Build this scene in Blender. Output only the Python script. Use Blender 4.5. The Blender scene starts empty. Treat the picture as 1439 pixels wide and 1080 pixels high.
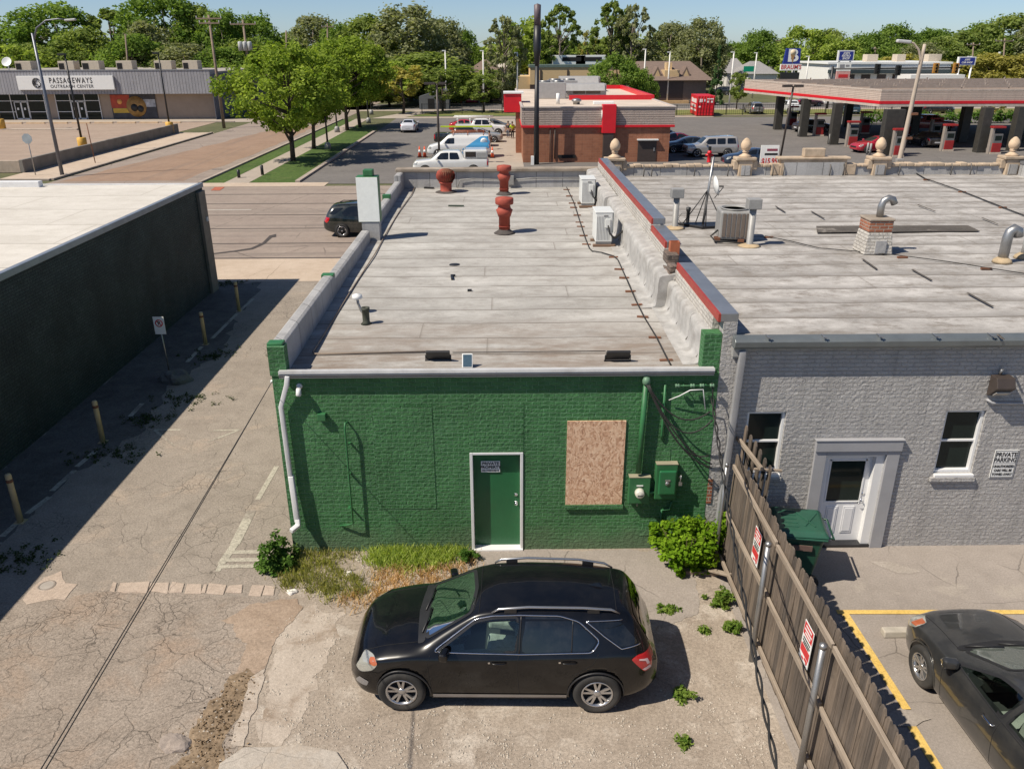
import bpy, bmesh, math, random
import numpy as np
from mathutils import Vector, Matrix
rad = math.radians
sc = bpy.context.scene
C = sc.collection
random.seed(7)

# ---------------------------------------------------------------- camera
F, PITCH, ROLL, YAW, CAMZ = 1135.0, rad(22.6), rad(.2), rad(.6), 9.1
_cy, _sy, _cp, _sp = math.cos(YAW), math.sin(YAW), math.cos(PITCH), math.sin(PITCH)
_f = Vector((_sy*_cp, _cy*_cp, -_sp)); _r = Vector((_cy, -_sy, 0)); _d = _f.cross(_r)
AXR = _r*math.cos(ROLL) + _d*math.sin(ROLL)
AXD = _d*math.cos(ROLL) - _r*math.sin(ROLL)
cam = bpy.data.objects.new('camera', bpy.data.cameras.new('camera'))
C.objects.link(cam)
cam.matrix_world = Matrix(((AXR.x, -AXD.x, -_f.x, 0), (AXR.y, -AXD.y, -_f.y, 0), (AXR.z, -AXD.z, -_f.z, CAMZ), (0, 0, 0, 1)))
cam.data.sensor_width = 36; cam.data.lens = F/1439*36
cam.data.clip_start = .1; cam.data.clip_end = 3000
sc.camera = cam
# survey helpers: where a sight line of the photo (1439 x 1080 px) meets a level z, a wall y or a wall x
def sight(px, py): return AXR*((px-719.5)/F) + AXD*((py-540)/F) + _f
def G(px, py, z=0.0):
    d = sight(px, py); t = (z-CAMZ)/d.z; return Vector((d.x*t, d.y*t, z))
def V(px, py, y):
    d = sight(px, py); t = y/d.y; return Vector((d.x*t, y, CAMZ+d.z*t))

# ---------------------------------------------------------------- light
SUN = Vector((.715, .32, -1.0)).normalized()      # direction the light travels
w = bpy.data.worlds.new('World'); sc.world = w; w.use_nodes = True
nt = w.node_tree
sky = nt.nodes.new('ShaderNodeTexSky'); sky.sky_type = 'NISHITA'; sky.sun_disc = False
sky.sun_elevation = math.asin(-SUN.z); sky.sun_rotation = math.atan2(-SUN.x, -SUN.y)
sky.air_density = .65; sky.dust_density = .35; sky.ozone_density = 4.0
nt.links.new(sky.outputs[0], nt.nodes['Background'].inputs[0])
nt.nodes['Background'].inputs[1].default_value = .081
sl = bpy.data.lights.new('sun', 'SUN'); sl.energy = 4.5; sl.angle = rad(.5); sl.color = (1, .915, .78)
so = bpy.data.objects.new('sun', sl); C.objects.link(so); so.rotation_euler = SUN.to_track_quat('-Z', 'Y').to_euler()
sc.view_settings.view_transform = 'Standard'; sc.view_settings.look = 'None'
sc.view_settings.exposure = .38; sc.view_settings.gamma = 1; sc.view_settings.use_curve_mapping = False
sc.cycles.max_bounces = 6; sc.cycles.transparent_max_bounces = 6
sc.cycles.caustics_reflective = False; sc.cycles.caustics_refractive = False

# ---------------------------------------------------------------- materials
def _n(t, typ, **kw):
    n = t.nodes.new(typ)
    for k, v in kw.items():
        if k in ('ins',):
            for a, b in v.items(): n.inputs[a].default_value = b
        else: setattr(n, k, v)
    return n
def c4(c, k=1.0): return (min(c[0]*k, 1), min(c[1]*k, 1), min(c[2]*k, 1), 1)
def new_mat(name):
    m = bpy.data.materials.new(name); m.use_nodes = True
    return m, m.node_tree, m.node_tree.nodes['Principled BSDF']
def noise(t, vec, scale, detail=4, rough=.55, dist=0):
    n = _n(t, 'ShaderNodeTexNoise'); n.inputs['Scale'].default_value = scale; n.inputs['Detail'].default_value = detail
    n.inputs['Roughness'].default_value = rough; n.inputs['Distortion'].default_value = dist
    t.links.new(vec, n.inputs['Vector']); return n.outputs['Fac']
def ramp(t, fac, a, b, c0=(0, 0, 0, 1), c1=(1, 1, 1, 1)):
    r = _n(t, 'ShaderNodeValToRGB'); e = r.color_ramp.elements
    e[0].position = a; e[1].position = b; e[0].color = c0; e[1].color = c1
    t.links.new(fac, r.inputs[0]); return r.outputs[0]
def mix(t, fac, a, b, mode='MIX'):
    n = _n(t, 'ShaderNodeMix', data_type='RGBA', blend_type=mode)
    for s, v in ((0, fac), (6, a), (7, b)):
        if hasattr(v, 'links'): t.links.new(v, n.inputs[s])
        else: n.inputs[s].default_value = v
    return n.outputs[2]
def mth(t, op, a, b=0.0, c=None):
    n = _n(t, 'ShaderNodeMath', operation=op)
    for i, v in enumerate((a, b) if c is None else (a, b, c)):
        if hasattr(v, 'links'): t.links.new(v, n.inputs[i])
        else: n.inputs[i].default_value = v
    return n.outputs[0]
def coords(t): return _n(t, 'ShaderNodeTexCoord').outputs['Object']
def mapping(t, vec, scale=(1, 1, 1), rot=(0, 0, 0), loc=(0, 0, 0)):
    n = _n(t, 'ShaderNodeMapping'); n.inputs['Scale'].default_value = scale; n.inputs['Rotation'].default_value = rot
    n.inputs['Location'].default_value = loc; t.links.new(vec, n.inputs[0]); return n.outputs[0]
def bump(t, b, h, strength=.3, dist=.02):
    n = _n(t, 'ShaderNodeBump'); n.inputs['Strength'].default_value = strength; n.inputs['Distance'].default_value = dist
    t.links.new(h, n.inputs['Height']); t.links.new(n.outputs[0], b.inputs['Normal'])

MC = {}
def M(name, col=(.5, .5, .5), rough=.7, metal=0.0, var=.18, scale=3.0, fine=60.0, bmp=.12, dirt=0.0, dirtcol=(.12, .09, .06), coat=0.0, stretch=(1, 1, 1)):
    """painted / weathered general surface: two scales of tone variation, grain bump, optional dirt"""
    if name in MC: return MC[name]
    m, t, b = new_mat(name); co = mapping(t, coords(t), stretch)
    n1 = noise(t, co, scale, 5); n2 = noise(t, co, fine, 3)
    f = mth(t, 'ADD', mth(t, 'MULTIPLY', n1, .7), mth(t, 'MULTIPLY', n2, .3))
    out = ramp(t, f, .3, .7, c4(col, 1-var), c4(col, 1+var))
    if dirt:
        out = mix(t, mth(t, 'MULTIPLY', ramp(t, noise(t, co, scale*.6, 6, .65), .5, .72), dirt), out, c4(dirtcol))
    t.links.new(out, b.inputs['Base Color'])
    b.inputs['Roughness'].default_value = rough; b.inputs['Metallic'].default_value = metal
    if coat: b.inputs['Coat Weight'].default_value = coat; b.inputs['Coat Roughness'].default_value = .04
    if bmp: bump(t, b, n2, bmp, .01)
    MC[name] = m; return m
def brick_mat(name, c1, c2, mortar, bw=.21, bh=.078, ms=.011, strength=.9, dist=.02, blotch=.25, wobble=.012, flakes=None, old=None, rough=.75):
    if name in MC: return MC[name]
    m, t, b = new_mat(name); co = coords(t)
    s = _n(t, 'ShaderNodeSeparateXYZ'); t.links.new(co, s.inputs[0])
    cb = _n(t, 'ShaderNodeCombineXYZ'); t.links.new(mth(t, 'ADD', s.outputs[0], s.outputs[1]), cb.inputs[0]); t.links.new(s.outputs[2], cb.inputs[1])
    nw = _n(t, 'ShaderNodeTexNoise'); nw.inputs['Scale'].default_value = 2.6; nw.inputs['Detail'].default_value = 3; t.links.new(co, nw.inputs['Vector'])
    vm = _n(t, 'ShaderNodeVectorMath', operation='MULTIPLY_ADD'); t.links.new(nw.outputs['Color'], vm.inputs[0]); vm.inputs[1].default_value = (wobble*2, wobble*2, 0); t.links.new(cb.outputs[0], vm.inputs[2])
    br = _n(t, 'ShaderNodeTexBrick', offset=.5); t.links.new(vm.outputs[0], br.inputs['Vector'])
    br.inputs['Color1'].default_value = c4(c1); br.inputs['Color2'].default_value = c4(c2); br.inputs['Mortar'].default_value = c4(mortar)
    br.inputs['Scale'].default_value = 1; br.inputs['Mortar Size'].default_value = ms; br.inputs['Mortar Smooth'].default_value = .5
    br.inputs['Brick Width'].default_value = bw; br.inputs['Row Height'].default_value = bh
    big = noise(t, co, .9, 5); fine = noise(t, co, 38, 4)
    k = ramp(t, mth(t, 'ADD', mth(t, 'MULTIPLY', big, .6), mth(t, 'MULTIPLY', fine, .4)), .32, .68, (1-blotch,)*3+(1,), (1+blotch*.6,)*3+(1,))
    out = mix(t, 1.0, br.outputs['Color'], k, 'MULTIPLY')
    out = mix(t, mth(t, 'MULTIPLY', ramp(t, noise(t, mapping(t, co, (4.5, 4.5, .3)), 1.0, 6, .7), .50, .72), .38), out, c4(c1, .45))
    out = mix(t, mth(t, 'MULTIPLY', ramp(t, noise(t, mapping(t, co, (1.2, 1.2, 1.6)), 1.0, 8, .75), .53, .68), .30), out, c4(mortar, 1.1))
    if old is not None:      # low part of the wall where the paint is thin, seen in the photo as a paler olive band
        hz = ramp(t, mth(t, 'ADD', s.outputs[2], mth(t, 'MULTIPLY', noise(t, co, 1.6, 5), .8)), .5, 1.15, (1, 1, 1, 1), (0, 0, 0, 1))
        out = mix(t, mth(t, 'MULTIPLY', hz, .75), out, c4(old))
    if flakes is not None:
        out = mix(t, ramp(t, noise(t, co, 9, 8, .75), .70, .73), out, c4(flakes))
    t.links.new(out, b.inputs['Base Color']); b.inputs['Roughness'].default_value = rough
    h = mth(t, 'ADD', mth(t, 'MULTIPLY', br.outputs['Fac'], -1.0), mth(t, 'ADD', mth(t, 'MULTIPLY', noise(t, co, 14, 4), .75), mth(t, 'MULTIPLY', fine, .25)))
    bump(t, b, h, strength, dist)
    MC[name] = m; return m
def ground_mat(name, c_lo, c_hi, speck=.35, cracks=0.0, crack_scale=2.2, crack_w=.03, patch=None, patch_thr=(.5, .6), stain=.25, grain=110, mask=(.45, .6), bstr=.5, warp=.35, streak=None):
    """asphalt, concrete, gravel: large blotches, aggregate grain, optional cell cracks and dust patches"""
    if name in MC: return MC[name]
    m, t, b = new_mat(name); co = coords(t)
    big = noise(t, co, .35, 6, .6); mid = noise(t, co, 2.3, 6, .65); g1 = noise(t, co, grain, 2, .5); g2 = noise(t, co, grain*.35, 3, .6)
    f = mth(t, 'ADD', mth(t, 'MULTIPLY', big, .5), mth(t, 'MULTIPLY', mid, .5))
    out = ramp(t, f, .32, .68, c4(c_lo), c4(c_hi))
    if patch: out = mix(t, ramp(t, noise(t, co, .8, 7, .7, .4), *patch_thr), out, c4(patch))
    if streak: out = mix(t, mth(t, 'MULTIPLY', ramp(t, noise(t, mapping(t, co, streak[0]), 1.0, 5), .5, .75), streak[2]), out, c4(streak[1]))
    gg = mth(t, 'ADD', mth(t, 'MULTIPLY', g1, .5), mth(t, 'MULTIPLY', g2, .5))
    out = mix(t, 1.0, out, ramp(t, gg, .3, .7, (1-speck,)*3+(1,), (1+speck*.6,)*3+(1,)), 'MULTIPLY')
    out = mix(t, mth(t, 'MULTIPLY', ramp(t, noise(t, co, 1.1, 5, .7, 1.0), .56, .74), stain), out, c4(c_lo, .45))
    h = gg
    if cracks:
        nn = _n(t, 'ShaderNodeTexNoise'); nn.inputs['Scale'].default_value = 1.4; nn.inputs['Detail'].default_value = 5; t.links.new(co, nn.inputs['Vector'])
        va = _n(t, 'ShaderNodeVectorMath', operation='MULTIPLY_ADD'); t.links.new(nn.outputs['Color'], va.inputs[0]); va.inputs[1].default_value = (warp, warp, 0); t.links.new(co, va.inputs[2])
        tot = None
        for scl, wd, mk in ((crack_scale, crack_w, (mask[0]+.03, mask[1]+.03)), (crack_scale*.27, crack_w*.28, (mask[0]-.08, mask[1]-.04))):
            vo = _n(t, 'ShaderNodeTexVoronoi', feature='DISTANCE_TO_EDGE', voronoi_dimensions='2D'); vo.inputs['Scale'].default_value = scl
            t.links.new(va.outputs[0], vo.inputs['Vector'])
            line = ramp(t, vo.outputs['Distance'], 0, wd, (1, 1, 1, 1), (0, 0, 0, 1))
            line = mth(t, 'MULTIPLY', line, ramp(t, noise(t, co, .45, 3), *mk))
            tot = line if tot is None else mth(t, 'MAXIMUM', tot, line)
        tot = mth(t, 'MULTIPLY', tot, cracks)
        out = mix(t, tot, out, c4(c_lo, .15))
        h = mth(t, 'SUBTRACT', gg, mth(t, 'MULTIPLY', tot, 1.5))
    t.links.new(out, b.inputs['Base Color']); b.inputs['Roughness'].default_value = .9
    b.inputs['Specular IOR Level'].default_value = .25
    bump(t, b, h, bstr, .015)
    MC[name] = m; return m
def roof_mat(name, c_lo, c_hi, rows=.92, dirt_y=None, grime=.5, seamcol=(.16, .14, .12), lap=.05):
    """rolled roofing laid across the building: laps every row, odd end joints, ponding dirt"""
    if name in MC: return MC[name]
    m, t, b = new_mat(name); co = coords(t); s = _n(t, 'ShaderNodeSeparateXYZ'); t.links.new(co, s.inputs[0])
    wob = noise(t, mapping(t, co, (.5, 1, 1)), 1.1, 5, .6)
    yy = mth(t, 'DIVIDE', mth(t, 'ADD', s.outputs[1], mth(t, 'MULTIPLY', wob, .05)), rows); row = mth(t, 'FLOOR', yy); fr = mth(t, 'FRACT', yy)
    wn = _n(t, 'ShaderNodeTexWhiteNoise', noise_dimensions='1D'); t.links.new(row, wn.inputs['W'])
    seam = ramp(t, fr, lap/rows*.7, lap/rows*1.2, (1, 1, 1, 1), (0, 0, 0, 1))  # dark line paints the lap joint together with its thin shadow
    seam = mth(t, 'MULTIPLY', seam, ramp(t, noise(t, mapping(t, co, (.7, .2, 1)), 1.6, 5, .7), .28, .5, (.25, .25, .25, 1)))
    xx = mth(t, 'FRACT', mth(t, 'ADD', mth(t, 'DIVIDE', s.outputs[0], 8.7), mth(t, 'MULTIPLY', wn.outputs['Value'], 7.0)))
    joint = ramp(t, xx, .0025, .0045, (1, 1, 1, 1), (0, 0, 0, 1))
    st = mapping(t, co, (.6, 1.0, 1)); big = noise(t, st, .8, 6, .62); mid = noise(t, mapping(t, co, (1, 1.15, 1)), 2.3, 9, .78); fine = noise(t, co, 60, 3)
    out = ramp(t, mth(t, 'ADD', mth(t, 'MULTIPLY', big, .5), mth(t, 'MULTIPLY', mid, .5)), .33, .66, c4(c_lo), c4(c_hi))
    out = mix(t, 1.0, out, ramp(t, wn.outputs['Value'], 0, 1, (.95, .95, .95, 1), (1.03, 1.03, 1.03, 1)), 'MULTIPLY')
    out = mix(t, mth(t, 'MULTIPLY', ramp(t, fr, .0, .45, (1, 1, 1, 1), (0, 0, 0, 1)), mth(t, 'MULTIPLY', ramp(t, mid, .35, .65), grime)), out, c4(c_lo, .68))
    out = mix(t, mth(t, 'MULTIPLY', ramp(t, noise(t, mapping(t, co, (.8, 1.5, 1)), 2.0, 9, .8), .50, .66), grime), out, c4(seamcol, 1.25))
    if dirt_y is not None:
        dy = mth(t, 'ADD', s.outputs[1], mth(t, 'MULTIPLY', noise(t, mapping(t, co, (.5, 1, 1)), .9, 6, .65), 2.4))
        k = ramp(t, mth(t, 'DIVIDE', mth(t, 'SUBTRACT', dy, dirt_y), 2.3), .0, .9, (1, 1, 1, 1), (0, 0, 0, 1))
        k = mth(t, 'MULTIPLY', k, ramp(t, noise(t, mapping(t, co, (.45, 1.6, 1)), 2.0, 8, .7), .34, .60))
        out = mix(t, mth(t, 'MULTIPLY', k, .72), out, (.20, .145, .105, 1))
    tot = mth(t, 'MAXIMUM', mth(t, 'MULTIPLY', seam, .8), mth(t, 'MULTIPLY', joint, .7))
    out = mix(t, tot, out, c4(seamcol))
    out = mix(t, 1.0, out, ramp(t, fine, .3, .7, (.88, .88, .88, 1), (1.08, 1.08, 1.08, 1)), 'MULTIPLY')
    t.links.new(out, b.inputs['Base Color']); b.inputs['Roughness'].default_value = .85; b.inputs['Specular IOR Level'].default_value = .25
    bump(t, b, mth(t, 'ADD', mth(t, 'MULTIPLY', tot, -.5), mth(t, 'ADD', mth(t, 'MULTIPLY', mid, .7), mth(t, 'MULTIPLY', fine, .15))), .5, .03)
    MC[name] = m; return m
def wood_mat(name, c_lo, c_hi, axis=2, var_board=.14, along=None):
    if name in MC: return MC[name]
    m, t, b = new_mat(name); co = coords(t)
    scl = [14, 14, 14]; scl[axis] = .9
    a = noise(t, mapping(t, co, tuple(scl)), 1.6, 7, .65, .6); big = noise(t, co, 1.3, 4)
    out = ramp(t, mth(t, 'ADD', mth(t, 'MULTIPLY', a, .75), mth(t, 'MULTIPLY', big, .25)), .33, .66, c4(c_lo), c4(c_hi))
    if along:        # each board its own tone
        s = _n(t, 'ShaderNodeSeparateXYZ'); t.links.new(co, s.inputs[0])
        wn = _n(t, 'ShaderNodeTexWhiteNoise', noise_dimensions='1D'); t.links.new(mth(t, 'FLOOR', mth(t, 'DIVIDE', s.outputs[1], along)), wn.inputs['W'])
        out = mix(t, 1.0, out, ramp(t, wn.outputs['Value'], 0, 1, (.62, .62, .64, 1), (1.3, 1.24, 1.18, 1)), 'MULTIPLY')
    out = mix(t, mth(t, 'MULTIPLY', ramp(t, noise(t, co, 5, 6, .7), .6, .72), .5), out, c4(c_lo, .5))
    t.links.new(out, b.inputs['Base Color']); b.inputs['Roughness'].default_value = .85
    bump(t, b, a, .5, .01); MC[name] = m; return m
def leaf_mat(name, dark, light, trans=.35):
    if name in MC: return MC[name]
    m, t, b = new_mat(name)
    at = _n(t, 'ShaderNodeAttribute', attribute_name='tint')
    colr = ramp(t, at.outputs['Fac'], 0, 1, c4(dark), c4(light))
    d = _n(t, 'ShaderNodeBsdfDiffuse'); tr = _n(t, 'ShaderNodeBsdfTranslucent'); mx = _n(t, 'ShaderNodeMixShader'); mx.inputs[0].default_value = trans
    t.links.new(colr, d.inputs[0]); t.links.new(mix(t, 1.0, colr, (1.2, 1.25, .6, 1), 'MULTIPLY'), tr.inputs[0])
    t.links.new(d.outputs[0], mx.inputs[1]); t.links.new(tr.outputs[0], mx.inputs[2])
    t.links.new(mx.outputs[0], t.nodes['Material Output'].inputs[0]); t.nodes.remove(b)
    MC[name] = m; return m
def paint(name, col, rough=.22, dust=.12, metal=.0):
    """car paint: clear coat over a flake-toned base with a film of road dust"""
    if name in MC: return MC[name]
    m, t, b = new_mat(name); co = coords(t)
    d = mth(t, 'MULTIPLY', ramp(t, noise(t, co, 2.2, 7, .7), .42, .75), dust)
    t.links.new(mix(t, d, c4(col), (.35, .31, .26, 1)), b.inputs['Base Color'])
    b.inputs['Roughness'].default_value = rough; b.inputs['Metallic'].default_value = metal; b.inputs['Coat Weight'].default_value = 1
    t.links.new(mth(t, 'ADD', mth(t, 'MULTIPLY', d, .5), .03), b.inputs['Coat Roughness'])
    MC[name] = m; return m
def glass(name, col=(.012, .016, .016), rough=.04):
    if name in MC: return MC[name]
    m, t, b = new_mat(name); co = coords(t)
    t.links.new(mix(t, mth(t, 'MULTIPLY', ramp(t, noise(t, co, 3, 6, .7), .45, .8), .08), c4(col), (.3, .28, .25, 1)), b.inputs['Base Color'])
    b.inputs['Roughness'].default_value = rough; b.inputs['IOR'].default_value = 1.55; b.inputs['Coat Weight'].default_value = .6; b.inputs['Coat Roughness'].default_value = .02
    MC[name] = m; return m
def clear_glass(name, col=(.75, .85, .82), alpha=.35):
    """a pane one can see through: tinted transmission plus mirror-like reflection"""
    if name in MC: return MC[name]
    m, t, b = new_mat(name)
    tr = _n(t, 'ShaderNodeBsdfTransparent'); tr.inputs[0].default_value = c4(col, 1-alpha*.5)
    gl = _n(t, 'ShaderNodeBsdfGlossy'); gl.inputs['Roughness'].default_value = .03
    fr = _n(t, 'ShaderNodeFresnel'); fr.inputs[0].default_value = 1.55
    mx = _n(t, 'ShaderNodeMixShader'); t.links.new(mth(t, 'ADD', fr.outputs[0], .02), mx.inputs[0])
    t.links.new(tr.outputs[0], mx.inputs[1]); t.links.new(gl.outputs[0], mx.inputs[2]); t.links.new(mx.outputs[0], t.nodes['Material Output'].inputs[0]); t.nodes.remove(b)
    MC[name] = m; return m

# ---------------------------------------------------------------- mesh builder
class MB:
    def __init__(s): s.v = []; s.f = []; s.sm = []
    def add(s, vs, fs, sm=False):
        o = len(s.v); s.v += [tuple(p) for p in vs]
        for f in fs: s.f.append(tuple(i+o for i in f)); s.sm.append(sm)
        return s
    def box(s, x0, x1, y0, y1, z0, z1):
        vs = [(x, y, z) for z in (z0, z1) for y in (y0, y1) for x in (x0, x1)]
        return s.add(vs, [(0, 2, 3, 1), (4, 5, 7, 6), (0, 1, 5, 4), (2, 6, 7, 3), (0, 4, 6, 2), (1, 3, 7, 5)])
    def obox(s, c, size, rot=(0, 0, 0)):
        from mathutils import Euler
        e = Euler(rot).to_matrix(); c = Vector(c); hx, hy, hz = [k/2 for k in size]
        vs = [c + e @ Vector((x, y, z)) for z in (-hz, hz) for y in (-hy, hy) for x in (-hx, hx)]
        return s.add(vs, [(0, 2, 3, 1), (4, 5, 7, 6), (0, 1, 5, 4), (2, 6, 7, 3), (0, 4, 6, 2), (1, 3, 7, 5)])
    def ext(s, poly, vec, sm=False):
        n = len(poly); vec = Vector(vec); a = [Vector(p) for p in poly]; b = [p+vec for p in a]
        return s.add(a+b, [tuple(range(n))[::-1], tuple(range(n, 2*n))] + [(i, (i+1) % n, n+(i+1) % n, n+i) for i in range(n)], sm)
    def prism(s, poly, z0, z1): return s.ext([(p[0], p[1], z0) for p in poly], (0, 0, z1-z0))
    def face(s, pts): return s.add(pts, [tuple(range(len(pts)))])
    def tube(s, pts, r, n=8, cap=True):
        pts = [Vector(p) for p in pts]; rs = r if isinstance(r, (list, tuple)) else [r]*len(pts)
        vs = []; fs = []; up = None
        for i, p in enumerate(pts):
            d = (pts[min(i+1, len(pts)-1)] - pts[max(i-1, 0)]).normalized()
            if up is None: up = d.orthogonal().normalized()
            else:
                up = up - d*up.dot(d)
                up = up.normalized() if up.length > 1e-5 else d.orthogonal().normalized()
            q = d.cross(up)
            for k in range(n):
                a = 2*math.pi*k/n; vs.append(p + (up*math.cos(a) + q*math.sin(a))*rs[i])
        for i in range(len(pts)-1):
            for k in range(n): fs.append((i*n+k, i*n+(k+1) % n, (i+1)*n+(k+1) % n, (i+1)*n+k))
        s.add(vs, fs, True)
        if cap:
            o = len(s.v)-len(vs)
            s.f += [tuple(range(o, o+n))[::-1], tuple(range(o+len(vs)-n, o+len(vs)))]; s.sm += [False, False]
        return s
    def lathe(s, prof, c=(0, 0, 0), n=20, mat=None, sm=True, cap=True):
        vs = []; fs = []; c = Vector(c)
        for r, z in prof:
            for k in range(n):
                a = 2*math.pi*k/n; p = Vector((r*math.cos(a), r*math.sin(a), z)); vs.append((mat @ p if mat else p) + c)
        m = len(prof)
        for i in range(m-1):
            for k in range(n): fs.append((i*n+k, i*n+(k+1) % n, (i+1)*n+(k+1) % n, (i+1)*n+k))
        s.add(vs, fs, sm); o = len(s.v)-len(vs)
        if cap and math.dist(prof[0], prof[-1]) > 1e-4:
            for k, i in ((0, 0), (m-1, 1)):
                if prof[k][0] > 1e-4: s.f.append(tuple(range(o+k*n, o+k*n+n))); s.sm.append(False)
        return s
    def build(s, name, mat, parent=None, loc=None, rz=0, bevel=0, seg=2, fix=True):
        me = bpy.data.meshes.new(name); me.from_pydata(s.v, [], s.f)
        me.polygons.foreach_set('use_smooth', s.sm)
        if fix:
            bm = bmesh.new(); bm.from_mesh(me); bmesh.ops.recalc_face_normals(bm, faces=bm.faces); bm.to_mesh(me); bm.free()
        me.update(); me.materials.append(mat)
        o = bpy.data.objects.new(name, me); C.objects.link(o)
        if parent: o.parent = parent
        if loc is not None: o.location = loc
        if rz: o.rotation_euler.z = rz
        if bevel:
            b = o.modifiers.new('bevel', 'BEVEL'); b.width = bevel; b.segments = seg; b.limit_method = 'ANGLE'; b.angle_limit = rad(40)
        return o
def thing(name, label, cat, loc=(0, 0, 0), rz=0, group=None):
    o = bpy.data.objects.new(name, None); C.objects.link(o); o.location = loc; o.rotation_euler = (0, 0, rz); o.empty_display_size = .3
    o['label'] = label; o['category'] = cat
    if group: o['group'] = group
    return o
def tag(o, label, cat, group=None):
    o['label'] = label; o['category'] = cat
    if group: o['group'] = group
    return o
def struct(o): o['kind'] = 'structure'; return o
def stuff(o, label=None, cat=None):
    o['kind'] = 'stuff'
    if label: o['label'] = label; o['category'] = cat
    return o
def dup(root, loc, rz=0, label=None, group=None, scale=None):
    r = root.copy(); C.objects.link(r); r.location = loc; r.rotation_euler = (0, 0, rz)
    if scale: r.scale = scale
    if label: r['label'] = label
    if group: r['group'] = group
    for ch in list(root.children):
        c = ch.copy(); C.objects.link(c); c.parent = r
        for g in list(ch.children):
            d = g.copy(); C.objects.link(d); d.parent = c
    return r
def text(name, s, mat, parent, loc, size, rot=(rad(90), 0, 0), sx=1.0, bold=0.0, align='CENTER', depth=.003, spacing=1.0, shear=0):
    cu = bpy.data.curves.new(name, 'FONT'); cu.body = s; cu.size = size; cu.align_x = align; cu.align_y = 'CENTER'
    cu.extrude = depth; cu.offset = bold; cu.space_character = spacing; cu.resolution_u = 3; cu.shear = shear
    o = bpy.data.objects.new(name, cu); C.objects.link(o)
    me = bpy.data.meshes.new_from_object(o.evaluated_get(bpy.context.evaluated_depsgraph_get()))
    bpy.data.objects.remove(o); me.materials.clear(); me.materials.append(mat); me.name = name
    o = bpy.data.objects.new(name, me); C.objects.link(o); o.parent = parent; o.location = loc; o.rotation_euler = rot; o.scale = (sx, 1, 1)
    return o
def edgy(poly, step=.35, amp=.08, seed=1):
    """polygon outline broken up so that laid patches have ragged edges"""
    r = random.Random(seed); out = []
    for i, a in enumerate(poly):
        b = poly[(i+1) % len(poly)]; a2, b2 = Vector(a[:2]), Vector(b[:2]); n = max(1, int((b2-a2).length/step))
        for k in range(n):
            p = a2.lerp(b2, k/n); out.append((p.x + r.uniform(-amp, amp), p.y + r.uniform(-amp, amp)))
    return out
def frayed(poly, step=.2, amp=.07, seed=1): return edgy(edgy(poly, step, amp, seed), .06, min(.03, amp*.5), seed+5)
def sheet(name, poly, z, mat):
    """flat laid surface, a few millimetres above what lies below"""
    return MB().face([(p[0], p[1], z) for p in poly]).build(name, mat, fix=False)
def rect(x0, x1, y0, y1): return [(x0, y0), (x1, y0), (x1, y1), (x0, y1)]

# ================================================================ THE GROUND
m_far = ground_mat('far_ground', (.07, .085, .035), (.16, .15, .08), speck=.25, grain=6, stain=.3, bstr=.2)
m_alley = ground_mat('alley_asphalt', (.255, .215, .178), (.37, .318, .268), speck=.48, cracks=.65, crack_scale=6.5, crack_w=.06, patch=(.38, .31, .25), patch_thr=(.55, .66), stain=.3, grain=75, mask=(.52, .62), warp=.7)
m_gravel = ground_mat('packed_gravel', (.27, .22, .175), (.43, .365, .30), speck=.5, cracks=.3, crack_scale=1.1, crack_w=.02, patch=(.50, .44, .375), patch_thr=(.53, .64), stain=.4, grain=60)
m_lot = ground_mat('lot_asphalt', (.27, .235, .205), (.36, .315, .28), speck=.3, cracks=.55, crack_scale=.7, crack_w=.012, patch=(.37, .325, .28), patch_thr=(.57, .66), stain=.22, grain=80)
m_street = ground_mat('street_concrete', (.25, .20, .17), (.345, .285, .24), speck=.14, cracks=.6, crack_scale=.25, crack_w=.012, stain=.2, grain=25, bstr=.2, streak=((.03, 1.1, 1), (.15, .13, .115), .55))
m_walk = ground_mat('pavement_concrete', (.42, .33, .25), (.55, .45, .36), speck=.12, cracks=.5, crack_scale=.5, crack_w=.012, stain=.2, grain=40, bstr=.2)
m_brickroad = ground_mat('brick_paving', (.25, .165, .115), (.34, .235, .17), speck=.15, stain=.3, grain=20, bstr=.2, streak=((1.2, .06, 1), (.19, .15, .125), .6))
m_forecourt = ground_mat('forecourt_asphalt', (.135, .125, .118), (.195, .18, .168), speck=.15, cracks=.4, crack_scale=.2, crack_w=.012, stain=.35, grain=25, bstr=.2)
m_lotleft = ground_mat('old_lot_asphalt', (.30, .225, .175), (.40, .31, .245), speck=.14, stain=.3, grain=20, bstr=.2, streak=((.05, .7, 1), (.22, .18, .15), .5))
m_conc = ground_mat('broken_concrete', (.40, .315, .25), (.52, .425, .35), speck=.3, stain=.3, grain=50, cracks=.5, crack_scale=2, crack_w=.02)
m_slab = ground_mat('pale_concrete', (.36, .315, .27), (.50, .45, .39), speck=.3, stain=.45, grain=60, bstr=.5, cracks=.4, crack_scale=1.6, crack_w=.015, patch=(.40, .33, .26), patch_thr=(.5, .66))
m_dirt = ground_mat('dirt_litter', (.13, .09, .055), (.33, .245, .165), speck=.5, stain=.5, grain=22, bstr=1.0, patch=(.42, .33, .24), patch_thr=(.60, .68))
m_grass = ground_mat('mown_turf', (.045, .085, .018), (.10, .155, .035), speck=.5, stain=.45, grain=9, bstr=.8, patch=(.13, .15, .05), patch_thr=(.55, .7))
m_grassdry = ground_mat('dry_turf', (.12, .14, .035), (.24, .23, .08), speck=.3, stain=.3, grain=10, bstr=.5)
m_yellow = ground_mat('yellow_line_paint', (.62, .41, .10), (.78, .55, .19), speck=.3, stain=.3, grain=60, cracks=.5, crack_scale=7, crack_w=.03, bstr=.3, patch=(.42, .34, .22), patch_thr=(.60, .66))
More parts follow.
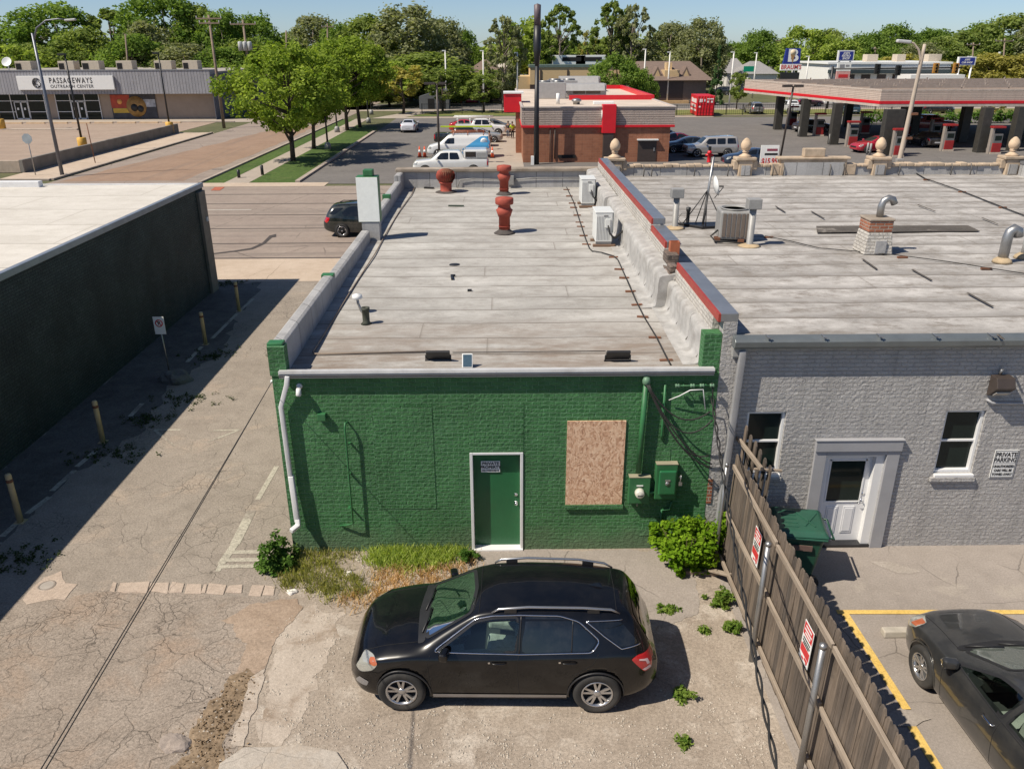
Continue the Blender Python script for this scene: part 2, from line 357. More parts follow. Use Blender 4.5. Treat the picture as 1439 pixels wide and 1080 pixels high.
m_faint = ground_mat('worn_white_paint', (.38, .345, .28), (.52, .48, .39), speck=.5, stain=.4, grain=45, bstr=.3, patch=(.29, .25, .21), patch_thr=(.5, .6))
m_white_line = ground_mat('white_line_paint', (.5, .46, .40), (.66, .62, .56), speck=.25, grain=30, bstr=.2)
m_walk_slab = ground_mat('walk_slab', (.33, .28, .23), (.43, .37, .31), speck=.14, stain=.2, grain=40, bstr=.2)  # darker concrete for several walks beyond the street

struct(sheet('ground', rect(-1500, 1500, -60, 2500), -.02, m_far))
struct(sheet('gravel_lot', rect(-9.5, 3.97, -4, 13.42), 0, m_gravel))
struct(sheet('parking_lot', rect(3.97, 40, -4, 13.42), 0, m_lot))
edge = [G(392, 836), G(398, 850), G(383, 905), G(366, 962), G(341, 1022), G(322, 1080)]
pl = edgy([(-11.9, -4), (-6.9, -4)] + [(p.x, p.y) for p in edge[::-1]] + [(-4.15, 13.42), (-4.15, 33.4), (-11.9, 33.4)], .3, .05, 3)
struct(sheet('alley', frayed(pl, .3, .02), .004, m_alley))
m_alley2 = ground_mat('alligator_asphalt', (.245, .20, .162), (.385, .325, .272), speck=.55, cracks=.75, crack_scale=5.0, crack_w=.07, patch=(.34, .26, .20), patch_thr=(.50, .66), stain=.35, grain=70, mask=(.44, .56), warp=1.1)
xa2 = [tuple(G(x, y)[:2]) for x, y in ((36, 842), (100, 838), (160, 830), (240, 832), (320, 838), (386, 842))]
struct(sheet('alley_cracked', frayed(xa2[::-1] + [(-11.9, 11.4), (-11.9, -4), (-6.9, -4)] + [(p.x-.04, p.y) for p in edge[::-1]][:-1], .3, .05, 8), .0065, m_alley2))
m_shade_verge = ground_mat('shade_dark_verge', (.085, .076, .068), (.20, .18, .16), speck=.4, stain=.5, grain=40, bstr=.8, patch=(.17, .15, .13), patch_thr=(.52, .66))
struct(sheet('verge', edgy([(-11.9, 4), (-10.15, 4), (-10.15, 12), (-9.9, 17), (-9.4, 19), (-9.75, 22), (-9.2, 24.5), (-9.7, 28), (-10.1, 33.2), (-11.9, 33.2)], .35, .16, 21), .0075, m_shade_verge))  # added dark strip by the wall, its colour deepens the alley shade
cs_ = [tuple(G(x, y)[:2]) for x, y in ((299, 357.5), (330, 354), (355, 350.5), (372, 343), (382, 334), (388, 333), (388, 329), (379, 331), (369, 341), (353, 348.5), (328, 352.5), (299, 356))]
struct(sheet('dark_curve', cs_, .011, M('tar', (.06, .05, .045), .8)))  # thin dark curve drawn flat on the street
struct(sheet('front_sidewalk', rect(-120, 120, 33.4, 37.4), .004, m_walk))
struct(sheet('street', rect(-160, 160, 37.4, 59.2), .000, m_street))
struct(sheet('side_street', rect(-33.6, -22.2, 59.2, 175), .004, m_street))
struct(sheet('brick_road', edgy([(-33.0, 62), (-24.0, 62), (-23.3, 80), (-23.5, 108), (-27.5, 108), (-30, 85)], 2, .25, 4), .008, m_brickroad))
struct(sheet('forecourt', rect(-14.9, 75, 60.2, 119.5), .000, m_forecourt))
struct(sheet('outreach_parking', rect(-110, -38.5, 66.8, 119), .004, m_lotleft))
struct(sheet('left_sidewalk', rect(-38.4, -34, 62.5, 100), .004, m_walk))
struct(sheet('storefront_walk', rect(-110, -34, 114.5, 120), .009, m_walk_slab))
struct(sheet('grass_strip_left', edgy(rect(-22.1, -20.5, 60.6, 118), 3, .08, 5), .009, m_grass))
struct(sheet('strip_sidewalk', rect(-20.5, -18.7, 60.0, 119), .012, m_walk_slab))
struct(sheet('corner_pavement', rect(-22.1, -12.8, 59.0, 60.8), .013, m_walk))
struct(sheet('grass_strip', edgy([(-18.7, 60.9), (-15.3, 60.9), (-15.0, 100), (-15.8, 107), (-18.7, 109)], 3, .06, 6), .009, m_grass))
struct(sheet('far_grass', [(-13.6, 121.5), (90, 121.5), (90, 134), (-9, 134), (-12.6, 127)], .004, m_grassdry))
struct(sheet('lush_verge', edgy([(-13.2, 121.6), (9, 121.6), (9, 125), (-12.6, 125)], 2, .15, 9), .008, m_grass))
struct(sheet('far_sidewalk', rect(-70, 90, 134, 137), .008, m_walk_slab))
struct(sheet('far_path', [(-18.5, 119.5), (-14.5, 119.5), (-10.0, 134.2), (-13.6, 134.2)], .012, m_walk_slab))
struct(sheet('far_kerb_path', rect(-14.5, 30, 119.5, 121.4), .010, m_walk_slab))
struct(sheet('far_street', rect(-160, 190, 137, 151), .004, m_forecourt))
struct(sheet('shop_apron', [(-1.2, 67), (1.77, 67), (1.77, 118), (-1.0, 118)], .006, m_walk_slab))
# kerbs are real steps
kb = MB(); kb.box(-15.3, -14.95, 60.9, 100, 0, .14).box(-22.35, -22.1, 60.6, 118, 0, .13).box(-34.15, -33.85, 62.6, 99, 0, .14)
kb.box(-38.5, -34.1, 62.35, 62.6, 0, .13).box(-110, -36, 114.2, 114.5, 0, .12).box(-13, 90, 121.3, 121.55, 0, .12)
struct(kb.build('kerb', M('kerb_concrete', (.36, .30, .25), .9, var=.25, scale=.8)))
# street joints and lane paint
jn = MB()
for y, x0, x1 in ((40.6, -60, 60), (44.3, -60, 60), (48.2, -60, 60), (52.0, -60, 60), (55.6, -60, 60), (37.5, -120, 120)):
    jn.face([(x0, y, .0085), (x1, y, .0085), (x1, y+.14, .0085), (x0, y+.14, .0085)])
struct(jn.build('street_joint', M('tar', (.06, .05, .045), .8), fix=False))
ln = MB()
for x0, x1 in ((-30, -27), (-18.5, -15.4), (-9, -6), (2, 5)):
    ln.face([(x0, 49.9, .012), (x1, 49.9, .012), (x1, 50.05, .012), (x0, 50.05, .012)])
struct(ln.build('lane_marking', m_white_line, fix=False))
struct(sheet('warning_pad', [tuple(G(x, y)[:2]) for x, y in ((302, 263), (316, 263), (309, 268), (296, 268))][::-1], .017, M('red_pad', (.38, .11, .06), .8)))
# things lying in the alley surface
pd = edgy([tuple(G(x, y)[:2]) for x, y in ((352, 938), (356, 958), (345, 985), (333, 1012), (322, 1045), (308, 1075), (300, 1110), (215, 1110), (240, 1075), (262, 1058), (268, 1030), (285, 1006), (298, 985), (322, 958))][::-1], .2, .07, 12)
struct(sheet('dirt_patch', frayed(pd), .010, m_dirt))
m_sand = ground_mat('sandy_patch', (.27, .195, .14), (.42, .325, .25), speck=.35, stain=.5, grain=50, patch=(.20, .14, .095), patch_thr=(.56, .68), cracks=.3, crack_scale=5, crack_w=.03)
struct(sheet('sand_patch', frayed([tuple(G(x, y)[:2]) for x, y in ((318, 868), (360, 845), (412, 842), (420, 858), (400, 880), (392, 905), (372, 935), (352, 950), (325, 955), (330, 930), (345, 900))][::-1], .18, .09, 52), .0092, m_sand))
struct(sheet('pale_patch', frayed([tuple(G(x, y)[:2]) for x, y in ((400, 880), (440, 850), (480, 858), (470, 900), (440, 960), (430, 1010), (395, 1040), (360, 1040), (368, 985), (378, 940))][::-1], .2, .12, 53), .0035, ground_mat('worn_concrete', (.36, .30, .245), (.52, .45, .38), speck=.3, stain=.5, grain=60, patch=(.30, .235, .18), patch_thr=(.5, .62), cracks=.4, crack_scale=1.5, crack_w=.015)))
ps = edgy([tuple(G(x, y)[:2]) for x, y in ((345, 1051), (420, 1048), (470, 1058), (500, 1100), (500, 1200), (260, 1200), (310, 1075))][::-1], .25, .03, 13)
struct(MB().prism(ps, -.01, .035).build('concrete_slab', m_slab, bevel=.012))
ps = edgy([tuple(G(x, y)[:2]) for x, y in ((352, 952), (372, 940), (366, 975), (352, 1015), (343, 1048), (322, 1050), (330, 1025), (345, 985))][::-1], .2, .03, 14)
struct(sheet('concrete_edge', frayed(ps, .1, .02), .011, ground_mat('worn_concrete', (.33, .28, .235), (.47, .41, .35), speck=.3, stain=.5, grain=60, patch=(.30, .235, .18), patch_thr=(.5, .62), cracks=.4, crack_scale=1.5, crack_w=.015)))
struct(sheet('door_apron', frayed([tuple(G(x, y)[:2]) for x, y in ((640, 800), (600, 782), (660, 770), (930, 774), (975, 800), (985, 860), (930, 880), (700, 830))][::-1], .3, .05, 15), .006, m_lot))
xs = [128, 158, 166, 212, 240, 262, 284, 294, 320, 344, 352, 372, 388]
for i in range(len(xs)-1):
    if i in (0, 9): continue
    y0 = 816 + .024*(xs[i]-130); r = random.Random(i)
    p = [(xs[i]+2+r.uniform(-2, 2), y0+r.uniform(-1, 2)), (xs[i+1]-1, y0+1+r.uniform(-1, 2)), (xs[i+1]-4+r.uniform(-2, 2), y0+15+r.uniform(-2, 2)), (xs[i]-3, y0+14+r.uniform(-2, 2))]
    struct(MB().prism(edgy([tuple(G(*q)[:2]) for q in p][::-1], .18, .018, i), -.01, .02).build('drain_slab', m_conc, bevel=.012))
pp = edgy([tuple(G(x, y)[:2]) for x, y in ((62, 812), (88, 803), (90, 820), (108, 822), (93, 842), (62, 844), (38, 850), (34, 842), (50, 822))][::-1], .15, .03, 30)
struct(sheet('concrete_patch', pp, .012, m_conc))
c = G(66, 823); mh = thing('drain_cover', 'small round iron drain cover set in the ragged pale concrete patch of the alley', 'drain', c)
MB().lathe([(.12, .014), (.125, .02), (.15, .02), (.16, .013)], n=24, cap=False).build('rim', M('cast_iron', (.30, .25, .21), .6, .3), mh)
MB().lathe([(.12, .014), (.12, .017), (.0, .017)], n=20, sm=False).build('lid', M('lid_paint', (.36, .32, .28), .7), mh)
# worn paint
def stroke(mb, a, b, wd, z=.009, base=None):
    a, b = G(*a), G(*b); d = (b-a).normalized(); q = Vector((-d.y, d.x, 0))*wd/2
    _z[0] += .00012; mb.face([(p.x, p.y, z+_z[0]) for p in (a-q, b-q, b+q, a+q)])
_z = [0]
wl = MB()
for a, b, k in (((217, 604), (254, 604), .07), ((217, 604), (245, 627), .07), ((300, 605), (337, 604), .07), ((337, 604), (292, 621), .07),
             ((389, 655), (362, 702), .12), ((354, 717), (330, 765), .2), ((330, 765), (311, 792), .16), ((311, 792), (306, 803), .1)): stroke(wl, a, b, k)
for y in (776, 787, 796): stroke(wl, (318 if y < 780 else 312, y), (386, y-1), .12)
for a, b in (((3, 754), (28, 731)), ((38, 722), (70, 698)), ((73, 690), (105, 661)), ((108, 656), (134, 634)), ((183, 585), (200, 567)), ((263, 509), (277, 494)), ((279, 492), (284, 487)), ((298, 476), (335, 439)), ((338, 436), (356, 420)), ((0, 762), (-60, 812))): stroke(wl, a, b, .13)
struct(wl.build('worn_marking', m_faint, fix=False))
yl = MB()
stroke(yl, (1176, 860), (1500, 860), .11); stroke(yl, (1187, 862), (1274, 997), .13, .0135); stroke(yl, (1280, 1019), (1343, 1120), .13, .0135)
struct(yl.build('yellow_marking', m_yellow, fix=False))
m_wlot = ground_mat('worn_lot', (.30, .26, .225), (.43, .38, .335), speck=.3, stain=.3, grain=80, patch=(.33, .29, .25), patch_thr=(.45, .6))
struct(sheet('repair_patch', edgy([tuple(G(x, y)[:2]) for x, y in ((1250, 1000), (1278, 998), (1312, 1012), (1275, 1022), (1255, 1018))][::-1], .15, .04, 31), .0175, m_wlot))
struct(sheet('repair_patch', edgy([tuple(G(x, y)[:2]) for x, y in ((1222, 790), (1250, 789), (1296, 804), (1262, 806))][::-1], .2, .04, 33), .006, m_wlot))

# ================================================================ GREEN BRICK SHOP
Y0 = 13.42
def zr(y): return 3.75 + (y-13.4)*.0128
m_green = brick_mat('green_painted_brick', (.038, .145, .046), (.058, .19, .064), (.12, .28, .14), ms=.009, strength=1.0, dist=.04, blotch=.38, flakes=(.30, .35, .26), old=(.12, .17, .10), wobble=.02)
m_greenpaint = M('green_paint', (.030, .145, .052), .5, var=.3, scale=4, dirt=.4, dirtcol=(.06, .10, .05))
m_grey = brick_mat('grey_painted_brick', (.40, .385, .375), (.45, .435, .42), (.46, .445, .43), ms=.009, strength=1.0, dist=.04, blotch=.16, wobble=.02)
m_greypaint = M('grey_paint', (.33, .33, .345), .5, var=.08)
m_red = brick_mat('old_red_brick', (.30, .095, .05), (.40, .15, .08), (.42, .36, .30), ms=.012, strength=.8, blotch=.35)
m_peel = brick_mat('whitewashed_brick', (.50, .47, .43), (.58, .55, .50), (.42, .39, .35), strength=1.0, dist=.03, blotch=.3, flakes=(.16, .12, .10))
m_white = M('white_metal', (.72, .72, .72), .4, var=.06, dirt=.15)
m_memb = brick_mat('grey_membrane', (.36, .355, .35), (.42, .415, .41), (.10, .095, .09), bw=1.05, bh=40, ms=.012, strength=.5, blotch=.22, wobble=.02)
m_memw = M('white_membrane', (.37, .36, .345), .75, var=.3, scale=4, bmp=.5, dirt=.55, dirtcol=(.17, .15, .13))
m_roofg = roof_mat('shop_roofing', (.27, .255, .235), (.53, .515, .485), rows=.9, dirt_y=2.35, grime=.5)
m_roofr = roof_mat('long_roofing', (.20, .185, .17), (.58, .555, .53), rows=1.0, grime=1.0, lap=.06)
m_coping = M('coping_metal', (.30, .31, .33), .35, .6, var=.15, dirt=.2)
m_redpaint = M('red_trim_paint', (.31, .04, .028), .5, var=.2)
m_black = M('black_plastic', (.018, .018, .02), .45, var=.3)
m_rub = M('black_rubber', (.022, .021, .02), .75, var=.3)
m_galv = M('galvanised_steel', (.34, .34, .34), .4, .75, var=.2)
m_greymet = M('grey_enamel', (.30, .295, .285), .5, .1, var=.18, dirt=.3)
m_chrome = M('chrome', (.75, .75, .76), .12, 1.0, var=.04, bmp=0)
m_rust = M('rusty_steel', (.20, .09, .05), .8, .2, var=.35)
m_gglass = M('window_glass', (.012, .020, .018), .07, bmp=0, var=.3, scale=2)
m_gglass.node_tree.nodes['Principled BSDF'].inputs['IOR'].default_value = 1.32
m_signw = M('sign_white', (.78, .78, .76), .4, var=.05)
m_ink = M('sign_ink', (.02, .02, .02), .5, var=.1)
m_inkred = M('sign_red', (.55, .03, .035), .45, var=.1)

gb = thing('green_shop', 'single storey brick shop painted green at the back, long pale flat roof', 'building', (0, Y0, 0))
def loc(mb): mb.v = [(x, y-Y0, z) for x, y, z in mb.v]; return mb      # world to building frame
DX0, DX1, DZ = -.655, .345, 2.145
wall = MB()
wall.box(-4.15, DX0, 13.42, 13.70, 0, 3.72).box(DX0, DX1, 13.42, 13.70, DZ, 3.72).box(DX1, 3.86, 13.42, 13.70, 0, 3.72)
wall.box(1.15, 2.26, 13.37, 13.42, .93, 1.015)
loc(wall).build('brick_wall', m_green, gb)
for (xa_, xb_, za_, zb__), sh in (((-2.42, -1.32, .95, 3.1), .07), ((-.66, .35, 2.15, 3.15), .11), ((2.6, 3.1, .3, 2.2), .05)):
    MB().box(xa_+sh, xb_+sh, -.007, .0, za_+sh*.45, zb__+sh*.45).build('bricked_opening', m_green, gb, (-sh, 0, -sh*.45))
side = MB().box(-4.15, -3.9, 13.70, 32.6, 0, 3.9).box(3.66, 3.86, 13.70, 32.6, 0, 3.7); loc(side).build('side_wall', m_green, gb)
loc(MB().box(-4.15, 4.1, 32.6, 32.95, 0, 3.9)).build('front_wall', m_green, gb)
rf = MB(); n = 60
for i in range(n+1):
    y = 13.44 + (32.55-13.44)*i/n
    for j in range(25):
        x = -3.89 + 7.5*j/24
        rf.v.append((x, y, zr(y) + .006*math.sin(x*1.3+y*.7) + .004*math.sin(x*3.1-y*1.9)))
for i in range(n):
    for j in range(24): a = i*25+j; rf.f.append((a, a+1, a+26, a+25)); rf.sm.append(True)
loc(rf).build('flat_roof', m_roofg, gb, fix=False)
# left parapet: membrane inside, stepped lap-jointed top
for y0, y1, z in ((13.62, 18.3, 4.30), (18.3, 23.55, 4.20), (24.1, 28.6, 4.30), (28.6, 31.6, 4.40), (31.6, 32.6, 4.62)):
    pb = MB().ext([(-4.15, y0, 3.6), (-3.88, y0, 3.6), (-3.9, y0, z-.03), (-3.96, y0, z), (-4.12, y0, z), (-4.16, y0, z-.04)], (0, y1-y0, 0))
    loc(pb).build('parapet', m_memb, gb, bevel=.015)
for y, z in ((18.25, 4.30), (28.55, 4.40), (13.6, 4.30)):
    loc(MB().box(-4.18, -3.9, y-.16, y+.05, z-.2, z+.02)).build('parapet_cap', m_greenpaint, gb, bevel=.015)
loc(MB().box(-4.17, -3.87, 13.40, 13.62, 3.72, 4.27)).build('parapet_end', m_green, gb)
loc(MB().box(3.54, 3.86, 13.44, 13.72, 3.72, 4.44)).build('parapet_end', m_green, gb, bevel=.01)
# far parapet
fp = MB().box(-3.9, 4.0, 32.55, 32.85, 3.9, 4.62); loc(fp).build('front_parapet', m_memb, gb)
loc(MB().box(-4.2, 4.05, 32.45, 33.0, 4.62, 4.74)).build('front_coping', M('weathered_stone', (.30, .25, .20), .9, var=.4, scale=2, dirt=.6), gb, bevel=.02)
# lumpy white flashing dressed up the party wall, sheet by sheet
FPR = [(-.46, .010), (-.24, .018), (-.165, .05), (-.135, .13), (-.122, .30), (-.118, .52), (-.10, .60), (-.05, .635), (.06, .65), (.30, .68)]
def fpt(y, j, off, top, k, rr):
    dx, dz = FPR[j]; q = min(1, max(0, (j-1)/2)); return (3.62+off+dx-q*(.055*k-.03)+rr*.4*q, y, zr(y)+dz*(top/.65 if j > 2 else 1)+(.035*k+rr if j > 5 else 0))
def flash(y0, y1, off, top):
    mb = MB(); sn = MB(); ny = max(8, int((y1-y0)/.045)); m = len(FPR)
    for i in range(ny+1):
        y = y0+(y1-y0)*i/ny; k = max(0, math.sin(math.pi*((y/.93) % 1.0)))**.22; rr = .003*math.sin(y*5.1)+.003*math.sin(y*13.3+1)
        for j in range(m): mb.v.append(fpt(y, j, off, top, k, rr+.003*math.sin(j*2.1+y*7)))
    for i in range(ny):
        for j in range(m-1): a = i*m+j; mb.f.append((a, a+1, a+m+1, a+m)); mb.sm.append(True)
    for e in (0, ny):     # turned-in ends
        o = len(mb.v); y = y0 if e == 0 else y1
        mb.v += [(3.9, y, zr(y)-.02), (3.9, y, zr(y)+top)]; mb.f.append(tuple(e*m+j for j in range(m))+(o+1, o)); mb.sm.append(False)
    loc(mb).build('flashing', m_memw, gb, fix=False)
    y = math.ceil(y0/.93)*.93
    while y < y1:
        loc(MB().tube([tuple(Vector(fpt(y, j, off, top, 0, 0))+Vector((-.016, 0, .01))) for j in range(2, 8)], .011, 5)).build('flashing_seam', M('seam_tar', (.12, .11, .10), .8), gb); y += .93
flash(13.70, 17.05, .10, .60); flash(17.05, 26.4, -.10, .70); flash(26.4, 32.5, -.20, .70)
loc(MB().box(3.70, 3.86, 17.0, 32.5, 3.7, 4.5)).build('party_wall', m_peel, gb)
# party wall top: brick band, red fascia, metal coping in steps
for y0, y1, z in ((13.44, 17.1, 4.81), (18.5, 20.4, 4.95), (20.4, 32.5, 5.12)):
    loc(MB().box(3.74, 3.99, y0+.3 if y0 < 14 else y0, y1, 4.35, z-.15)).build('party_wall', m_peel, gb)
    loc(MB().box(3.755, 3.80, y0, y1, z-.15, z-.005)).build('red_fascia', m_redpaint, gb)
    cp = MB()
    for k in range(int((y1-y0)/3)+1):
        a = y0+k*3; b = min(a+2.99, y1)
        if b > a: cp.box(3.80, 4.11, a, b, z-.15, z)
    loc(cp).build('coping', m_coping, gb, bevel=.008)
loc(MB().box(3.6, 4.0, 17.1, 18.5, 3.7, 4.55).box(3.62, 3.80, 17.15, 17.5, 4.55, 4.72).box(3.7, 3.98, 17.9, 18.4, 4.55, 4.78)).build('broken_brick', brick_mat('sooty_brick', (.14, .11, .09), (.20, .15, .12), (.10, .08, .07), strength=1, dist=.04, blotch=.5, flakes=(.5, .46, .4)), gb, bevel=.03)
loc(MB().obox((3.66, 17.42, 4.42), (.10, .22, .22), (.2, .1, .3))).build('exposed_brick', m_red, gb)
loc(MB().lathe([(.15, 4.62), (.15, 5.0), (.125, 5.0), (.125, 4.7)], (3.93, 18.30, 0), 4, Matrix.Rotation(rad(45), 3, 'Z'), sm=False)).build('clay_flue', M('terracotta', (.36, .11, .05), .75, var=.3), gb)
# flat chimney on the left parapet: white face, green edges and cap
loc(MB().box(-4.12, -3.62, 23.62, 24.0, 3.75, 4.42)).build('chimney_base', m_memb, gb)
loc(MB().box(-4.20, -3.58, 23.64, 24.02, 4.42, 5.72)).build('chimney', m_greenpaint, gb, bevel=.01)
loc(MB().box(-4.20, -3.59, 23.60, 23.637, 4.44, 5.70)).build('chimney_face', M('flaking_white', (.84, .86, .82), .6, var=.06, scale=8), gb)
loc(MB().box(-4.0, -3.72, 23.68, 23.98, 5.72, 5.9)).build('chimney_cap', m_greenpaint, gb, bevel=.02)
# gutter and roof edge
m_dark_line = M('groove_grey', (.10, .10, .105), .6)
gp = [(0, 3.835), (-.125, 3.845), (-.135, 3.80), (-.115, 3.785), (-.13, 3.765), (-.10, 3.73), (-.09, 3.70), (0, 3.70)]
for x0, x1 in ((-3.99, -.14), (-.137, 3.745)):
    loc(MB().ext([(x0, 13.418+a, z) for a, z in gp], (x1-x0, 0, 0))).build('gutter', M('gutter_white', (.50, .50, .50), .45, var=.15, dirt=.35), gb)
    loc(MB().box(x0, x1, 13.282, 13.30, 3.768, 3.776).box(x0, x1, 13.30, 13.32, 3.727, 3.735)).build('gutter_groove', m_dark_line, gb)
loc(MB().box(-3.9, 3.53, 13.40, 13.56, 3.742, 3.785)).build('drip_edge', M('rusted_white_edge', (.60, .585, .56), .6, var=.12, dirt=.5, dirtcol=(.26, .07, .04)), gb, bevel=.006)
ds = [V(404, 528, 13.30), V(403, 540, 13.30), V(395, 571, 13.33), V(411, 690, 13.33)]
loc(MB().tube(ds, .058, 4)).build('downspout', m_white, gb, bevel=.012)
loc(MB().tube([V(409, 668, 13.33), V(418, 732, 13.30)], .07, 4)).build('downspout', m_white, gb, bevel=.012)
loc(MB().tube([V(418, 728, 13.30), V(419, 738, 13.26), V(409, 746, 13.10)], [.068, .07, .062], 4)).build('downspout_elbow', m_white, gb, bevel=.012)
# door
fr = MB().box(DX0, DX0+.055, 13.40, 13.6, 0, DZ).box(DX1-.055, DX1, 13.40, 13.6, 0, DZ).box(DX0+.055, DX1-.055, 13.40, 13.6, DZ-.045, DZ).box(DX0, DX1, 13.36, 13.6, -.0, .035)
dr = MB().box(DX0+.055, DX1-.055, 13.545, 13.6, .035, DZ-.045)
loc(dr); door = dr.build('door', M('door_green', (.022, .13, .05), .38, var=.15, scale=1.5, dirt=.2), gb)
loc(fr).build('frame', m_white, door, bevel=.006)
loc(MB().lathe([(.03, 0), (.03, .01), (.014, .012), (.014, .05), (.03, .055), (.03, .08), (.0, .085)], (.21, 13.545, 1.0), 12, Matrix.Rotation(rad(90), 3, 'X'))).build('handle', m_chrome, door)
loc(MB().lathe([(.032, 0), (.032, .012), (.02, .02), (.0, .02)], (.21, 13.545, 1.17), 12, Matrix.Rotation(rad(90), 3, 'X'))).build('deadbolt', m_chrome, door)
# boarded window: oriented strand board
def osb():
    m, t, b = new_mat('strand_board'); co = coords(t)
    vo = _n(t, 'ShaderNodeTexVoronoi', voronoi_dimensions='3D'); vo.inputs['Scale'].default_value = 24
    nn = _n(t, 'ShaderNodeTexNoise'); nn.inputs['Scale'].default_value = 4; t.links.new(co, nn.inputs['Vector'])
    va = _n(t, 'ShaderNodeVectorMath', operation='MULTIPLY_ADD'); t.links.new(nn.outputs['Color'], va.inputs[0]); va.inputs[1].default_value = (.35, .35, .35); t.links.new(mapping(t, co, (1.5, 1, .9), (0, rad(35), 0)), va.inputs[2])
    t.links.new(va.outputs[0], vo.inputs['Vector'])
    s = _n(t, 'ShaderNodeSeparateColor'); t.links.new(vo.outputs['Color'], s.inputs[0])
    gr = noise(t, mapping(t, co, (30, 30, 6), (0, rad(40), 0)), 2, 4, .7)
    f = mth(t, 'ADD', mth(t, 'MULTIPLY', s.outputs[0], .6), mth(t, 'MULTIPLY', gr, .45))
    r = _n(t, 'ShaderNodeValToRGB'); e = r.color_ramp.elements; e[0].position = .12; e[0].color = (.30, .14, .08, 1); e[1].position = .9; e[1].color = (.86, .62, .43, 1)
    k = r.color_ramp.elements.new(.4); k.color = (.62, .37, .23, 1); t.links.new(f, r.inputs[0])
    t.links.new(r.outputs[0], b.inputs['Base Color']); b.inputs['Roughness'].default_value = .8; bump(t, b, f, .5, .01); return m
loc(MB().box(1.155, 2.235, 13.395, 13.418, 1.018, 2.785)).build('window_board', osb(), gb)
# exposed brick at the corner and painted pilaster belong to the grey neighbour

# ================================================================ GREY BRICK BUILDING
ZG = 4.40
ny = thing('grey_building', 'long grey painted brick building with white back door and flat weathered roof', 'building', (4, Y0, 0))
def loc2(mb): mb.v = [(x-4, y-Y0, z) for x, y, z in mb.v]; return mb
W1 = (4.46, 5.18, 1.66, 2.93); W2 = (8.13, 8.87, 1.62, 2.93); D2 = (6.02, 7.16, 0, 2.05)
gw = MB()
gw.box(3.862, 4.10, 13.425, 13.7, 0, 4.655)                                  # pilaster
xs = [4.10, W1[0], W1[1], D2[0], D2[1], W2[0], W2[1], 20.9]
for i in range(len(xs)-1):
    o = {1: W1, 3: D2, 5: W2}.get(i)
    if o is None: gw.box(xs[i], xs[i+1], 13.42, 13.7, 0, 4.3)
    else:
        if o[2] > 0: gw.box(xs[i], xs[i+1], 13.42, 13.7, 0, o[2])
        gw.box(xs[i], xs[i+1], 13.42, 13.7, o[3], 4.3)
loc2(gw).build('brick_wall', m_grey, ny)
loc2(MB().box(4.12, 4.3, 13.70, 32.7, 0, 4.3).box(20.7, 20.9, 13.7, 32.7, 0, 4.3).box(4.12, 20.9, 32.7, 33.0, 0, 4.3)).build('side_wall', m_grey, ny)
rf = MB(); n = 50
for i in range(n+1):
    y = 13.40 + (32.68-13.40)*i/n
    for j in range(41):
        x = 4.06 + 16.8*j/40
        rf.v.append((x, y, ZG + .007*math.sin(x*1.1+y*.6) + .004*math.sin(x*2.7-y*1.7)))
for i in range(n):
    for j in range(40): a = i*41+j; rf.f.append((a, a+1, a+42, a+41)); rf.sm.append(True)
loc2(rf).build('flat_roof', m_roofr, ny, fix=False)
tarp = MB(); m_tar = ground_mat('roof_tar', (.07, .062, .055), (.13, .115, .10), speck=.3, grain=30, stain=.3, patch=(.3, .27, .24), patch_thr=(.58, .68))
for (x0, y0), (x1, y1), k in (((1212, 364), (1232, 378), .1), ((1282, 379), (1309, 394), .1), ((1360, 412), (1395, 431), .1), ((1090, 290), (1103, 298), .1), ((1140, 297), (1158, 307), .09), ((1290, 288), (1314, 297), .08), ((1380, 306), (1402, 315), .08), ((1402, 470), (1410, 477), .1)):
    a, b = G(x0, y0, ZG+.04), G(x1, y1, ZG+.04); d = (b-a).normalized(); q = Vector((-d.y, d.x, 0))*k/4.5
    loc2(MB().ext([a-q, b-q, b+q, a+q], (0, 0, .012))).build('tar_patch', m_tar, ny)
pa = [G(x, y, ZG+.035) for x, y in ((1147, 318), (1360, 317), (1377, 325), (1148, 327))]
tarp.ext(pa, (0, 0, .012))
loc2(tarp).build('tar_patch', m_tar, ny)
# eaves gutter with strap hangers
gt = MB().ext([(4.03, 13.42, 4.43), (4.03, 13.24, 4.40), (4.03, 13.2, 4.36), (4.03, 13.21, 4.27), (4.03, 13.25, 4.22), (4.03, 13.42, 4.22)], (17, 0, 0))
loc2(gt).build('gutter', M('gutter_metal', (.20, .22, .225), .4, .5, var=.15), ny, bevel=.006)
hg = MB()
for x in np.arange(4.6, 20, .98): hg.box(x, x+.02, 13.18, 13.40, 4.432, 4.442).box(x-.03, x+.05, 13.19, 13.22, 4.442, 4.452)
loc2(hg).build('gutter_strap', m_galv, ny)
loc2(MB().tube([V(1043, 492, 13.30), V(1043, 500, 13.31), V(1017, 680, 13.33), V(1002, 790, 13.33)], .085, 4)).build('downspout', M('grey_spout', (.36, .36, .37), .4, .2), ny, bevel=.015)
loc2(MB().box(4.03, 4.3, 13.3, 13.45, 4.05, 4.22)).build('gutter_box', m_greymet, ny, bevel=.01)
loc2(MB().box(3.864, 3.95, 13.405, 13.424, 1.02, 1.55)).build('exposed_brick', m_red, ny)
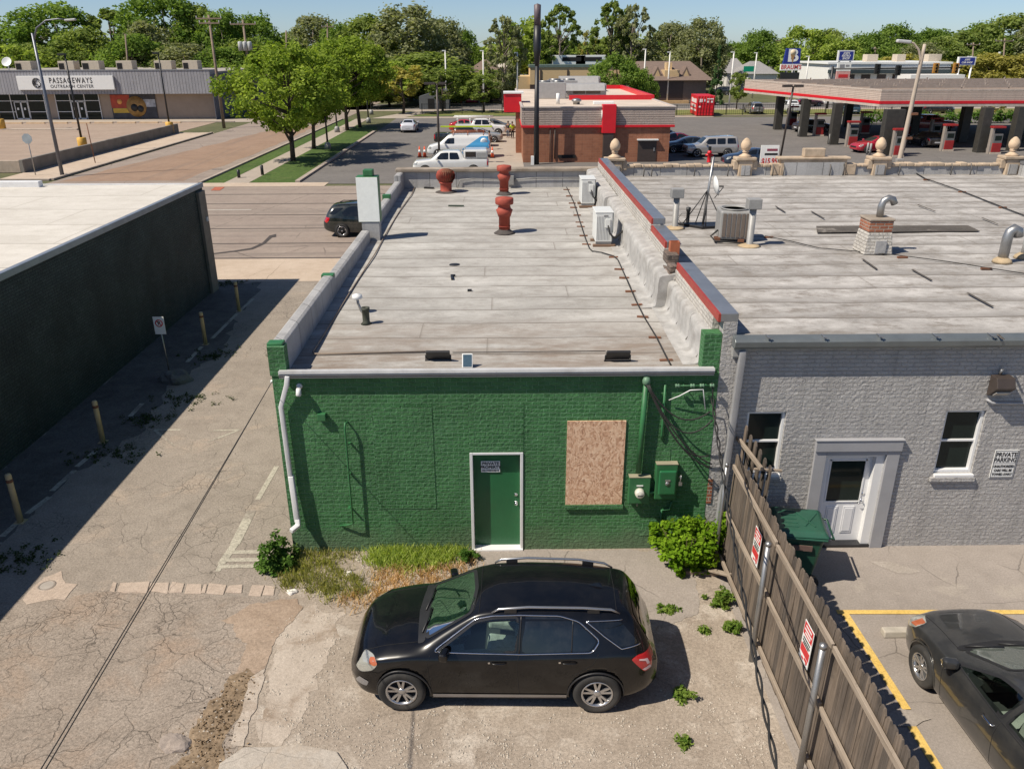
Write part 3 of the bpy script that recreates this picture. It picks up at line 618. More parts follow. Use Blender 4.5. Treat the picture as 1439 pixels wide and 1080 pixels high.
def sash(o, blind):
    x0, x1, z0, z1 = o; f = MB(); t = .055
    f.box(x0, x0+t, 13.47, 13.6, z0, z1).box(x1-t, x1, 13.47, 13.6, z0, z1).box(x0+t, x1-t, 13.47, 13.6, z1-t, z1).box(x0+t, x1-t, 13.47, 13.6, z0, z0+t)
    zm = (z0+z1)/2; f.box(x0+t, x1-t, 13.5, 13.59, zm-.022, zm+.022)
    loc2(f); fo = f.build('window', M('vinyl_white', (.74, .74, .74), .35, var=.03), ny, bevel=.006)
    loc2(MB().box(x0+t, x1-t, 13.55, 13.56, z0+t, zm-.022)).build('pane', m_gglass, fo)
    loc2(MB().box(x0+t, x1-t, 13.535, 13.545, zm+.022, z1-t)).build('pane', m_gglass, fo)
    loc2(MB().box(x0+.01, x1+.02, 13.36, 13.47, z0-.06, z0-.002)).build('sill', MC['vinyl_white'], fo, bevel=.008)
    loc2(MB().box(x0-.06, x1+.05, 13.35, 13.42, z0-.15, z0-.062)).build('brick_sill', m_grey, ny, bevel=.01)
sash(W1, .5); sash(W2, .5)
# back door with heavy painted surround
tr = MB().box(5.80, 6.02, 13.36, 13.425, 0, 2.14).box(7.16, 7.40, 13.36, 13.425, 0, 2.14).box(6.02, 7.16, 13.36, 13.425, 2.05, 2.14).box(5.79, 7.41, 13.33, 13.425, 2.142, 2.36).box(5.77, 7.43, 13.315, 13.425, 2.362, 2.385)
loc2(tr).build('door_surround', m_greypaint, ny, bevel=.006)
dl = MB().box(6.10, 7.00, 13.56, 13.6, .06, .14).box(6.10, 6.22, 13.56, 13.6, .14, 1.98).box(6.88, 7.0, 13.56, 13.6, .14, 1.98).box(6.22, 6.88, 13.56, 13.6, 1.84, 1.98).box(6.22, 6.88, 13.56, 13.6, .14, .95)
m_wdoor = M('white_door', (.76, .76, .77), .35, var=.04)
loc2(dl); d2 = dl.build('door', m_wdoor, ny)
loc2(MB().box(6.02, 6.10, 13.43, 13.6, 0, 2.05).box(7.0, 7.16, 13.43, 13.6, 0, 2.05).box(6.10, 7.0, 13.43, 13.6, 1.98, 2.05)).build('frame', MC['vinyl_white'], d2)
loc2(MB().box(6.02, 7.16, 13.38, 13.6, 0, .055)).build('threshold', m_black, d2)
for x in (6.27, 6.60): loc2(MB().box(x, x+.22, 13.548, 13.56, .24, .84).box(x+.03, x+.19, 13.54, 13.548, .28, .80)).build('panel', m_wdoor, d2, bevel=.005)
loc2(MB().box(6.22, 6.88, 13.575, 13.585, .95, 1.84)).build('pane', m_gglass, d2)
loc2(MB().box(6.20, 6.225, 13.545, 13.56, .95, 1.86).box(6.875, 6.9, 13.545, 13.56, .95, 1.86).box(6.2, 6.9, 13.545, 13.56, .93, .955).box(6.2, 6.9, 13.545, 13.56, 1.835, 1.86)).build('glazing_bead', m_wdoor, d2)
loc2(MB().lathe([(.032, 0), (.032, .012), (.012, .014), (.012, .05)], (6.93, 13.56, .96), 12, Matrix.Rotation(rad(90), 3, 'X')).tube([(6.93, 13.50, .96), (6.87, 13.49, .955), (6.82, 13.50, .95)], .011, 6)).build('handle', m_chrome, d2)
loc2(MB().lathe([(.03, 0), (.03, .014), (.0, .02)], (6.93, 13.56, 1.12), 12, Matrix.Rotation(rad(90), 3, 'X'))).build('deadbolt', m_chrome, d2)
# ornate street parapet seen from behind
m_stone = M('cast_stone', (.46, .36, .26), .9, var=.3, scale=2.5, bmp=.4, dirt=.6, dirtcol=(.14, .11, .08))
pw = MB().box(4.2, 20.4, 32.68, 32.95, ZG-.2, 4.72); loc2(pw).build('front_parapet', m_memb, ny)
st = MB(); r = random.Random(4)
for k in range(54):
    x = 4.3+k*.3; st.box(x, x+.29, 32.62+r.uniform(-.02, .03), 33.02, 4.722, 4.80+r.uniform(0, .06))
loc2(st).build('parapet_stone', m_stone, ny, bevel=.025)
def pier(px, wd, z1, wdt, steps=True):
    x = V(px, 240, 32.8).x
    p = MB().box(x-wd/2, x+wd/2, 32.55, 33.05, ZG-.1, z1).box(x-wd/2-.13, x+wd/2+.13, 32.5, 33.1, z1, z1+.12).box(x-wd/2-.2, x-wd/2, 32.6, 33.0, z1-.35, z1-.0).box(x+wd/2, x+wd/2+.2, 32.6, 33.0, z1-.35, z1)
    loc2(p).build('parapet_pier', m_stone, ny, bevel=.03)
    loc2(MB().box(x-wd*.32, x+wd*.32, 32.52, 32.549, ZG+.02, z1-.18)).build('flashing_patch', m_memb, ny)
    return x
for px in (863, 1045, 1232, 1417):
    x = pier(px, .55, 4.98, .5)
    loc2(MB().lathe([(.0, 5.10), (.24, 5.10), (.25, 5.14), (.12, 5.22), (.09, 5.27), (.13, 5.29), (.13, 5.315), (.1, 5.33), (.17, 5.40), (.205, 5.50), (.20, 5.60), (.15, 5.71), (.07, 5.80), (.0, 5.83)], (x, 32.8, 0), 20)).build('finial', M('buff_stone', (.56, .42, .29), .85, var=.2, scale=6, dirt=.3), ny)
xa, xb = V(1094, 240, 32.8).x, V(1186, 240, 32.8).x
loc2(MB().box(xa, xb, 32.6, 32.98, ZG-.1, 5.0).box(xa-.12, xb+.12, 32.55, 33.05, 5.0, 5.1).box((xa+xb)/2-.42, (xa+xb)/2+.42, 32.65, 32.95, 5.1, 5.42).box(xa-.35, xa, 32.62, 32.95, ZG, 4.85).box(xb, xb+.4, 32.62, 32.95, ZG, 4.85)).build('parapet_panel', m_stone, ny, bevel=.03)
loc2(MB().box(xa+.12, xb-.12, 32.57, 32.599, ZG, 4.9)).build('flashing_patch', m_memb, ny)
for k, x in enumerate([xa+.1, xb-.15] + [V(p, 240, 32.6).x for p in (904, 915, 975, 1022, 1085, 1165, 1262, 1335, 1362)]):
    loc2(MB().tube([(x, 32.5, ZG), (x+.03, 32.52, 4.7), (x, 32.58, 4.84)], .022, 5)).build('tar_streak', M('seam_tar'), ny)
# right end parapet returning along the roof
xe = 20.35
loc2(MB().box(xe, xe+.4, 20, 32.4, ZG-.1, 4.85)).build('end_parapet', m_memb, ny)
loc2(MB().box(xe-.03, xe+.5, 20, 32.4, 4.85, 4.95)).build('coping', m_coping, ny)

# ================================================================ VEHICLES
def inset(poly, d):
    """offset a simple polygon inwards by about d"""
    n = len(poly); a = sum(poly[i][0]*poly[(i+1) % n][1]-poly[(i+1) % n][0]*poly[i][1] for i in range(n)); s = 1 if a > 0 else -1
    out = []
    for i in range(n):
        p, q, r = Vector(poly[i-1]), Vector(poly[i]), Vector(poly[(i+1) % n])
        e1, e2 = (q-p).normalized(), (r-q).normalized(); n1, n2 = Vector((-e1.y, e1.x))*s, Vector((-e2.y, e2.x))*s
        k = n1+n2; k = k/max(.3, k.length_squared)*2 if k.length else n1
        out.append(tuple(q + k*d*.5*2/ max(1, 1)) if False else tuple(q + (n1+n2)*d/max(.5, 1+n1.dot(n2))))
    return out
def rounded(poly, r=.05, k=3):
    out = []; n = len(poly)
    for i in range(n):
        p, q, s = Vector(poly[i-1]), Vector(poly[i]), Vector(poly[(i+1) % n])
        a = q+(p-q).normalized()*min(r, (p-q).length*.45); b = q+(s-q).normalized()*min(r, (s-q).length*.45)
        for t in range(k+1):
            u = t/k; out.append(tuple(a*(1-u)**2 + q*2*u*(1-u) + b*u*u))
    return out
def in_poly(p, poly):
    c = False; n = len(poly); j = n-1
    for i in range(n):
        if (poly[i][1] > p[1]) != (poly[j][1] > p[1]) and p[0] < (poly[j][0]-poly[i][0])*(p[1]-poly[i][1])/(poly[j][1]-poly[i][1])+poly[i][0]: c = not c
        j = i
    return c
class Shell:
    """car body as rings across the car; x forward, y left, z up"""
    KEYS = ('top', 'belt', 'w', 'wt', 'zb')
    def __init__(s, spec, smooth=.07):
        s.L = spec['L']; s.h = s.L/2; s.sp = spec
        s.xs = np.linspace(-s.h, s.h, 481); dx = s.xs[1]-s.xs[0]; s.a = {}
        kw = int(smooth*2.5/dx); ker = np.exp(-.5*((np.arange(-kw, kw+1)*dx/smooth)**2)); ker /= ker.sum()
        for k in s.KEYS:
            p = sorted(spec[k]); v = np.interp(s.xs, [q[0] for q in p], [q[1] for q in p])
            pad = np.concatenate([2*v[0]-v[kw:0:-1], v, 2*v[-1]-v[-2:-kw-2:-1]]); s.a[k] = np.convolve(pad, ker, 'valid')
    def val(s, k, x): return float(np.interp(x, s.xs, s.a[k]))
    def ring(s, x, sub=4):
        top, belt, w, wt, zb = (s.val(k, x) for k in s.KEYS); cr = s.sp.get('crown', .055)
        cr = min(cr, max(.01, (top-belt)*.5)); tb = s.sp.get('tuck', .93)
        P = [(0, zb), (w*.6, zb), (w*tb, zb+.01), (w*.985, zb+.13), (w, zb+.5*(belt-zb)), (w*.985, belt-.09), (w*.945, belt), (wt, top-cr), (wt*.72, top-cr*.3), (0, top)]
        P = [Vector(p) for p in P]; out = []
        for i in range(len(P)-1):
            p0, p1, p2, p3 = P[max(i-1, 0)], P[i], P[i+1], P[min(i+2, len(P)-1)]
            if i == 0: p0 = Vector((-p2.x, p2.y))
            if i == len(P)-2: p3 = Vector((-p1.x, p1.y))
            l = (p2-p1).length; m1 = (p2-p0)/max((p2-p0).length, 1e-6)*l; m2 = (p3-p1)/max((p3-p1).length, 1e-6)*l
            for k in range(sub):
                u = k/sub; h1 = 2*u**3-3*u*u+1; h2 = u**3-2*u*u+u; h3 = -2*u**3+3*u*u; h4 = u**3-u*u
                out.append(p1*h1+m1*h2*.8+p2*h3+m2*h4*.8)
        out.append(P[-1]); return out
    def ys(s, x, z):
        r = s.ring(x, 3); best = 0
        for a, b in zip(r, r[1:]):
            if (a.y-z)*(b.y-z) <= 0 and abs(a.y-b.y) > 1e-6:
                u = (z-a.y)/(b.y-a.y); best = max(best, a.x+(b.x-a.x)*u)
        return best
    def zt(s, x, y):
        r = s.ring(x, 3); y = abs(y); best = None
        for a, b in zip(r[12:], r[13:]):
            if (a.x-y)*(b.x-y) <= 0 and abs(a.x-b.x) > 1e-6:
                u = (y-a.x)/(b.x-a.x); v = a.y+(b.y-a.y)*u; best = v if best is None else max(best, v)
        return best if best is not None else r[-1].y
    def body(s, nx=120, sub=4, holes=(), tops=()):
        t = np.linspace(0, 1, nx); e = .5-.5*np.cos(np.pi*t); X = -s.h + s.L*(.35*e+.65*t)
        vs = []; fs = []; rings = [s.ring(x, sub) for x in X]; m = len(rings[0]); W = 2*m-2
        for x, r in zip(X, rings):
            full = [(x, p.x, p.y) for p in r] + [(x, -p.x, p.y) for p in r[-2:0:-1]]
            vs += full
        def hole(i, k):
            c = [vs[q] for q in (i*W+k, i*W+(k+1) % W, (i+1)*W+(k+1) % W, (i+1)*W+k)]
            for poly in holes:
                if all(in_poly((p[0], p[2]), poly) and abs(p[1]) > .3 for p in c): return True
            for poly in tops:
                if all(in_poly((p[0], p[1]), poly) and p[2] > s.val('belt', p[0])-.02 for p in c): return True
            return False
        for i in range(nx-1):
            for k in range(W):
                if (holes or tops) and hole(i, k): continue
                fs.append((i*W+k, i*W+(k+1) % W, (i+1)*W+(k+1) % W, (i+1)*W+k))
        mb = MB(); mb.add(vs, fs, True); o = 0
        mb.f += [tuple(range(W))[::-1], tuple(range((nx-1)*W, nx*W))]; mb.sm += [False, False]
        return mb
    def panel(s, poly, side=1, off=.004, nx=14, nz=6, mb=None):
        """skin piece over the side of the car, outline in (x, z)"""
        mb = mb or MB(); x0, x1 = min(p[0] for p in poly), max(p[0] for p in poly); e = (x1-x0)*.004; grid = []
        for i in range(nx+1):
            x = x0+e+(x1-x0-2*e)*i/nx; zz = []
            for a, b in zip(poly, list(poly[1:])+[poly[0]]):
                if (a[0]-x)*(b[0]-x) <= 0 and abs(a[0]-b[0]) > 1e-7: zz.append(a[1]+(b[1]-a[1])*(x-a[0])/(b[0]-a[0]))
            lo, hi = (min(zz), max(zz)) if zz else (poly[0][1],)*2
            grid.append([(x, side*(s.ys(x, lo+(hi-lo)*j/nz)+off), lo+(hi-lo)*j/nz) for j in range(nz+1)])
        vs = [p for r in grid for p in r]; m = nz+1
        return mb.add(vs, [(i*m+j, i*m+j+1, (i+1)*m+j+1, (i+1)*m+j) for i in range(nx) for j in range(nz)], True)
    def top_panel(s, poly, off=.004, nx=12, ny=14, mb=None, push=.0):
        """skin piece over bonnet, windscreen or roof, outline in (x, y)"""
        mb = mb or MB(); x0, x1 = min(p[0] for p in poly), max(p[0] for p in poly); e = (x1-x0)*.004; grid = []
        for i in range(nx+1):
            x = x0+e+(x1-x0-2*e)*i/nx; zz = []
            for a, b in zip(poly, list(poly[1:])+[poly[0]]):
                if (a[0]-x)*(b[0]-x) <= 0 and abs(a[0]-b[0]) > 1e-7: zz.append(a[1]+(b[1]-a[1])*(x-a[0])/(b[0]-a[0]))
            lo, hi = min(zz), max(zz)
            grid.append([(x+push, lo+(hi-lo)*j/ny, s.zt(x, lo+(hi-lo)*j/ny)+off) for j in range(ny+1)])
        vs = [p for r in grid for p in r]; m = ny+1
        return mb.add(vs, [(i*m+j, i*m+j+1, (i+1)*m+j+1, (i+1)*m+j) for i in range(nx) for j in range(ny)], True)
    def line(s, pts, side=1, r=.007, off=.0, n=5, mb=None, closed=False, step=.06):
        mb = mb or MB(); out = []; pts = list(pts)+([pts[0]] if closed else [])
        for a, b in zip(pts, pts[1:]):
            k = max(1, int(math.dist(a, b)/step))
            out += [(a[0]+(b[0]-a[0])*i/k, a[1]+(b[1]-a[1])*i/k) for i in range(k)]
        out.append(pts[-1])
        return mb.tube([(x, side*(s.ys(x, z)+off), z) for x, z in out], r, n)
def band(s, poly, d, side=1, off=.006):
    """opaque border strip along the rim of a pane"""
    mb = MB(); q = inset(poly, d); n = len(poly)
    vs = [(x, side*(s.ys(x, z)+off), z) for x, z in poly] + [(x, side*(s.ys(x, z)+off), z) for x, z in q]
    return mb.add(vs, [(i, (i+1) % n, n+(i+1) % n, n+i) for i in range(n)])
m_tyre = M('tyre_rubber', (.028, .027, .026), .85, var=.3, dirt=.25, dirtcol=(.2, .17, .14))
m_rim = M('alloy_rim', (.52, .52, .53), .25, .85, var=.08, bmp=0)
m_dark = M('wheel_well', (.008, .008, .009), .9, var=.1)
m_tail = M('tail_lamp', (.50, .012, .018), .12, coat=1, var=.15, bmp=0)
m_lamp = M('head_lamp', (.40, .40, .36), .08, .3, coat=1, var=.2, scale=9, bmp=0)
m_amber = M('amber_lens', (.40, .11, .045), .15, coat=1, var=.1, bmp=0)
m_tint = glass('privacy_glass', (.006, .008, .010))
m_screen = glass('windscreen_glass', (.018, .028, .026))
m_plate = M('number_plate', (.55, .56, .58), .4)
WHEELS = {}
def add_wheels(root, s, xs, R, wd, hi=False, out=.0, spokes=5, rim=None, side_y=None, frac=.66):
    key = (round(R, 3), wd, hi, spokes, rim, frac)
    if key not in WHEELS:
        n = 40 if hi else 18; rot = Matrix.Rotation(rad(-90), 3, 'X')
        ty = MB().lathe([(R*frac, -wd/2), (R*.93, -wd/2), (R, -wd*.36), (R, wd*.36), (R*.93, wd/2), (R*.84, wd/2+.006), (R*(frac+.05), wd/2-.002), (R*frac, wd/2-.01)], (0, 0, 0), n, rot, cap=False)
        rm = MB().lathe([(R*frac, -wd*.2), (R*frac*1.02, wd/2-.006), (R*frac*.95, wd/2-.004), (R*frac*.93, wd*.2), (.0, wd*.16)], (0, 0, 0), n, rot)
        sp = MB()
        for k in range(spokes):
            for da in ((-.21, .21) if hi else (0,)):
                a = 2*math.pi*k/spokes + da + .3; c, sn = math.cos(a), math.sin(a); w2 = (.022 if hi else .05)*R/.36
                pts = []
                for rr, hw, y in ((R*.10, w2*.9, wd*.36), (R*frac*.97, w2*.75, wd*.43)):
                    for q in (-1, 1): pts.append((rr*c-q*hw*sn, y, rr*sn+q*hw*c))
                lo = [(p[0], p[1]-.04, p[2]) for p in pts]
                sp.add(pts+lo, [(0, 1, 3, 2), (4, 6, 7, 5), (0, 2, 6, 4), (1, 5, 7, 3)])
        sp.lathe([(R*.16, wd*.25), (R*.16, wd*.38), (R*.1, wd*.42), (.0, wd*.43)], (0, 0, 0), 16, rot)
        sp.lathe([(R*frac*.97, wd*.2), (R*frac*1.0, wd/2-.002), (R*frac*.9, wd/2-.006), (R*frac*.88, wd*.2)], (0, 0, 0), n, rot, cap=False)
        WHEELS[key] = (ty, rm, sp, {})
    ty, rm, sp, memo = WHEELS[key]
    for x in xs:
        for sd in (1, -1):
            y = (side_y if side_y else s.val('w', x)) - wd/2 + out
            if not memo:
                a = ty.build('wheel', m_tyre, root); b = rm.build('rim', m_dark, a); c = sp.build('spokes', rim or m_rim, a); memo['m'] = (a.data, b.data, c.data)
            else:
                da, db, dc = memo['m']; a = bpy.data.objects.new('wheel', da); b = bpy.data.objects.new('rim', db); c = bpy.data.objects.new('spokes', dc)
                for o in (a, b, c): C.objects.link(o)
                a.parent = root; b.parent = a; c.parent = a
            a.location = (x, sd*y, R); a.rotation_euler.z = 0 if sd > 0 else math.pi
def cut_wells(body, xs, R, W):
    """wheel housings cut out of the body shell"""
    cutters = []
    for x in xs:
        for sd in (1, -1):
            mb = MB().lathe([(0, 0), (R, 0), (R, .34), (0, .34)], (x, sd*(W-.17)+.17, .0+R*.93), 40, Matrix.Rotation(rad(90), 3, 'X'), sm=True)
            c = mb.build('cut', m_dark); cutters.append(c)
            md = body.modifiers.new('well', 'BOOLEAN'); md.operation = 'DIFFERENCE'; md.object = c; md.solver = 'EXACT'
    par = body.parent; body.parent = None
    dg = bpy.context.evaluated_depsgraph_get(); me = bpy.data.meshes.new_from_object(body.evaluated_get(dg)); body.modifiers.clear()
    if len(me.polygons) > 1000: body.data = me
    body.parent = par
    for c in cutters: bpy.data.objects.remove(c)
SPEC = {}
SPEC['suv'] = dict(L=4.77, top=[(2.385, .70), (2.32, .86), (2.15, .965), (1.75, 1.06), (1.30, 1.12), (1.12, 1.15), (.36, 1.60), (.1, 1.655), (-.4, 1.69), (-1.1, 1.68), (-1.7, 1.63), (-1.95, 1.585), (-2.2, 1.22), (-2.3, 1.02), (-2.385, .86)],
    belt=[(2.385, .62), (2.25, .76), (1.9, .90), (1.3, 1.0), (0, 1.03), (-1, 1.07), (-1.7, 1.10), (-2.15, 1.06), (-2.385, .80)],
    w=[(2.385, .60), (2.30, .74), (2.1, .85), (1.8, .905), (1.4, .92), (-1.5, .92), (-1.95, .895), (-2.2, .84), (-2.33, .77), (-2.385, .70)],
    wt=[(2.385, .40), (2.1, .62), (1.7, .70), (1.15, .74), (.36, .615), (0, .625), (-1.2, .61), (-1.9, .56), (-2.2, .64), (-2.385, .55)],
    zb=[(2.385, .36), (2.2, .24), (1.9, .21), (-1.9, .24), (-2.2, .33), (-2.385, .42)], axles=(1.455, -1.42), R=.355, tw=.235,
    screen=[(1.10, -.67), (.40, -.545), (.34, 0), (.40, .545), (1.10, .67), (1.16, 0)], back=[(-1.99, -.50), (-1.99, .50), (-2.26, .60), (-2.26, -.60)],
    wins=[[(.93, 1.075), (.36, 1.50), (.1, 1.565), (-.27, 1.585), (-.24, 1.075)], [(-.31, 1.075), (-.34, 1.585), (-.85, 1.575), (-1.12, 1.50), (-1.40, 1.25), (-1.30, 1.12)], [(-1.28, 1.50), (-1.78, 1.485), (-2.06, 1.20), (-1.78, 1.165)]],
    head=[(2.30, .70), (2.05, .93), (1.86, .90), (1.92, .74), (2.15, .62)], tail=[(-2.02, 1.02), (-2.28, 1.05), (-2.33, .84), (-2.2, .74), (-2.08, .86)])
SPEC['sedan'] = dict(L=4.5, top=[(2.25, .62), (2.18, .76), (2.0, .85), (1.5, .95), (1.05, 1.0), (.92, 1.02), (.05, 1.37), (-.3, 1.43), (-.8, 1.42), (-1.2, 1.33), (-1.75, 1.10), (-1.9, 1.07), (-2.15, 1.04), (-2.25, .80)],
    belt=[(2.25, .55), (2.1, .68), (1.6, .82), (1.0, .90), (0, .93), (-1.2, .98), (-1.8, 1.0), (-2.15, .95), (-2.25, .72)],
    w=[(2.25, .58), (2.17, .72), (1.95, .83), (1.6, .88), (1.2, .90), (-1.4, .90), (-1.9, .86), (-2.12, .79), (-2.25, .68)],
    wt=[(2.25, .40), (1.9, .62), (1.5, .68), (.95, .70), (.05, .55), (-.4, .56), (-1.1, .53), (-1.75, .62), (-2.25, .55)],
    zb=[(2.25, .32), (2.1, .22), (1.8, .19), (-1.8, .21), (-2.1, .28), (-2.25, .36)], axles=(1.35, -1.35), R=.325, tw=.21,
    screen=[(.90, -.63), (.12, -.485), (.05, 0), (.12, .485), (.90, .63), (.97, 0)], back=[(-1.12, -.46), (-1.12, .46), (-1.66, .54), (-1.66, -.54)],
    wins=[[(.72, .965), (.10, 1.265), (-.22, 1.335), (-.40, 1.34), (-.36, .965)], [(-.43, .965), (-.47, 1.34), (-.85, 1.325), (-1.2, 1.22), (-1.46, 1.06), (-1.38, 1.0)]],
    head=[(2.17, .60), (1.95, .80), (1.72, .80), (1.8, .68), (2.02, .57)], tail=[(-1.85, .93), (-2.16, .92), (-2.18, .74), (-1.98, .72)])
SPEC['jeep'] = dict(L=4.74, crown=.04, top=[(2.37, .80), (2.33, 1.0), (2.25, 1.05), (1.6, 1.10), (1.15, 1.13), (.55, 1.68), (.35, 1.74), (-1.9, 1.78), (-2.2, 1.74), (-2.33, 1.15), (-2.37, 1.0)],
    belt=[(2.37, .78), (2.28, .98), (1.2, 1.05), (-2.2, 1.10), (-2.37, .95)], w=[(2.37, .80), (2.28, .88), (2.0, .92), (-2.1, .93), (-2.28, .90), (-2.37, .85)],
    wt=[(2.37, .72), (2.2, .78), (1.2, .80), (.5, .68), (-1.9, .68), (-2.25, .70), (-2.37, .75)], zb=[(2.37, .45), (2.1, .34), (-2.1, .36), (-2.37, .48)], axles=(1.42, -1.36), R=.37, tw=.24,
    screen=[(1.08, -.70), (.58, -.62), (.58, .62), (1.08, .70)], back=[(-2.26, -.58), (-2.26, .58), (-2.32, .62), (-2.32, -.62)],
    wins=[[(.78, 1.12), (.42, 1.58), (-.26, 1.61), (-.26, 1.12)], [(-.36, 1.12), (-.36, 1.61), (-1.12, 1.62), (-1.12, 1.12)], [(-1.28, 1.14), (-1.28, 1.62), (-2.02, 1.62), (-2.1, 1.14)]],
    head=[(2.33, .80), (2.2, .98), (2.02, .98), (2.06, .82)], tail=[(-2.22, 1.08), (-2.33, 1.05), (-2.33, .82), (-2.24, .82)])
SPEC['pickup'] = dict(L=5.8, crown=.045, top=[(2.9, .85), (2.83, 1.08), (2.7, 1.14), (2.1, 1.20), (1.55, 1.25), (.85, 1.80), (.6, 1.87), (-.5, 1.87), (-.85, 1.80), (-1.0, 1.30), (-1.1, 1.29), (-2.85, 1.29), (-2.9, 1.2)],
    belt=[(2.9, .78), (2.8, 1.0), (1.6, 1.16), (-.9, 1.2), (-1.1, 1.25), (-2.85, 1.25), (-2.9, 1.15)], w=[(2.9, .82), (2.75, .93), (2.4, .98), (-2.85, .98), (-2.9, .95)],
    wt=[(2.9, .7), (2.6, .80), (1.6, .82), (.8, .68), (-.6, .68), (-.95, .75), (-1.1, .93), (-2.9, .93)], zb=[(2.9, .5), (2.6, .36), (-2.6, .42), (-2.9, .55)], axles=(1.95, -1.75), R=.40, tw=.26,
    screen=[(1.48, -.74), (.90, -.62), (.90, .62), (1.48, .74)], back=[(-.86, -.58), (-.86, .58), (-.95, .62), (-.95, -.62)],
    wins=[[(1.15, 1.24), (.72, 1.70), (.15, 1.74), (.15, 1.24)], [(.07, 1.24), (.07, 1.74), (-.55, 1.72), (-.70, 1.30), (-.66, 1.24)]],
    head=[(2.86, .86), (2.7, 1.05), (2.5, 1.05), (2.55, .88)], tail=[(-2.78, 1.2), (-2.88, 1.2), (-2.88, .8), (-2.78, .8)])
SPEC['van'] = dict(L=5.7, crown=.09, top=[(2.85, .80), (2.8, 1.0), (2.65, 1.10), (2.2, 1.22), (1.75, 1.32), (1.0, 1.92), (.7, 2.03), (-2.4, 2.06), (-2.75, 1.98), (-2.82, 1.3), (-2.85, 1.0)],
    belt=[(2.85, .75), (2.7, .98), (1.9, 1.15), (1, 1.2), (-2.7, 1.25), (-2.85, .95)], w=[(2.85, .80), (2.7, .92), (2.3, 1.0), (-2.6, 1.0), (-2.8, .95), (-2.85, .92)],
    wt=[(2.85, .68), (2.3, .78), (1.75, .80), (.9, .78), (-2.5, .80), (-2.8, .82), (-2.85, .85)], zb=[(2.85, .42), (2.5, .32), (-2.5, .36), (-2.85, .48)], axles=(1.85, -1.55), R=.37, tw=.24,
    screen=[(1.68, -.74), (1.05, -.68), (1.05, .68), (1.68, .74)], back=[(-2.77, -.6), (-2.77, .6), (-2.81, .62), (-2.81, -.62)],
    wins=[[(1.38, 1.22), (.95, 1.68), (.38, 1.72), (.38, 1.22)]], head=[(2.80, .78), (2.6, 1.0), (2.42, 1.0), (2.48, .80)], tail=[(-2.72, 1.35), (-2.81, 1.35), (-2.81, .85), (-2.74, .85)])
def make_car(name, kind, label, cat, at, rz, col, group=None, extras=True, side_tint=None, metal=.0, rails=False):
    """a vehicle seen small: shell, panes, lamps, wheels"""
    sp = SPEC[kind]; s = Shell(sp, .06); root = thing(name, label, cat, at, rz, group)
    pm = paint('paint_%02x%02x%02x' % tuple(int(255*min(1, k)) for k in col), col, metal=metal)
    s.body(60, 2).build('body', pm, root)
    s.top_panel(rounded(sp['screen'], .08), .006, 10, 8).build('windscreen', m_screen, root, fix=False)
    s.top_panel(rounded(sp['back'], .04), .006, 6, 6, push=-.006).build('rear_window', m_tint, root, fix=False)
    for sd in (1, -1):
        for wn in sp['wins']: s.panel(rounded(wn, .05), sd, .005, 10, 4).build('side_window', m_tint, root, fix=False)
        s.panel(sp['head'], sd, .006, 6, 3).build('headlight', m_lamp, root, fix=False)
        s.panel(sp['tail'], sd, .006, 6, 3).build('tail_light', m_tail, root, fix=False)
        w = s.val('w', sp['wins'][0][0][0]); m = MB().obox((sp['wins'][0][0][0]-.12, sd*(w+.09), sp['wins'][0][0][1]+.06), (.12, .2, .15), (0, 0, 0)); m.build('mirror', pm, root, bevel=.03)
    for x in sp['axles']:
        for sd in (1, -1):
            MB().lathe([(0, 0), (sp['R']*1.16, 0), (sp['R']*1.16, .012), (0, .012)], (x, sd*(s.val('w', x)-.004), sp['R']*1.02), 20, Matrix.Rotation(rad(-90*sd), 3, 'X')).build('wheel_arch', m_dark, root)
    add_wheels(root, s, sp['axles'], sp['R'], sp['tw'], False, .03)
    h = s.h
    MB().box(h-.06, h+.012, -.42, .42, s.val('zb', h)+.14, s.val('zb', h)+.28).build('grille', m_black, root, bevel=.01)
    MB().box(-h-.012, -h+.05, -.26, .26, s.val('zb', -h)+.12, s.val('zb', -h)+.24).build('plate', m_plate, root)
    if rails:
        for sd in (1, -1): MB().tube([(.2, sd*.58, s.zt(.2, .58)+.0), (.1, sd*.58, s.zt(.1, .58)+.06), (-1.5, sd*.56, s.zt(-1.5, .56)+.06), (-1.7, sd*.55, s.zt(-1.7, .55))], .025, 6).build('roof_rail', m_black, root)
    return root, s

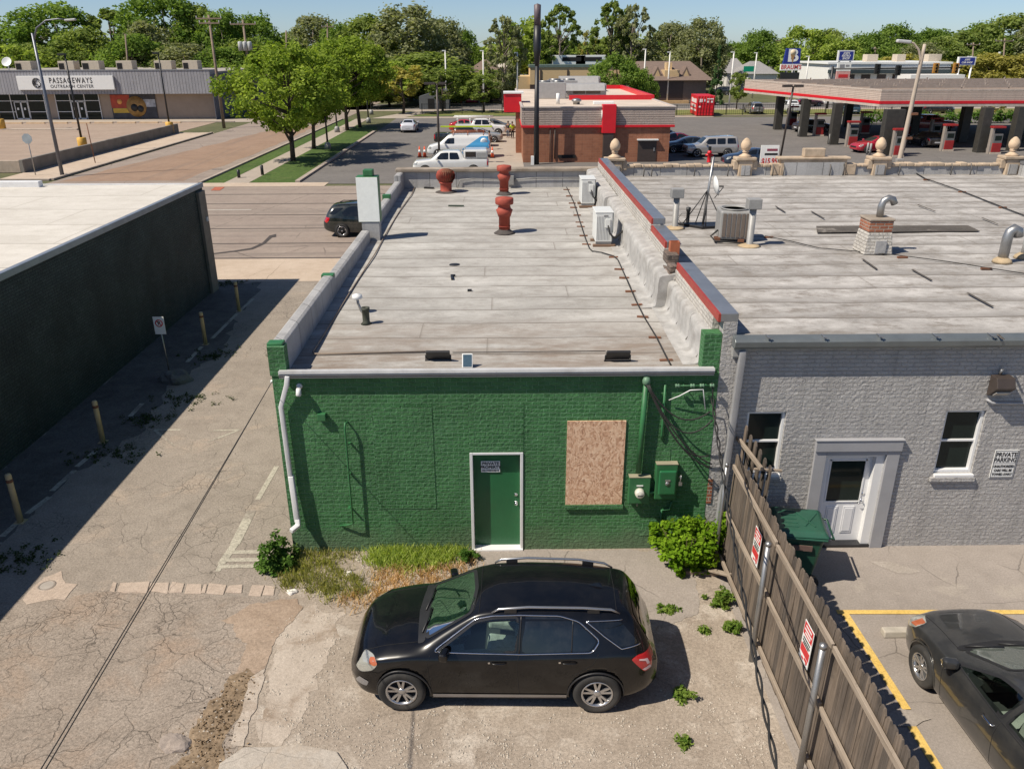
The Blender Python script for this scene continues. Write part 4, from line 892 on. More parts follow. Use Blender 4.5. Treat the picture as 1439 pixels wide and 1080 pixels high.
def near_suv():
    sp = SPEC['suv']; s = Shell(sp)
    root = thing('parked_suv', 'black family suv with roof rails parked side-on behind the green brick shop', 'car', (-.065, 10.13, 0), math.pi-rad(1.6))
    pm = paint('black_paint', (.003, .0032, .0042), .25, dust=.02)
    pm.node_tree.nodes['Principled BSDF'].inputs['Coat Weight'].default_value = .55; pm.node_tree.nodes['Principled BSDF'].inputs['Specular IOR Level'].default_value = .3
    W = [rounded(w_, .06, 4) for w_ in sp['wins']]; SC = rounded(sp['screen'], .09, 4)
    holes = [inset(W[0], .02)]; tops = [inset(SC, .03)]
    body = s.body(170, 5, holes, tops).build('body', pm, root)
    cut_wells(body, sp['axles'], .425, .92)
    cg = clear_glass('tinted_clear_glass', (.80, .90, .86), .15)
    s.top_panel(SC, .004, 16, 16).build('windscreen', clear_glass('windscreen_clear', (.55, .72, .66), .5), root, fix=False)
    n = len(SC); q = inset(SC, .055); mb = MB().add([(x, y, s.zt(x, y)+.007) for x, y in SC]+[(x, y, s.zt(x, y)+.007) for x, y in q], [(i, (i+1) % n, n+(i+1) % n, n+i) for i in range(n)])
    mb.build('windscreen_border', m_black, root, fix=False)
    s.top_panel(rounded(sp['back'], .06), .006, 8, 10, push=-.006).build('rear_window', m_tint, root, fix=False)
    # cabin seen through the glass
    cab = MB().box(-2.0, 1.5, -.75, .75, .40, .45).box(.62, 1.12, -.74, .74, .72, 1.0)
    cab.build('dashboard', M('cabin_dark', (.07, .07, .066), .7), root, bevel=.04)
    for y in (-.37, .37):
        st = MB().obox((-.05, y, .72), (.52, .5, .16), (0, rad(-8), 0)).obox((-.36, y, 1.0), (.14, .48, .62), (0, rad(-14), 0)).obox((-.45, y, 1.42), (.09, .26, .18), (0, rad(-14), 0))
        so_ = st.build('front_seat', M('seat_cloth', (.58, .56, .52), .9, var=.45, scale=9), root, bevel=.05, seg=3)
    MB().lathe([(.165+.014*math.cos(a), .014*math.sin(a)) for a in np.linspace(0, 2*math.pi, 9)], (.52, .37, 1.06), 24, Matrix.Rotation(rad(62), 3, 'Y')).build('steering_wheel', m_black, root)
    MB().box(-1.3, -1.2, -.7, .7, .45, 1.2).build('rear_bench', MC['cabin_dark'], root, bevel=.04)
    for sd in (1, -1):
        for i, wn in enumerate(W):
            o = s.panel(wn, sd, .004, 22, 8).build('side_window', cg if i == 0 else m_tint, root, fix=False)
            if i == 0: band(s, wn, .03, sd).build('window_border', m_black, root, fix=False)
        # bright trim all round the glasshouse, second and third pane separately
        up = [(.97, 1.065), (.36, 1.515), (.1, 1.58), (-.30, 1.60), (-.86, 1.59), (-1.14, 1.515), (-1.44, 1.255), (-1.33, 1.10), (-.3, 1.058)]
        s.line(rounded(up, .06, 4), sd, .0105, .004, 6, closed=True).build('window_trim', m_chrome, root)
        s.line([(-1.24, 1.515), (-1.80, 1.505)], sd, .008, .004, 5).build('window_trim', m_chrome, root)
        s.line([(-1.24, 1.515), (-1.5, 1.32), (-1.78, 1.145), (-2.08, 1.18)], sd, .010, .004, 6).build('window_trim', m_chrome, root)
        s.line([(-.275, 1.07), (-.305, 1.59)], sd, .012, .003, 6).build('pillar', m_black, root)
        s.line([(-1.03, 1.10), (-1.05, 1.53)], sd, .010, .004, 6).build('pillar', m_black, root)
        # shut lines
        sm = MB()
        for ln_ in ([(1.02, 1.02), (1.06, .9), (1.0, .32)], [(-.27, 1.05), (-.24, .9), (-.28, .30)], [(-1.42, 1.08), (-1.34, .92), (-1.08, .72), (-1.02, .40), (-1.0, .32)], [(1.0, .30), (-1.0, .30)]):
            s.line(ln_, sd, .0042, .0, 4, sm)
        sm.build('door_gap', m_dark, root)
        # handles, sill trim, cladding
        for x in (.02, -1.0):
            z = .93 + (.02 if x < 0 else 0); y = s.ys(x, z)
            MB().tube([(x+.11, sd*(y-.005), z), (x+.08, sd*(y+.03), z), (x-.08, sd*(y+.03), z+.004), (x-.11, sd*(y-.005), z+.004)], .013, 8).build('door_handle', pm, root)
            MB().obox((x+.14, sd*(y+.002), z), (.03, .01, .03)).build('lock', m_chrome, root)
        s.panel([(1.0, .255), (1.0, .335), (-.98, .335), (-.98, .255)], sd, .012, 20, 2).build('sill_trim', M('silver_trim', (.36, .36, .37), .3, .6, var=.06), root, fix=False)
        MB().box(-.98, 1.02, sd*.83-.02, sd*.83+.02, .20, .26).build('sill_cladding', m_black, root)
        for x in sp['axles']:
            arc = [(x+.43*math.cos(a), .335+.43*math.sin(a)*.98) for a in np.linspace(-.12, math.pi+.12, 26)]
            s.line(arc, sd, .016, -.003, 6).build('arch_lip', m_black, root)
            MB().lathe([(0, 0), (.42, 0), (.42, .02), (0, .02)], (x, sd*.55, .38), 28, Matrix.Rotation(rad(90), 3, 'X')).build('wheel_well', m_dark, root)
        # lamps
        hp = rounded([(2.27, .70), (2.10, .925), (1.90, .935), (1.83, .86), (1.93, .74), (2.16, .66)], .05)
        s.panel(hp, sd, .008, 16, 8).build('headlight', m_lamp, root, fix=False)
        s.panel(rounded([(2.0, .90), (1.90, .925), (1.84, .86), (1.90, .82), (2.0, .84)], .02), sd, .012, 8, 4).build('indicator', m_amber, root, fix=False)
        s.line(hp, sd, .006, .006, 5, closed=True).build('lamp_trim', m_black, root)
        s.panel(rounded([(2.30, .42), (2.2, .56), (2.02, .52), (2.06, .42)], .03), sd, .008, 8, 4).build('fog_lamp', MC['silver_trim'], root, fix=False)
        tp = rounded([(-1.93, 1.0), (-2.04, 1.055), (-2.27, 1.06), (-2.31, .93), (-2.27, .78), (-2.16, .74), (-2.05, .86)], .03)
        s.panel(tp, sd, .008, 14, 8).build('tail_light', m_tail, root, fix=False)
        s.panel([(-2.06, .99), (-2.2, .97), (-2.24, .88), (-2.2, .86), (-2.17, .94), (-2.06, .965)], sd, .013, 8, 3).build('tail_reflector', M('pale_lens', (.75, .55, .55), .2), root, fix=False)
        s.panel([(-2.12, .80), (-2.25, .85), (-2.27, .80), (-2.16, .765)], sd, .013, 6, 3).build('tail_reflector', MC['pale_lens'], root, fix=False)
        # mirror on its arm
        y = s.ys(.78, 1.08); MB().obox((.80, sd*(y+.13), 1.12), (.13, .20, .155), (0, 0, sd*rad(-12))).build('mirror', pm, root, bevel=.045, seg=3)
        MB().obox((.82, sd*(y+.02), 1.06), (.06, .12, .05)).build('mirror_arm', m_black, root)
        # roof rail on feet
        rl = [(.12, .02), (.02, .075), (-.4, .085), (-1.2, .085), (-1.62, .07), (-1.76, .01)]
        yy = lambda x: s.val('wt', x)*.985
        MB().tube([(x, sd*yy(x), s.zt(x, yy(x))+dz) for x, dz in rl], [.014, .02, .02, .02, .02, .014], 8).build('roof_rail', M('satin_rail', (.42, .42, .43), .25, .8, var=.05, bmp=0), root)
        for x in (-.15, -1.35): MB().box(x-.09, x+.09, sd*yy(x)-.015, sd*yy(x)+.015, s.zt(x, yy(x))-.01, s.zt(x, yy(x))+.075).build('rail_foot', m_black, root, bevel=.01)
    # roof grooves, antenna fin, wipers, bonnet edge, bumpers
    gv = MB()
    for x in (.30, -1.72): gv.tube([(x+.02*abs(y), y, s.zt(x, y)+.001) for y in np.linspace(-.58, .58, 15)], .005, 4)
    gv.tube([(x, .66-.02*(x-1.2), s.zt(x, .66-.02*(x-1.2))+.001) for x in np.linspace(1.2, 2.15, 14)], .005, 4)
    gv.tube([(x, -.66+.02*(x-1.2), s.zt(x, -.66+.02*(x-1.2))+.001) for x in np.linspace(1.2, 2.15, 14)], .005, 4)
    gv.build('panel_gap', m_dark, root)
    MB().add([(-1.45, 0, s.zt(-1.45, 0)+.06), (-1.30, 0, s.zt(-1.3, 0)), (-1.55, -.04, s.zt(-1.55, 0)), (-1.55, .04, s.zt(-1.55, 0)), (-1.5, 0, s.zt(-1.5, 0)+.065)], [(0, 1, 2), (0, 3, 1), (0, 2, 4), (0, 4, 3), (4, 2, 3)]).build('antenna_fin', pm, root)
    for y0 in (.02, .52): MB().tube([(1.16, y0, s.zt(1.16, y0)+.02), (1.10, y0-.28, s.zt(1.10, y0-.28)+.03), (1.07, y0-.52, s.zt(1.07, y0-.52)+.025)], .013, 5).build('wiper', m_black, root)
    s.top_panel(rounded([(1.21, -.70), (1.10, -.69), (1.15, 0), (1.10, .69), (1.21, .70), (1.26, 0)], .03), .007, 6, 16).build('cowl', m_black, root, fix=False)
    MB().box(2.25, 2.385, -.40, .40, .48, .70).build('grille', M('grille_chrome_black', (.05, .05, .05), .3, .5), root, bevel=.03)
    MB().box(2.30, 2.395, -.42, .42, .58, .61).build('grille_bar', m_chrome, root, bevel=.01)
    MB().box(-2.392, -2.33, -.26, .26, .60, .72).build('plate_panel', m_plate, root, bevel=.01)
    for o in root.children:      # shorter overhangs, slightly lower roof
        for v in o.data.vertices:
            x, z = v.co.x, v.co.z
            v.co.x = 1.455+(x-1.455)*.85 if x > 1.455 else (-1.42+(x+1.42)*.92 if x < -1.42 else x)
            if z > .5: v.co.z = .5+(z-.5)*.955
    add_wheels(root, s, sp['axles'], .355, .225, True, .012)
near_suv()
def near_sedan():
    sp = SPEC['sedan']; s = Shell(sp, .11)
    root = thing('parked_sedan', 'dark charcoal sedan cut off by the right edge, parked beside the yellow line', 'car', (7.30, 8.40, 0), rad(92.5))
    pm = paint('charcoal_paint', (.026, .027, .028), .3, dust=.08)
    W = [rounded(w_, .06, 4) for w_ in sp['wins']]; SC = rounded(sp['screen'], .09, 4)
    body = s.body(150, 5, [inset(x, .02) for x in W], []).build('body', pm, root)
    cut_wells(body, sp['axles'], .385, .90)
    cg = clear_glass('sedan_glass', (.72, .82, .78), .25)
    s.top_panel(SC, .004, 16, 16).build('windscreen', glass('sedan_screen', (.10, .115, .10), .05), root, fix=False)
    n = len(SC); q = inset(SC, .05); MB().add([(x, y, s.zt(x, y)+.007) for x, y in SC]+[(x, y, s.zt(x, y)+.007) for x, y in q], [(i, (i+1) % n, n+(i+1) % n, n+i) for i in range(n)]).build('windscreen_border', m_black, root, fix=False)
    s.top_panel(rounded(sp['back'], .06), .006, 8, 10).build('rear_window', m_tint, root, fix=False)
    MB().box(-1.6, 1.3, -.72, .72, .34, .38).box(.45, .95, -.70, .70, .62, .88).build('dashboard', MC['cabin_dark'], root, bevel=.04)
    for y in (-.36, .36):
        MB().obox((-.15, y, .56), (.5, .48, .16), (0, rad(-8), 0)).obox((-.45, y, .84), (.14, .46, .58), (0, rad(-16), 0)).obox((-.54, y, 1.2), (.08, .25, .16), (0, rad(-14), 0)).build('front_seat', M('grey_seat', (.46, .45, .41), .9, var=.4), root, bevel=.05, seg=3)
    MB().obox((-1.0, 0, .55), (.45, 1.2, .16)).obox((-1.3, 0, .82), (.14, 1.2, .55), (0, rad(-18), 0)).build('rear_bench', MC['grey_seat'], root, bevel=.05)
    MB().lathe([(.17+.015*math.cos(a), .015*math.sin(a)) for a in np.linspace(0, 2*math.pi, 9)], (.32, .36, .93), 24, Matrix.Rotation(rad(62), 3, 'Y')).tube([(.30, .20, .92), (.30, .52, .92)], .02, 6).build('steering_wheel', m_black, root)
    for sd in (1, -1):
        for wn in W:
            s.panel(wn, sd, .004, 20, 8).build('side_window', cg, root, fix=False); band(s, wn, .035, sd).build('window_border', m_black, root, fix=False)
        s.line([(.8, .95), (-.4, .95), (-1.4, .985)], sd, .008, .003, 6).build('belt_trim', m_black, root)
        sm = MB()
        for ln_ in ([(.80, .92), (.86, .7), (.80, .28)], [(-.39, .94), (-.36, .7), (-.40, .27)], [(-1.42, .97), (-1.2, .72), (-1.02, .5), (-.98, .28)]): s.line(ln_, sd, .0042, .0, 4, sm)
        sm.build('door_gap', m_dark, root)
        for x in (-.22, -1.12):
            z = .82; y = s.ys(x, z); MB().tube([(x+.11, sd*(y-.005), z), (x+.08, sd*(y+.032), z), (x-.08, sd*(y+.032), z+.004), (x-.11, sd*(y-.005), z+.004)], .015, 8).build('door_handle', m_chrome, root)
        for x in sp['axles']:
            s.line([(x+.39*math.cos(a), .31+.39*math.sin(a)) for a in np.linspace(-.1, math.pi+.1, 24)], sd, .012, -.003, 6).build('arch_lip', pm, root)
            MB().lathe([(0, 0), (.38, 0), (.38, .02), (0, .02)], (x, sd*.53, .35), 28, Matrix.Rotation(rad(90), 3, 'X')).build('wheel_well', m_dark, root)
        hp = rounded([(2.14, .62), (1.97, .80), (1.70, .845), (1.72, .76), (1.95, .62)], .04)
        s.panel(hp, sd, .008, 16, 6).build('headlight', m_lamp, root, fix=False)
        s.panel(rounded([(1.92, .70), (1.90, .80), (1.72, .84), (1.735, .77)], .02), sd, .012, 8, 4).build('indicator', m_amber, root, fix=False)
        s.panel(sp['tail'], sd, .008, 10, 4).build('tail_light', m_tail, root, fix=False)
        y = s.ys(.62, .95); MB().obox((.66, sd*(y+.14), 1.0), (.13, .22, .15), (0, 0, sd*rad(-14))).build('mirror', pm, root, bevel=.045, seg=3)
        MB().obox((.735, sd*(y+.14), .985), (.02, .16, .03), (0, 0, sd*rad(-14))).build('mirror_lamp', m_chrome, root)
    s.top_panel(rounded([(1.02, -.66), (.90, -.65), (.97, 0), (.90, .65), (1.02, .66), (1.09, 0)], .03), .007, 6, 16).build('cowl', m_black, root, fix=False)
    for y0 in (.05, .55): MB().tube([(.98, y0, s.zt(.98, y0)+.02), (.90, y0-.28, s.zt(.90, y0-.28)+.03), (.86, y0-.5, s.zt(.86, y0-.5)+.025)], .013, 5).build('wiper', m_black, root)
    gv = MB()
    for q in (-1, 1): gv.tube([(x, q*(.64-.05*(x-1.0)), s.zt(x, .64-.05*(x-1.0))+.001) for x in np.linspace(1.0, 2.0, 14)], .005, 4)
    gv.build('panel_gap', m_dark, root)
    MB().box(2.2, 2.262, -.5, .5, .38, .58).build('grille', m_black, root, bevel=.02)
    add_wheels(root, s, sp['axles'], .325, .205, True, .012, spokes=5, frac=.64)
near_sedan()

# ================================================================ FOLIAGE
def leaf_mesh(name, centers, radii, per, size, mat, seed, parent=None, flat=.0, squash=.8, upward=.0, elong=1.5):
    """many leaf-sized faces in clumps; each leaf has its own tint, each clump a leaning tint"""
    rg = np.random.default_rng(seed); cs = np.repeat(np.array(centers, float), per, 0); rs = np.repeat(np.array(radii, float), per)
    n = len(cs); ct = np.repeat(rg.uniform(-.25, .25, len(centers)), per)
    d = rg.normal(size=(n, 3)); d /= np.linalg.norm(d, axis=1)[:, None]; rr = rg.uniform(0, 1, n)**.45
    p = cs + d*(rs*rr)[:, None]*np.array([1, 1, squash])
    nm = d*.6 + rg.normal(size=(n, 3))*.7 + np.array([0, 0, .5+upward]); nm /= np.linalg.norm(nm, axis=1)[:, None]
    a = np.cross(nm, rg.normal(size=(n, 3))); a /= np.linalg.norm(a, axis=1)[:, None]; b = np.cross(nm, a)
    sz = size*rg.uniform(.6, 1.35, n); a *= (sz*elong*.5)[:, None]; b *= (sz*.5)[:, None]
    v = np.stack([p-a, p-b*.9+a*.1, p+a, p+b*.9+a*.1], 1).reshape(-1, 3)
    me = bpy.data.meshes.new(name); me.vertices.add(4*n); me.vertices.foreach_set('co', v.ravel().astype(np.float32))
    me.loops.add(4*n); me.loops.foreach_set('vertex_index', np.arange(4*n, dtype=np.int32)); me.polygons.add(n)
    me.polygons.foreach_set('loop_start', np.arange(0, 4*n, 4, dtype=np.int32)); me.update(calc_edges=True)
    at = me.attributes.new('tint', 'FLOAT', 'FACE'); at.data.foreach_set('value', np.clip(rg.normal(.5, .2, n)+ct, 0, 1).astype(np.float32))
    me.materials.append(mat)
    o = bpy.data.objects.new(name, me); C.objects.link(o)
    if parent: o.parent = parent
    return o
def grass_mesh(name, pts, h, mat, seed, w=.012, parent=None):
    """blades: one bent triangle pair each"""
    rg = np.random.default_rng(seed); P = np.array(pts, float); n = len(P); hh = np.asarray(h)*rg.uniform(.5, 1.3, n)
    an = rg.uniform(0, 2*np.pi, n); s = np.stack([np.cos(an), np.sin(an), 0*an], 1)*(w*rg.uniform(.7, 1.5, n))[:, None]
    an2 = rg.uniform(0, 2*np.pi, n); le = np.stack([np.cos(an2), np.sin(an2), 0*an2], 1)*(hh*rg.uniform(.1, .7, n))[:, None]
    v = np.stack([P-s, P+s, P+le*.4+s*.7+np.array([0, 0, 1])*(hh*.6)[:, None], P+le+np.array([0, 0, 1])*hh[:, None]], 1).reshape(-1, 3)
    me = bpy.data.meshes.new(name); me.vertices.add(4*n); me.vertices.foreach_set('co', v.ravel().astype(np.float32))
    me.loops.add(4*n); me.loops.foreach_set('vertex_index', np.arange(4*n, dtype=np.int32)); me.polygons.add(n)
    me.polygons.foreach_set('loop_start', np.arange(0, 4*n, 4, dtype=np.int32)); me.update(calc_edges=True)
    at = me.attributes.new('tint', 'FLOAT', 'FACE'); at.data.foreach_set('value', np.clip(rg.normal(.5, .25, n), 0, 1).astype(np.float32))
    me.materials.append(mat); o = bpy.data.objects.new(name, me); C.objects.link(o)
    if parent: o.parent = parent
    return o
L_bright = leaf_mat('leaf_lime', (.07, .16, .008), (.24, .38, .03)); L_mid = leaf_mat('leaf_mid', (.04, .10, .018), (.14, .24, .05))
L_weed = leaf_mat('leaf_weed', (.07, .14, .02), (.25, .33, .07)); L_straw = leaf_mat('straw', (.46, .30, .16), (.85, .62, .40), .35)
L_grass = leaf_mat('grass_blade', (.22, .32, .05), (.60, .66, .22), .5); L_olive = leaf_mat('leaf_olive', (.18, .22, .05), (.55, .50, .22), .5)

# ================================================================ AT THE BACK OF THE GREEN SHOP
# bush by the fence post
bu = thing('leafy_bush', 'bright lime green bush against the green wall below the electric boxes', 'bush', (3.42, 12.85, 0))
r = random.Random(3); cs = []; rs = []
for k in range(80):
    a = r.uniform(0, 6.28); q = r.uniform(0, 1)**.5; z = .1+r.uniform(0, 1.0)*(1-.35*q)
    cs.append((.58*q*math.cos(a)*(1+.2*math.sin(a*3)), .43*q*math.sin(a), z+.12*math.sin(a*2+1))); rs.append(r.uniform(.07, .22))
leaf_mesh('foliage', cs, rs, 95, .066, L_bright, 11, bu, upward=.5, elong=1.3)
st = MB()
for k in range(12):
    a = r.uniform(0, 6.28); st.tube([(.1*math.cos(a), .08*math.sin(a), 0), (.3*math.cos(a), .25*math.sin(a), .45), (.5*math.cos(a), .38*math.sin(a), .85)], [.012, .009, .004], 5)
st.build('stem', M('twig', (.12, .09, .05), .9), bu)
b2 = thing('leafy_bush', 'small bright green shoots squeezed between the grey downspout and the wooden fence', 'bush', (4.2, 13.0, 0))
leaf_mesh('foliage', [(r.uniform(-.14, .14), r.uniform(-.1, .1), r.uniform(.2, 1.0)) for _ in range(26)], [.12]*26, 34, .08, L_bright, 12, b2, upward=.5)
sh = thing('dark_shrub', 'dark green leafy shrub growing at the foot of the white downspout', 'bush', (-4.35, 13.0, 0))
leaf_mesh('foliage', [(r.gauss(-.02, .2), r.gauss(-.05, .17), abs(r.gauss(.15, .26))) for _ in range(44)], [.12]*44, 44, .055, L_mid, 13, sh, upward=.4)
def weeds(label, px, py, rad_, n, hh, mat, seed, name='weed_clump'):
    c = G(px, py); t = thing(name, label, 'weed', c); q = random.Random(seed)
    leaf_mesh('foliage', [(q.gauss(0, rad_*.42), q.gauss(0, rad_*.36), q.uniform(.0, 1)**1.6*hh*.8) for _ in range(n)], [.07]*n, 26, .036, mat, seed, t, upward=.6, elong=2.2)
weeds('green weed tuft at the left foot of the wooden fence, near the middle post', 1012, 850, .22, 30, .35, L_weed, 21)
weeds('trailing green weed along the fence foot just before the middle steel post', 1027, 885, .14, 16, .22, L_weed, 22)
weeds('spiky green weed on the gravel beside the suv shadow', 959, 980, .16, 20, .2, L_weed, 23)
weeds('sparse weed alone on the gravel, nearest the bottom edge', 961, 1045, .1, 9, .1, L_weed, 24)
weeds('low weed strip in the paving crack behind the suv tail', 940, 860, .2, 14, .07, L_weed, 25)
weeds('small weed between the suv tail and the fence foot', 990, 886, .09, 8, .08, L_weed, 26)
weeds('broad leaved weed growing by the bonnet of the suv at the wall', 655, 788, .2, 24, .32, L_mid, 27)
# grass at the wall foot: uncountable
def scatter(poly, n, seed):
    q = np.random.default_rng(seed); P = np.array([tuple(G(*p)[:2]) for p in poly]); lo, hi = P.min(0), P.max(0); out = []
    pl_ = [tuple(p) for p in P]
    cc = [p for p in (q.uniform(lo, hi) for _ in range(260)) if in_poly(p, pl_)]; sg = q.uniform(.03, .17, len(cc))
    while len(out) < n:
        k = q.integers(len(cc)); p = cc[k]+q.normal(0, sg[k], 2)
        if p[1] < 13.40: out.append((p[0], p[1], .005))
    return out
g1 = scatter([(515, 775), (530, 769), (655, 772), (650, 784), (610, 798), (560, 803), (525, 792)], 3000, 1)
stuff(grass_mesh('green_grass', g1, .17, L_grass, 2, .006), 'tall green grass along the foot of the green wall left of its door', 'grass')
g2 = scatter([(540, 795), (600, 796), (670, 786), (650, 815), (580, 835), (505, 858), (470, 848), (510, 830)], 2100, 3)
stuff(grass_mesh('dry_grass', g2, .12, L_straw, 4, .006), 'dry straw coloured grass in front of the suv bonnet', 'grass')
g3 = scatter([(385, 790), (440, 768), (500, 772), (478, 800), (520, 830), (470, 850), (445, 835), (400, 825)], 3000, 5)
stuff(grass_mesh('mixed_grass', g3, .13, L_olive, 6, .006), 'olive and green mixed grass spreading from the downspout corner', 'grass')
rl = np.random.default_rng(5)
lt = leaf_mesh('leaf_litter', [(p[0], p[1], .012) for p in scatter([(350, 942), (352, 958), (340, 985), (328, 1015), (305, 1078), (240, 1085), (265, 1050), (278, 1015), (300, 985), (325, 958)], 130, 7)], [.14]*130, 5, .026, leaf_mat('litter', (.06, .04, .022), (.34, .24, .15), .05), 8, None, squash=.12, elong=2.0)
stuff(lt, 'brown dead leaf litter and grit in the dirt patch beside the alley', 'leaf litter')
def pebbles(name, pts, s0, s1, mat, seed, lb):
    rg = np.random.default_rng(seed); base = np.array([(1, 0, 0), (-1, 0, 0), (0, 1, 0), (0, -1, 0), (0, 0, .7), (0, 0, -.3)]); vs = []; fs = []
    T = [(0, 2, 4), (2, 1, 4), (1, 3, 4), (3, 0, 4), (2, 0, 5), (1, 2, 5), (3, 1, 5), (0, 3, 5)]
    for p in pts:
        o = len(vs); sz = s0+(s1-s0)*rg.uniform()**3; a = rg.uniform(0, 6.28); q = base*rg.uniform(.7, 1.3, 3)*sz
        for v in q: vs.append((p[0]+v[0]*math.cos(a)-v[1]*math.sin(a), p[1]+v[0]*math.sin(a)+v[1]*math.cos(a), p[2]+v[2]))
        fs += [tuple(k+o for k in f) for f in T]
    mb = MB(); mb.v = vs; mb.f = fs; mb.sm = [False]*len(fs); return stuff(mb.build(name, mat, fix=False), lb, 'gravel')
m_peb = M('pebble', (.42, .37, .31), .9, var=.45, scale=25)
pebbles('loose_gravel', scatter([(395, 850), (480, 860), (500, 1000), (930, 1000), (985, 870), (1040, 950), (1110, 1090), (330, 1090), (350, 1000)], 2600, 9), .007, .024, m_peb, 3, 'loose gravel strewn over the ground around the suv')
pebbles('loose_stones', scatter([(352, 930), (365, 950), (360, 990), (335, 1040), (300, 1085), (225, 1085), (250, 1030), (280, 985), (315, 945)], 150, 10), .01, .035, m_peb, 4, 'broken asphalt crumbs around the dirt patch')
pebbles('kerb_grit', scatter([(520, 765), (660, 770), (650, 780), (600, 800), (480, 840), (440, 850), (450, 800)], 500, 11), .01, .035, m_peb, 6, 'pale grit and crumbs along the foot of the green wall')
# stones in the weeds
def stone(px, py, sx, sy, sz, label, mat, seed, name='stone'):
    rg = random.Random(seed); mb = MB(); bm = bmesh.new(); bmesh.ops.create_icosphere(bm, subdivisions=3, radius=1)
    for v in bm.verts:
        k = 1+.22*math.sin(v.co.x*3.1+seed)*math.sin(v.co.y*2.7+seed*2)+.1*math.sin(v.co.z*6+v.co.x*5+seed); v.co = Vector((v.co.x*sx*k, v.co.y*sy*k, max(-.2, min(.75, v.co.z))*sz*k))
    for v in bm.verts: v.co += Vector((rg.uniform(-1, 1), rg.uniform(-1, 1), rg.uniform(-.6, .6)))*.05*min(sx, sz*2)
    me = bpy.data.meshes.new(name); bm.to_mesh(me); bm.free(); me.materials.append(mat)
    o = bpy.data.objects.new(name, me); C.objects.link(o); o.location = G(px, py, .0); return tag(o, label, 'stone')
m_rock = M('rock', (.30, .25, .215), .9, var=.3, scale=8, bmp=.5)
stone(491, 808, .075, .07, .1, 'small round white stone in the grass before the green wall', M('white_rock', (.72, .68, .62), .8, var=.15), 1)
stone(410, 832, .09, .07, .06, 'small pale stone at the end of the broken concrete drain strip', M('white_rock'), 2)
stone(246, 1045, .23, .17, .10, 'flat grey broken lump of concrete beside the dirt patch', m_rock, 3)
stone(248, 535, .42, .34, .36, 'large dark boulder in the shade by the no parking sign', M('dark_rock', (.13, .12, .11), .9, var=.3, scale=5, bmp=.5), 4, 'boulder')
m_wood = wood_mat('weathered_picket', (.062, .048, .037), (.19, .155, .125), 2, along=.148)
m_rail = wood_mat('pale_rail', (.20, .155, .115), (.38, .315, .25), 1)
m_board = wood_mat('grey_board', (.14, .10, .075), (.34, .27, .21), 0)
tag(MB().obox((0, 0, .04), (1.0, .14, .07), (0, 0, rad(-6))).build('plank', m_board, None, G(995, 806), bevel=.008), 'short brown plank lying flat at the foot of the bush', 'plank')
tag(MB().obox((0, 0, .16), (.11, .8, .04), (rad(-20), 0, rad(32))).build('plank', m_rail, None, G(1003, 812), bevel=.006), 'pale plank leaning at a slant on the fence foot', 'plank')
# utility boxes and pipes on the wall
hb = thing('meter_box', 'green painted electric meter box with round glass meter on the green wall', 'meter', V(897, 684, 13.42))
MB().box(-.2, .2, -.14, 0, -.28, .28).build('case', m_greenpaint, hb, bevel=.012)
MB().box(-.205, .205, -.145, 0, .28, .286).build('lid', M('dusty_green', (.30, .27, .19), .8, var=.2), hb)
MB().lathe([(.0, 0), (.095, 0), (.095, .03), (.085, .10), (.075, .115), (.0, .12)], (-.0, -.14, -.03), 24, Matrix.Rotation(rad(90), 3, 'X')).build('meter', M('meter_glass', (.62, .60, .52), .12, coat=1, var=.2, scale=20), hb)
MB().box(-.05, .05, -.263, -.258, -.05, -.035).build('dial', m_ink, hb)
MB().box(-.06, .06, -.152, -.141, .10, .12).build('plate', m_signw, hb)
MB().tube([(-.02, -.1, -.28), (-.02, -.1, -.36)], .012, 6).build('seal', m_galv, hb)
db = thing('breaker_box', 'larger green electric disconnect box with padlock beside the meter', 'electric box', V(935, 672, 13.42))
MB().box(-.21, .19, -.14, 0, -.37, .37).build('case', m_greenpaint, db, bevel=.01)
MB().box(-.215, .195, -.145, 0, .37, .377).build('lid', M('dusty_green'), db)
MB().box(-.16, .17, -.20, -.14, -.25, .26).build('door', M('box_door_green', (.02, .135, .05), .35, var=.1), db, bevel=.035, seg=3)
MB().lathe([(.0, 0), (.045, 0), (.04, .015), (.0, .02)], (0, -.2, .0), 14, Matrix.Rotation(rad(90), 3, 'X')).box(-.045, .05, -.212, -.2, .05, .085).build('handle', m_galv, db)
MB().tube([(.22, -.16, .1), (.25, -.17, .16), (.25, -.17, .02)], .014, 6).obox((.25, -.17, -.02), (.06, .03, .07)).build('padlock', m_galv, db)
MB().tube([(-.20, -.08, -.25), (-.34, -.08, -.26)], .03, 8).build('conduit', m_greenpaint, db)
tag(MB().tube([V(944, 704, 13.36), V(941, 715, 13.39), V(930, 716, 13.39), V(925, 772, 13.39)], .022, 8).build('conduit', m_greenpaint), 'thin green conduit from the disconnect box down to the ground', 'conduit')
ma = thing('service_mast', 'thick green conduit rising from the meter box to a weatherhead under the gutter', 'conduit', V(897, 664, 13.33))
a, b = V(896, 664, 13.33), V(907, 538, 13.33)
MB().tube([a-a, b-a], .05, 14).build('pipe', m_greenpaint, ma)
MB().lathe([(.05, -.02), (.07, 0), (.075, .06), (.05, .12), (.0, .13)], b-a+Vector((0, -.02, 0)), 14).build('weatherhead', M('aged_green', (.12, .22, .14), .5, var=.3), ma)
wi = MB()
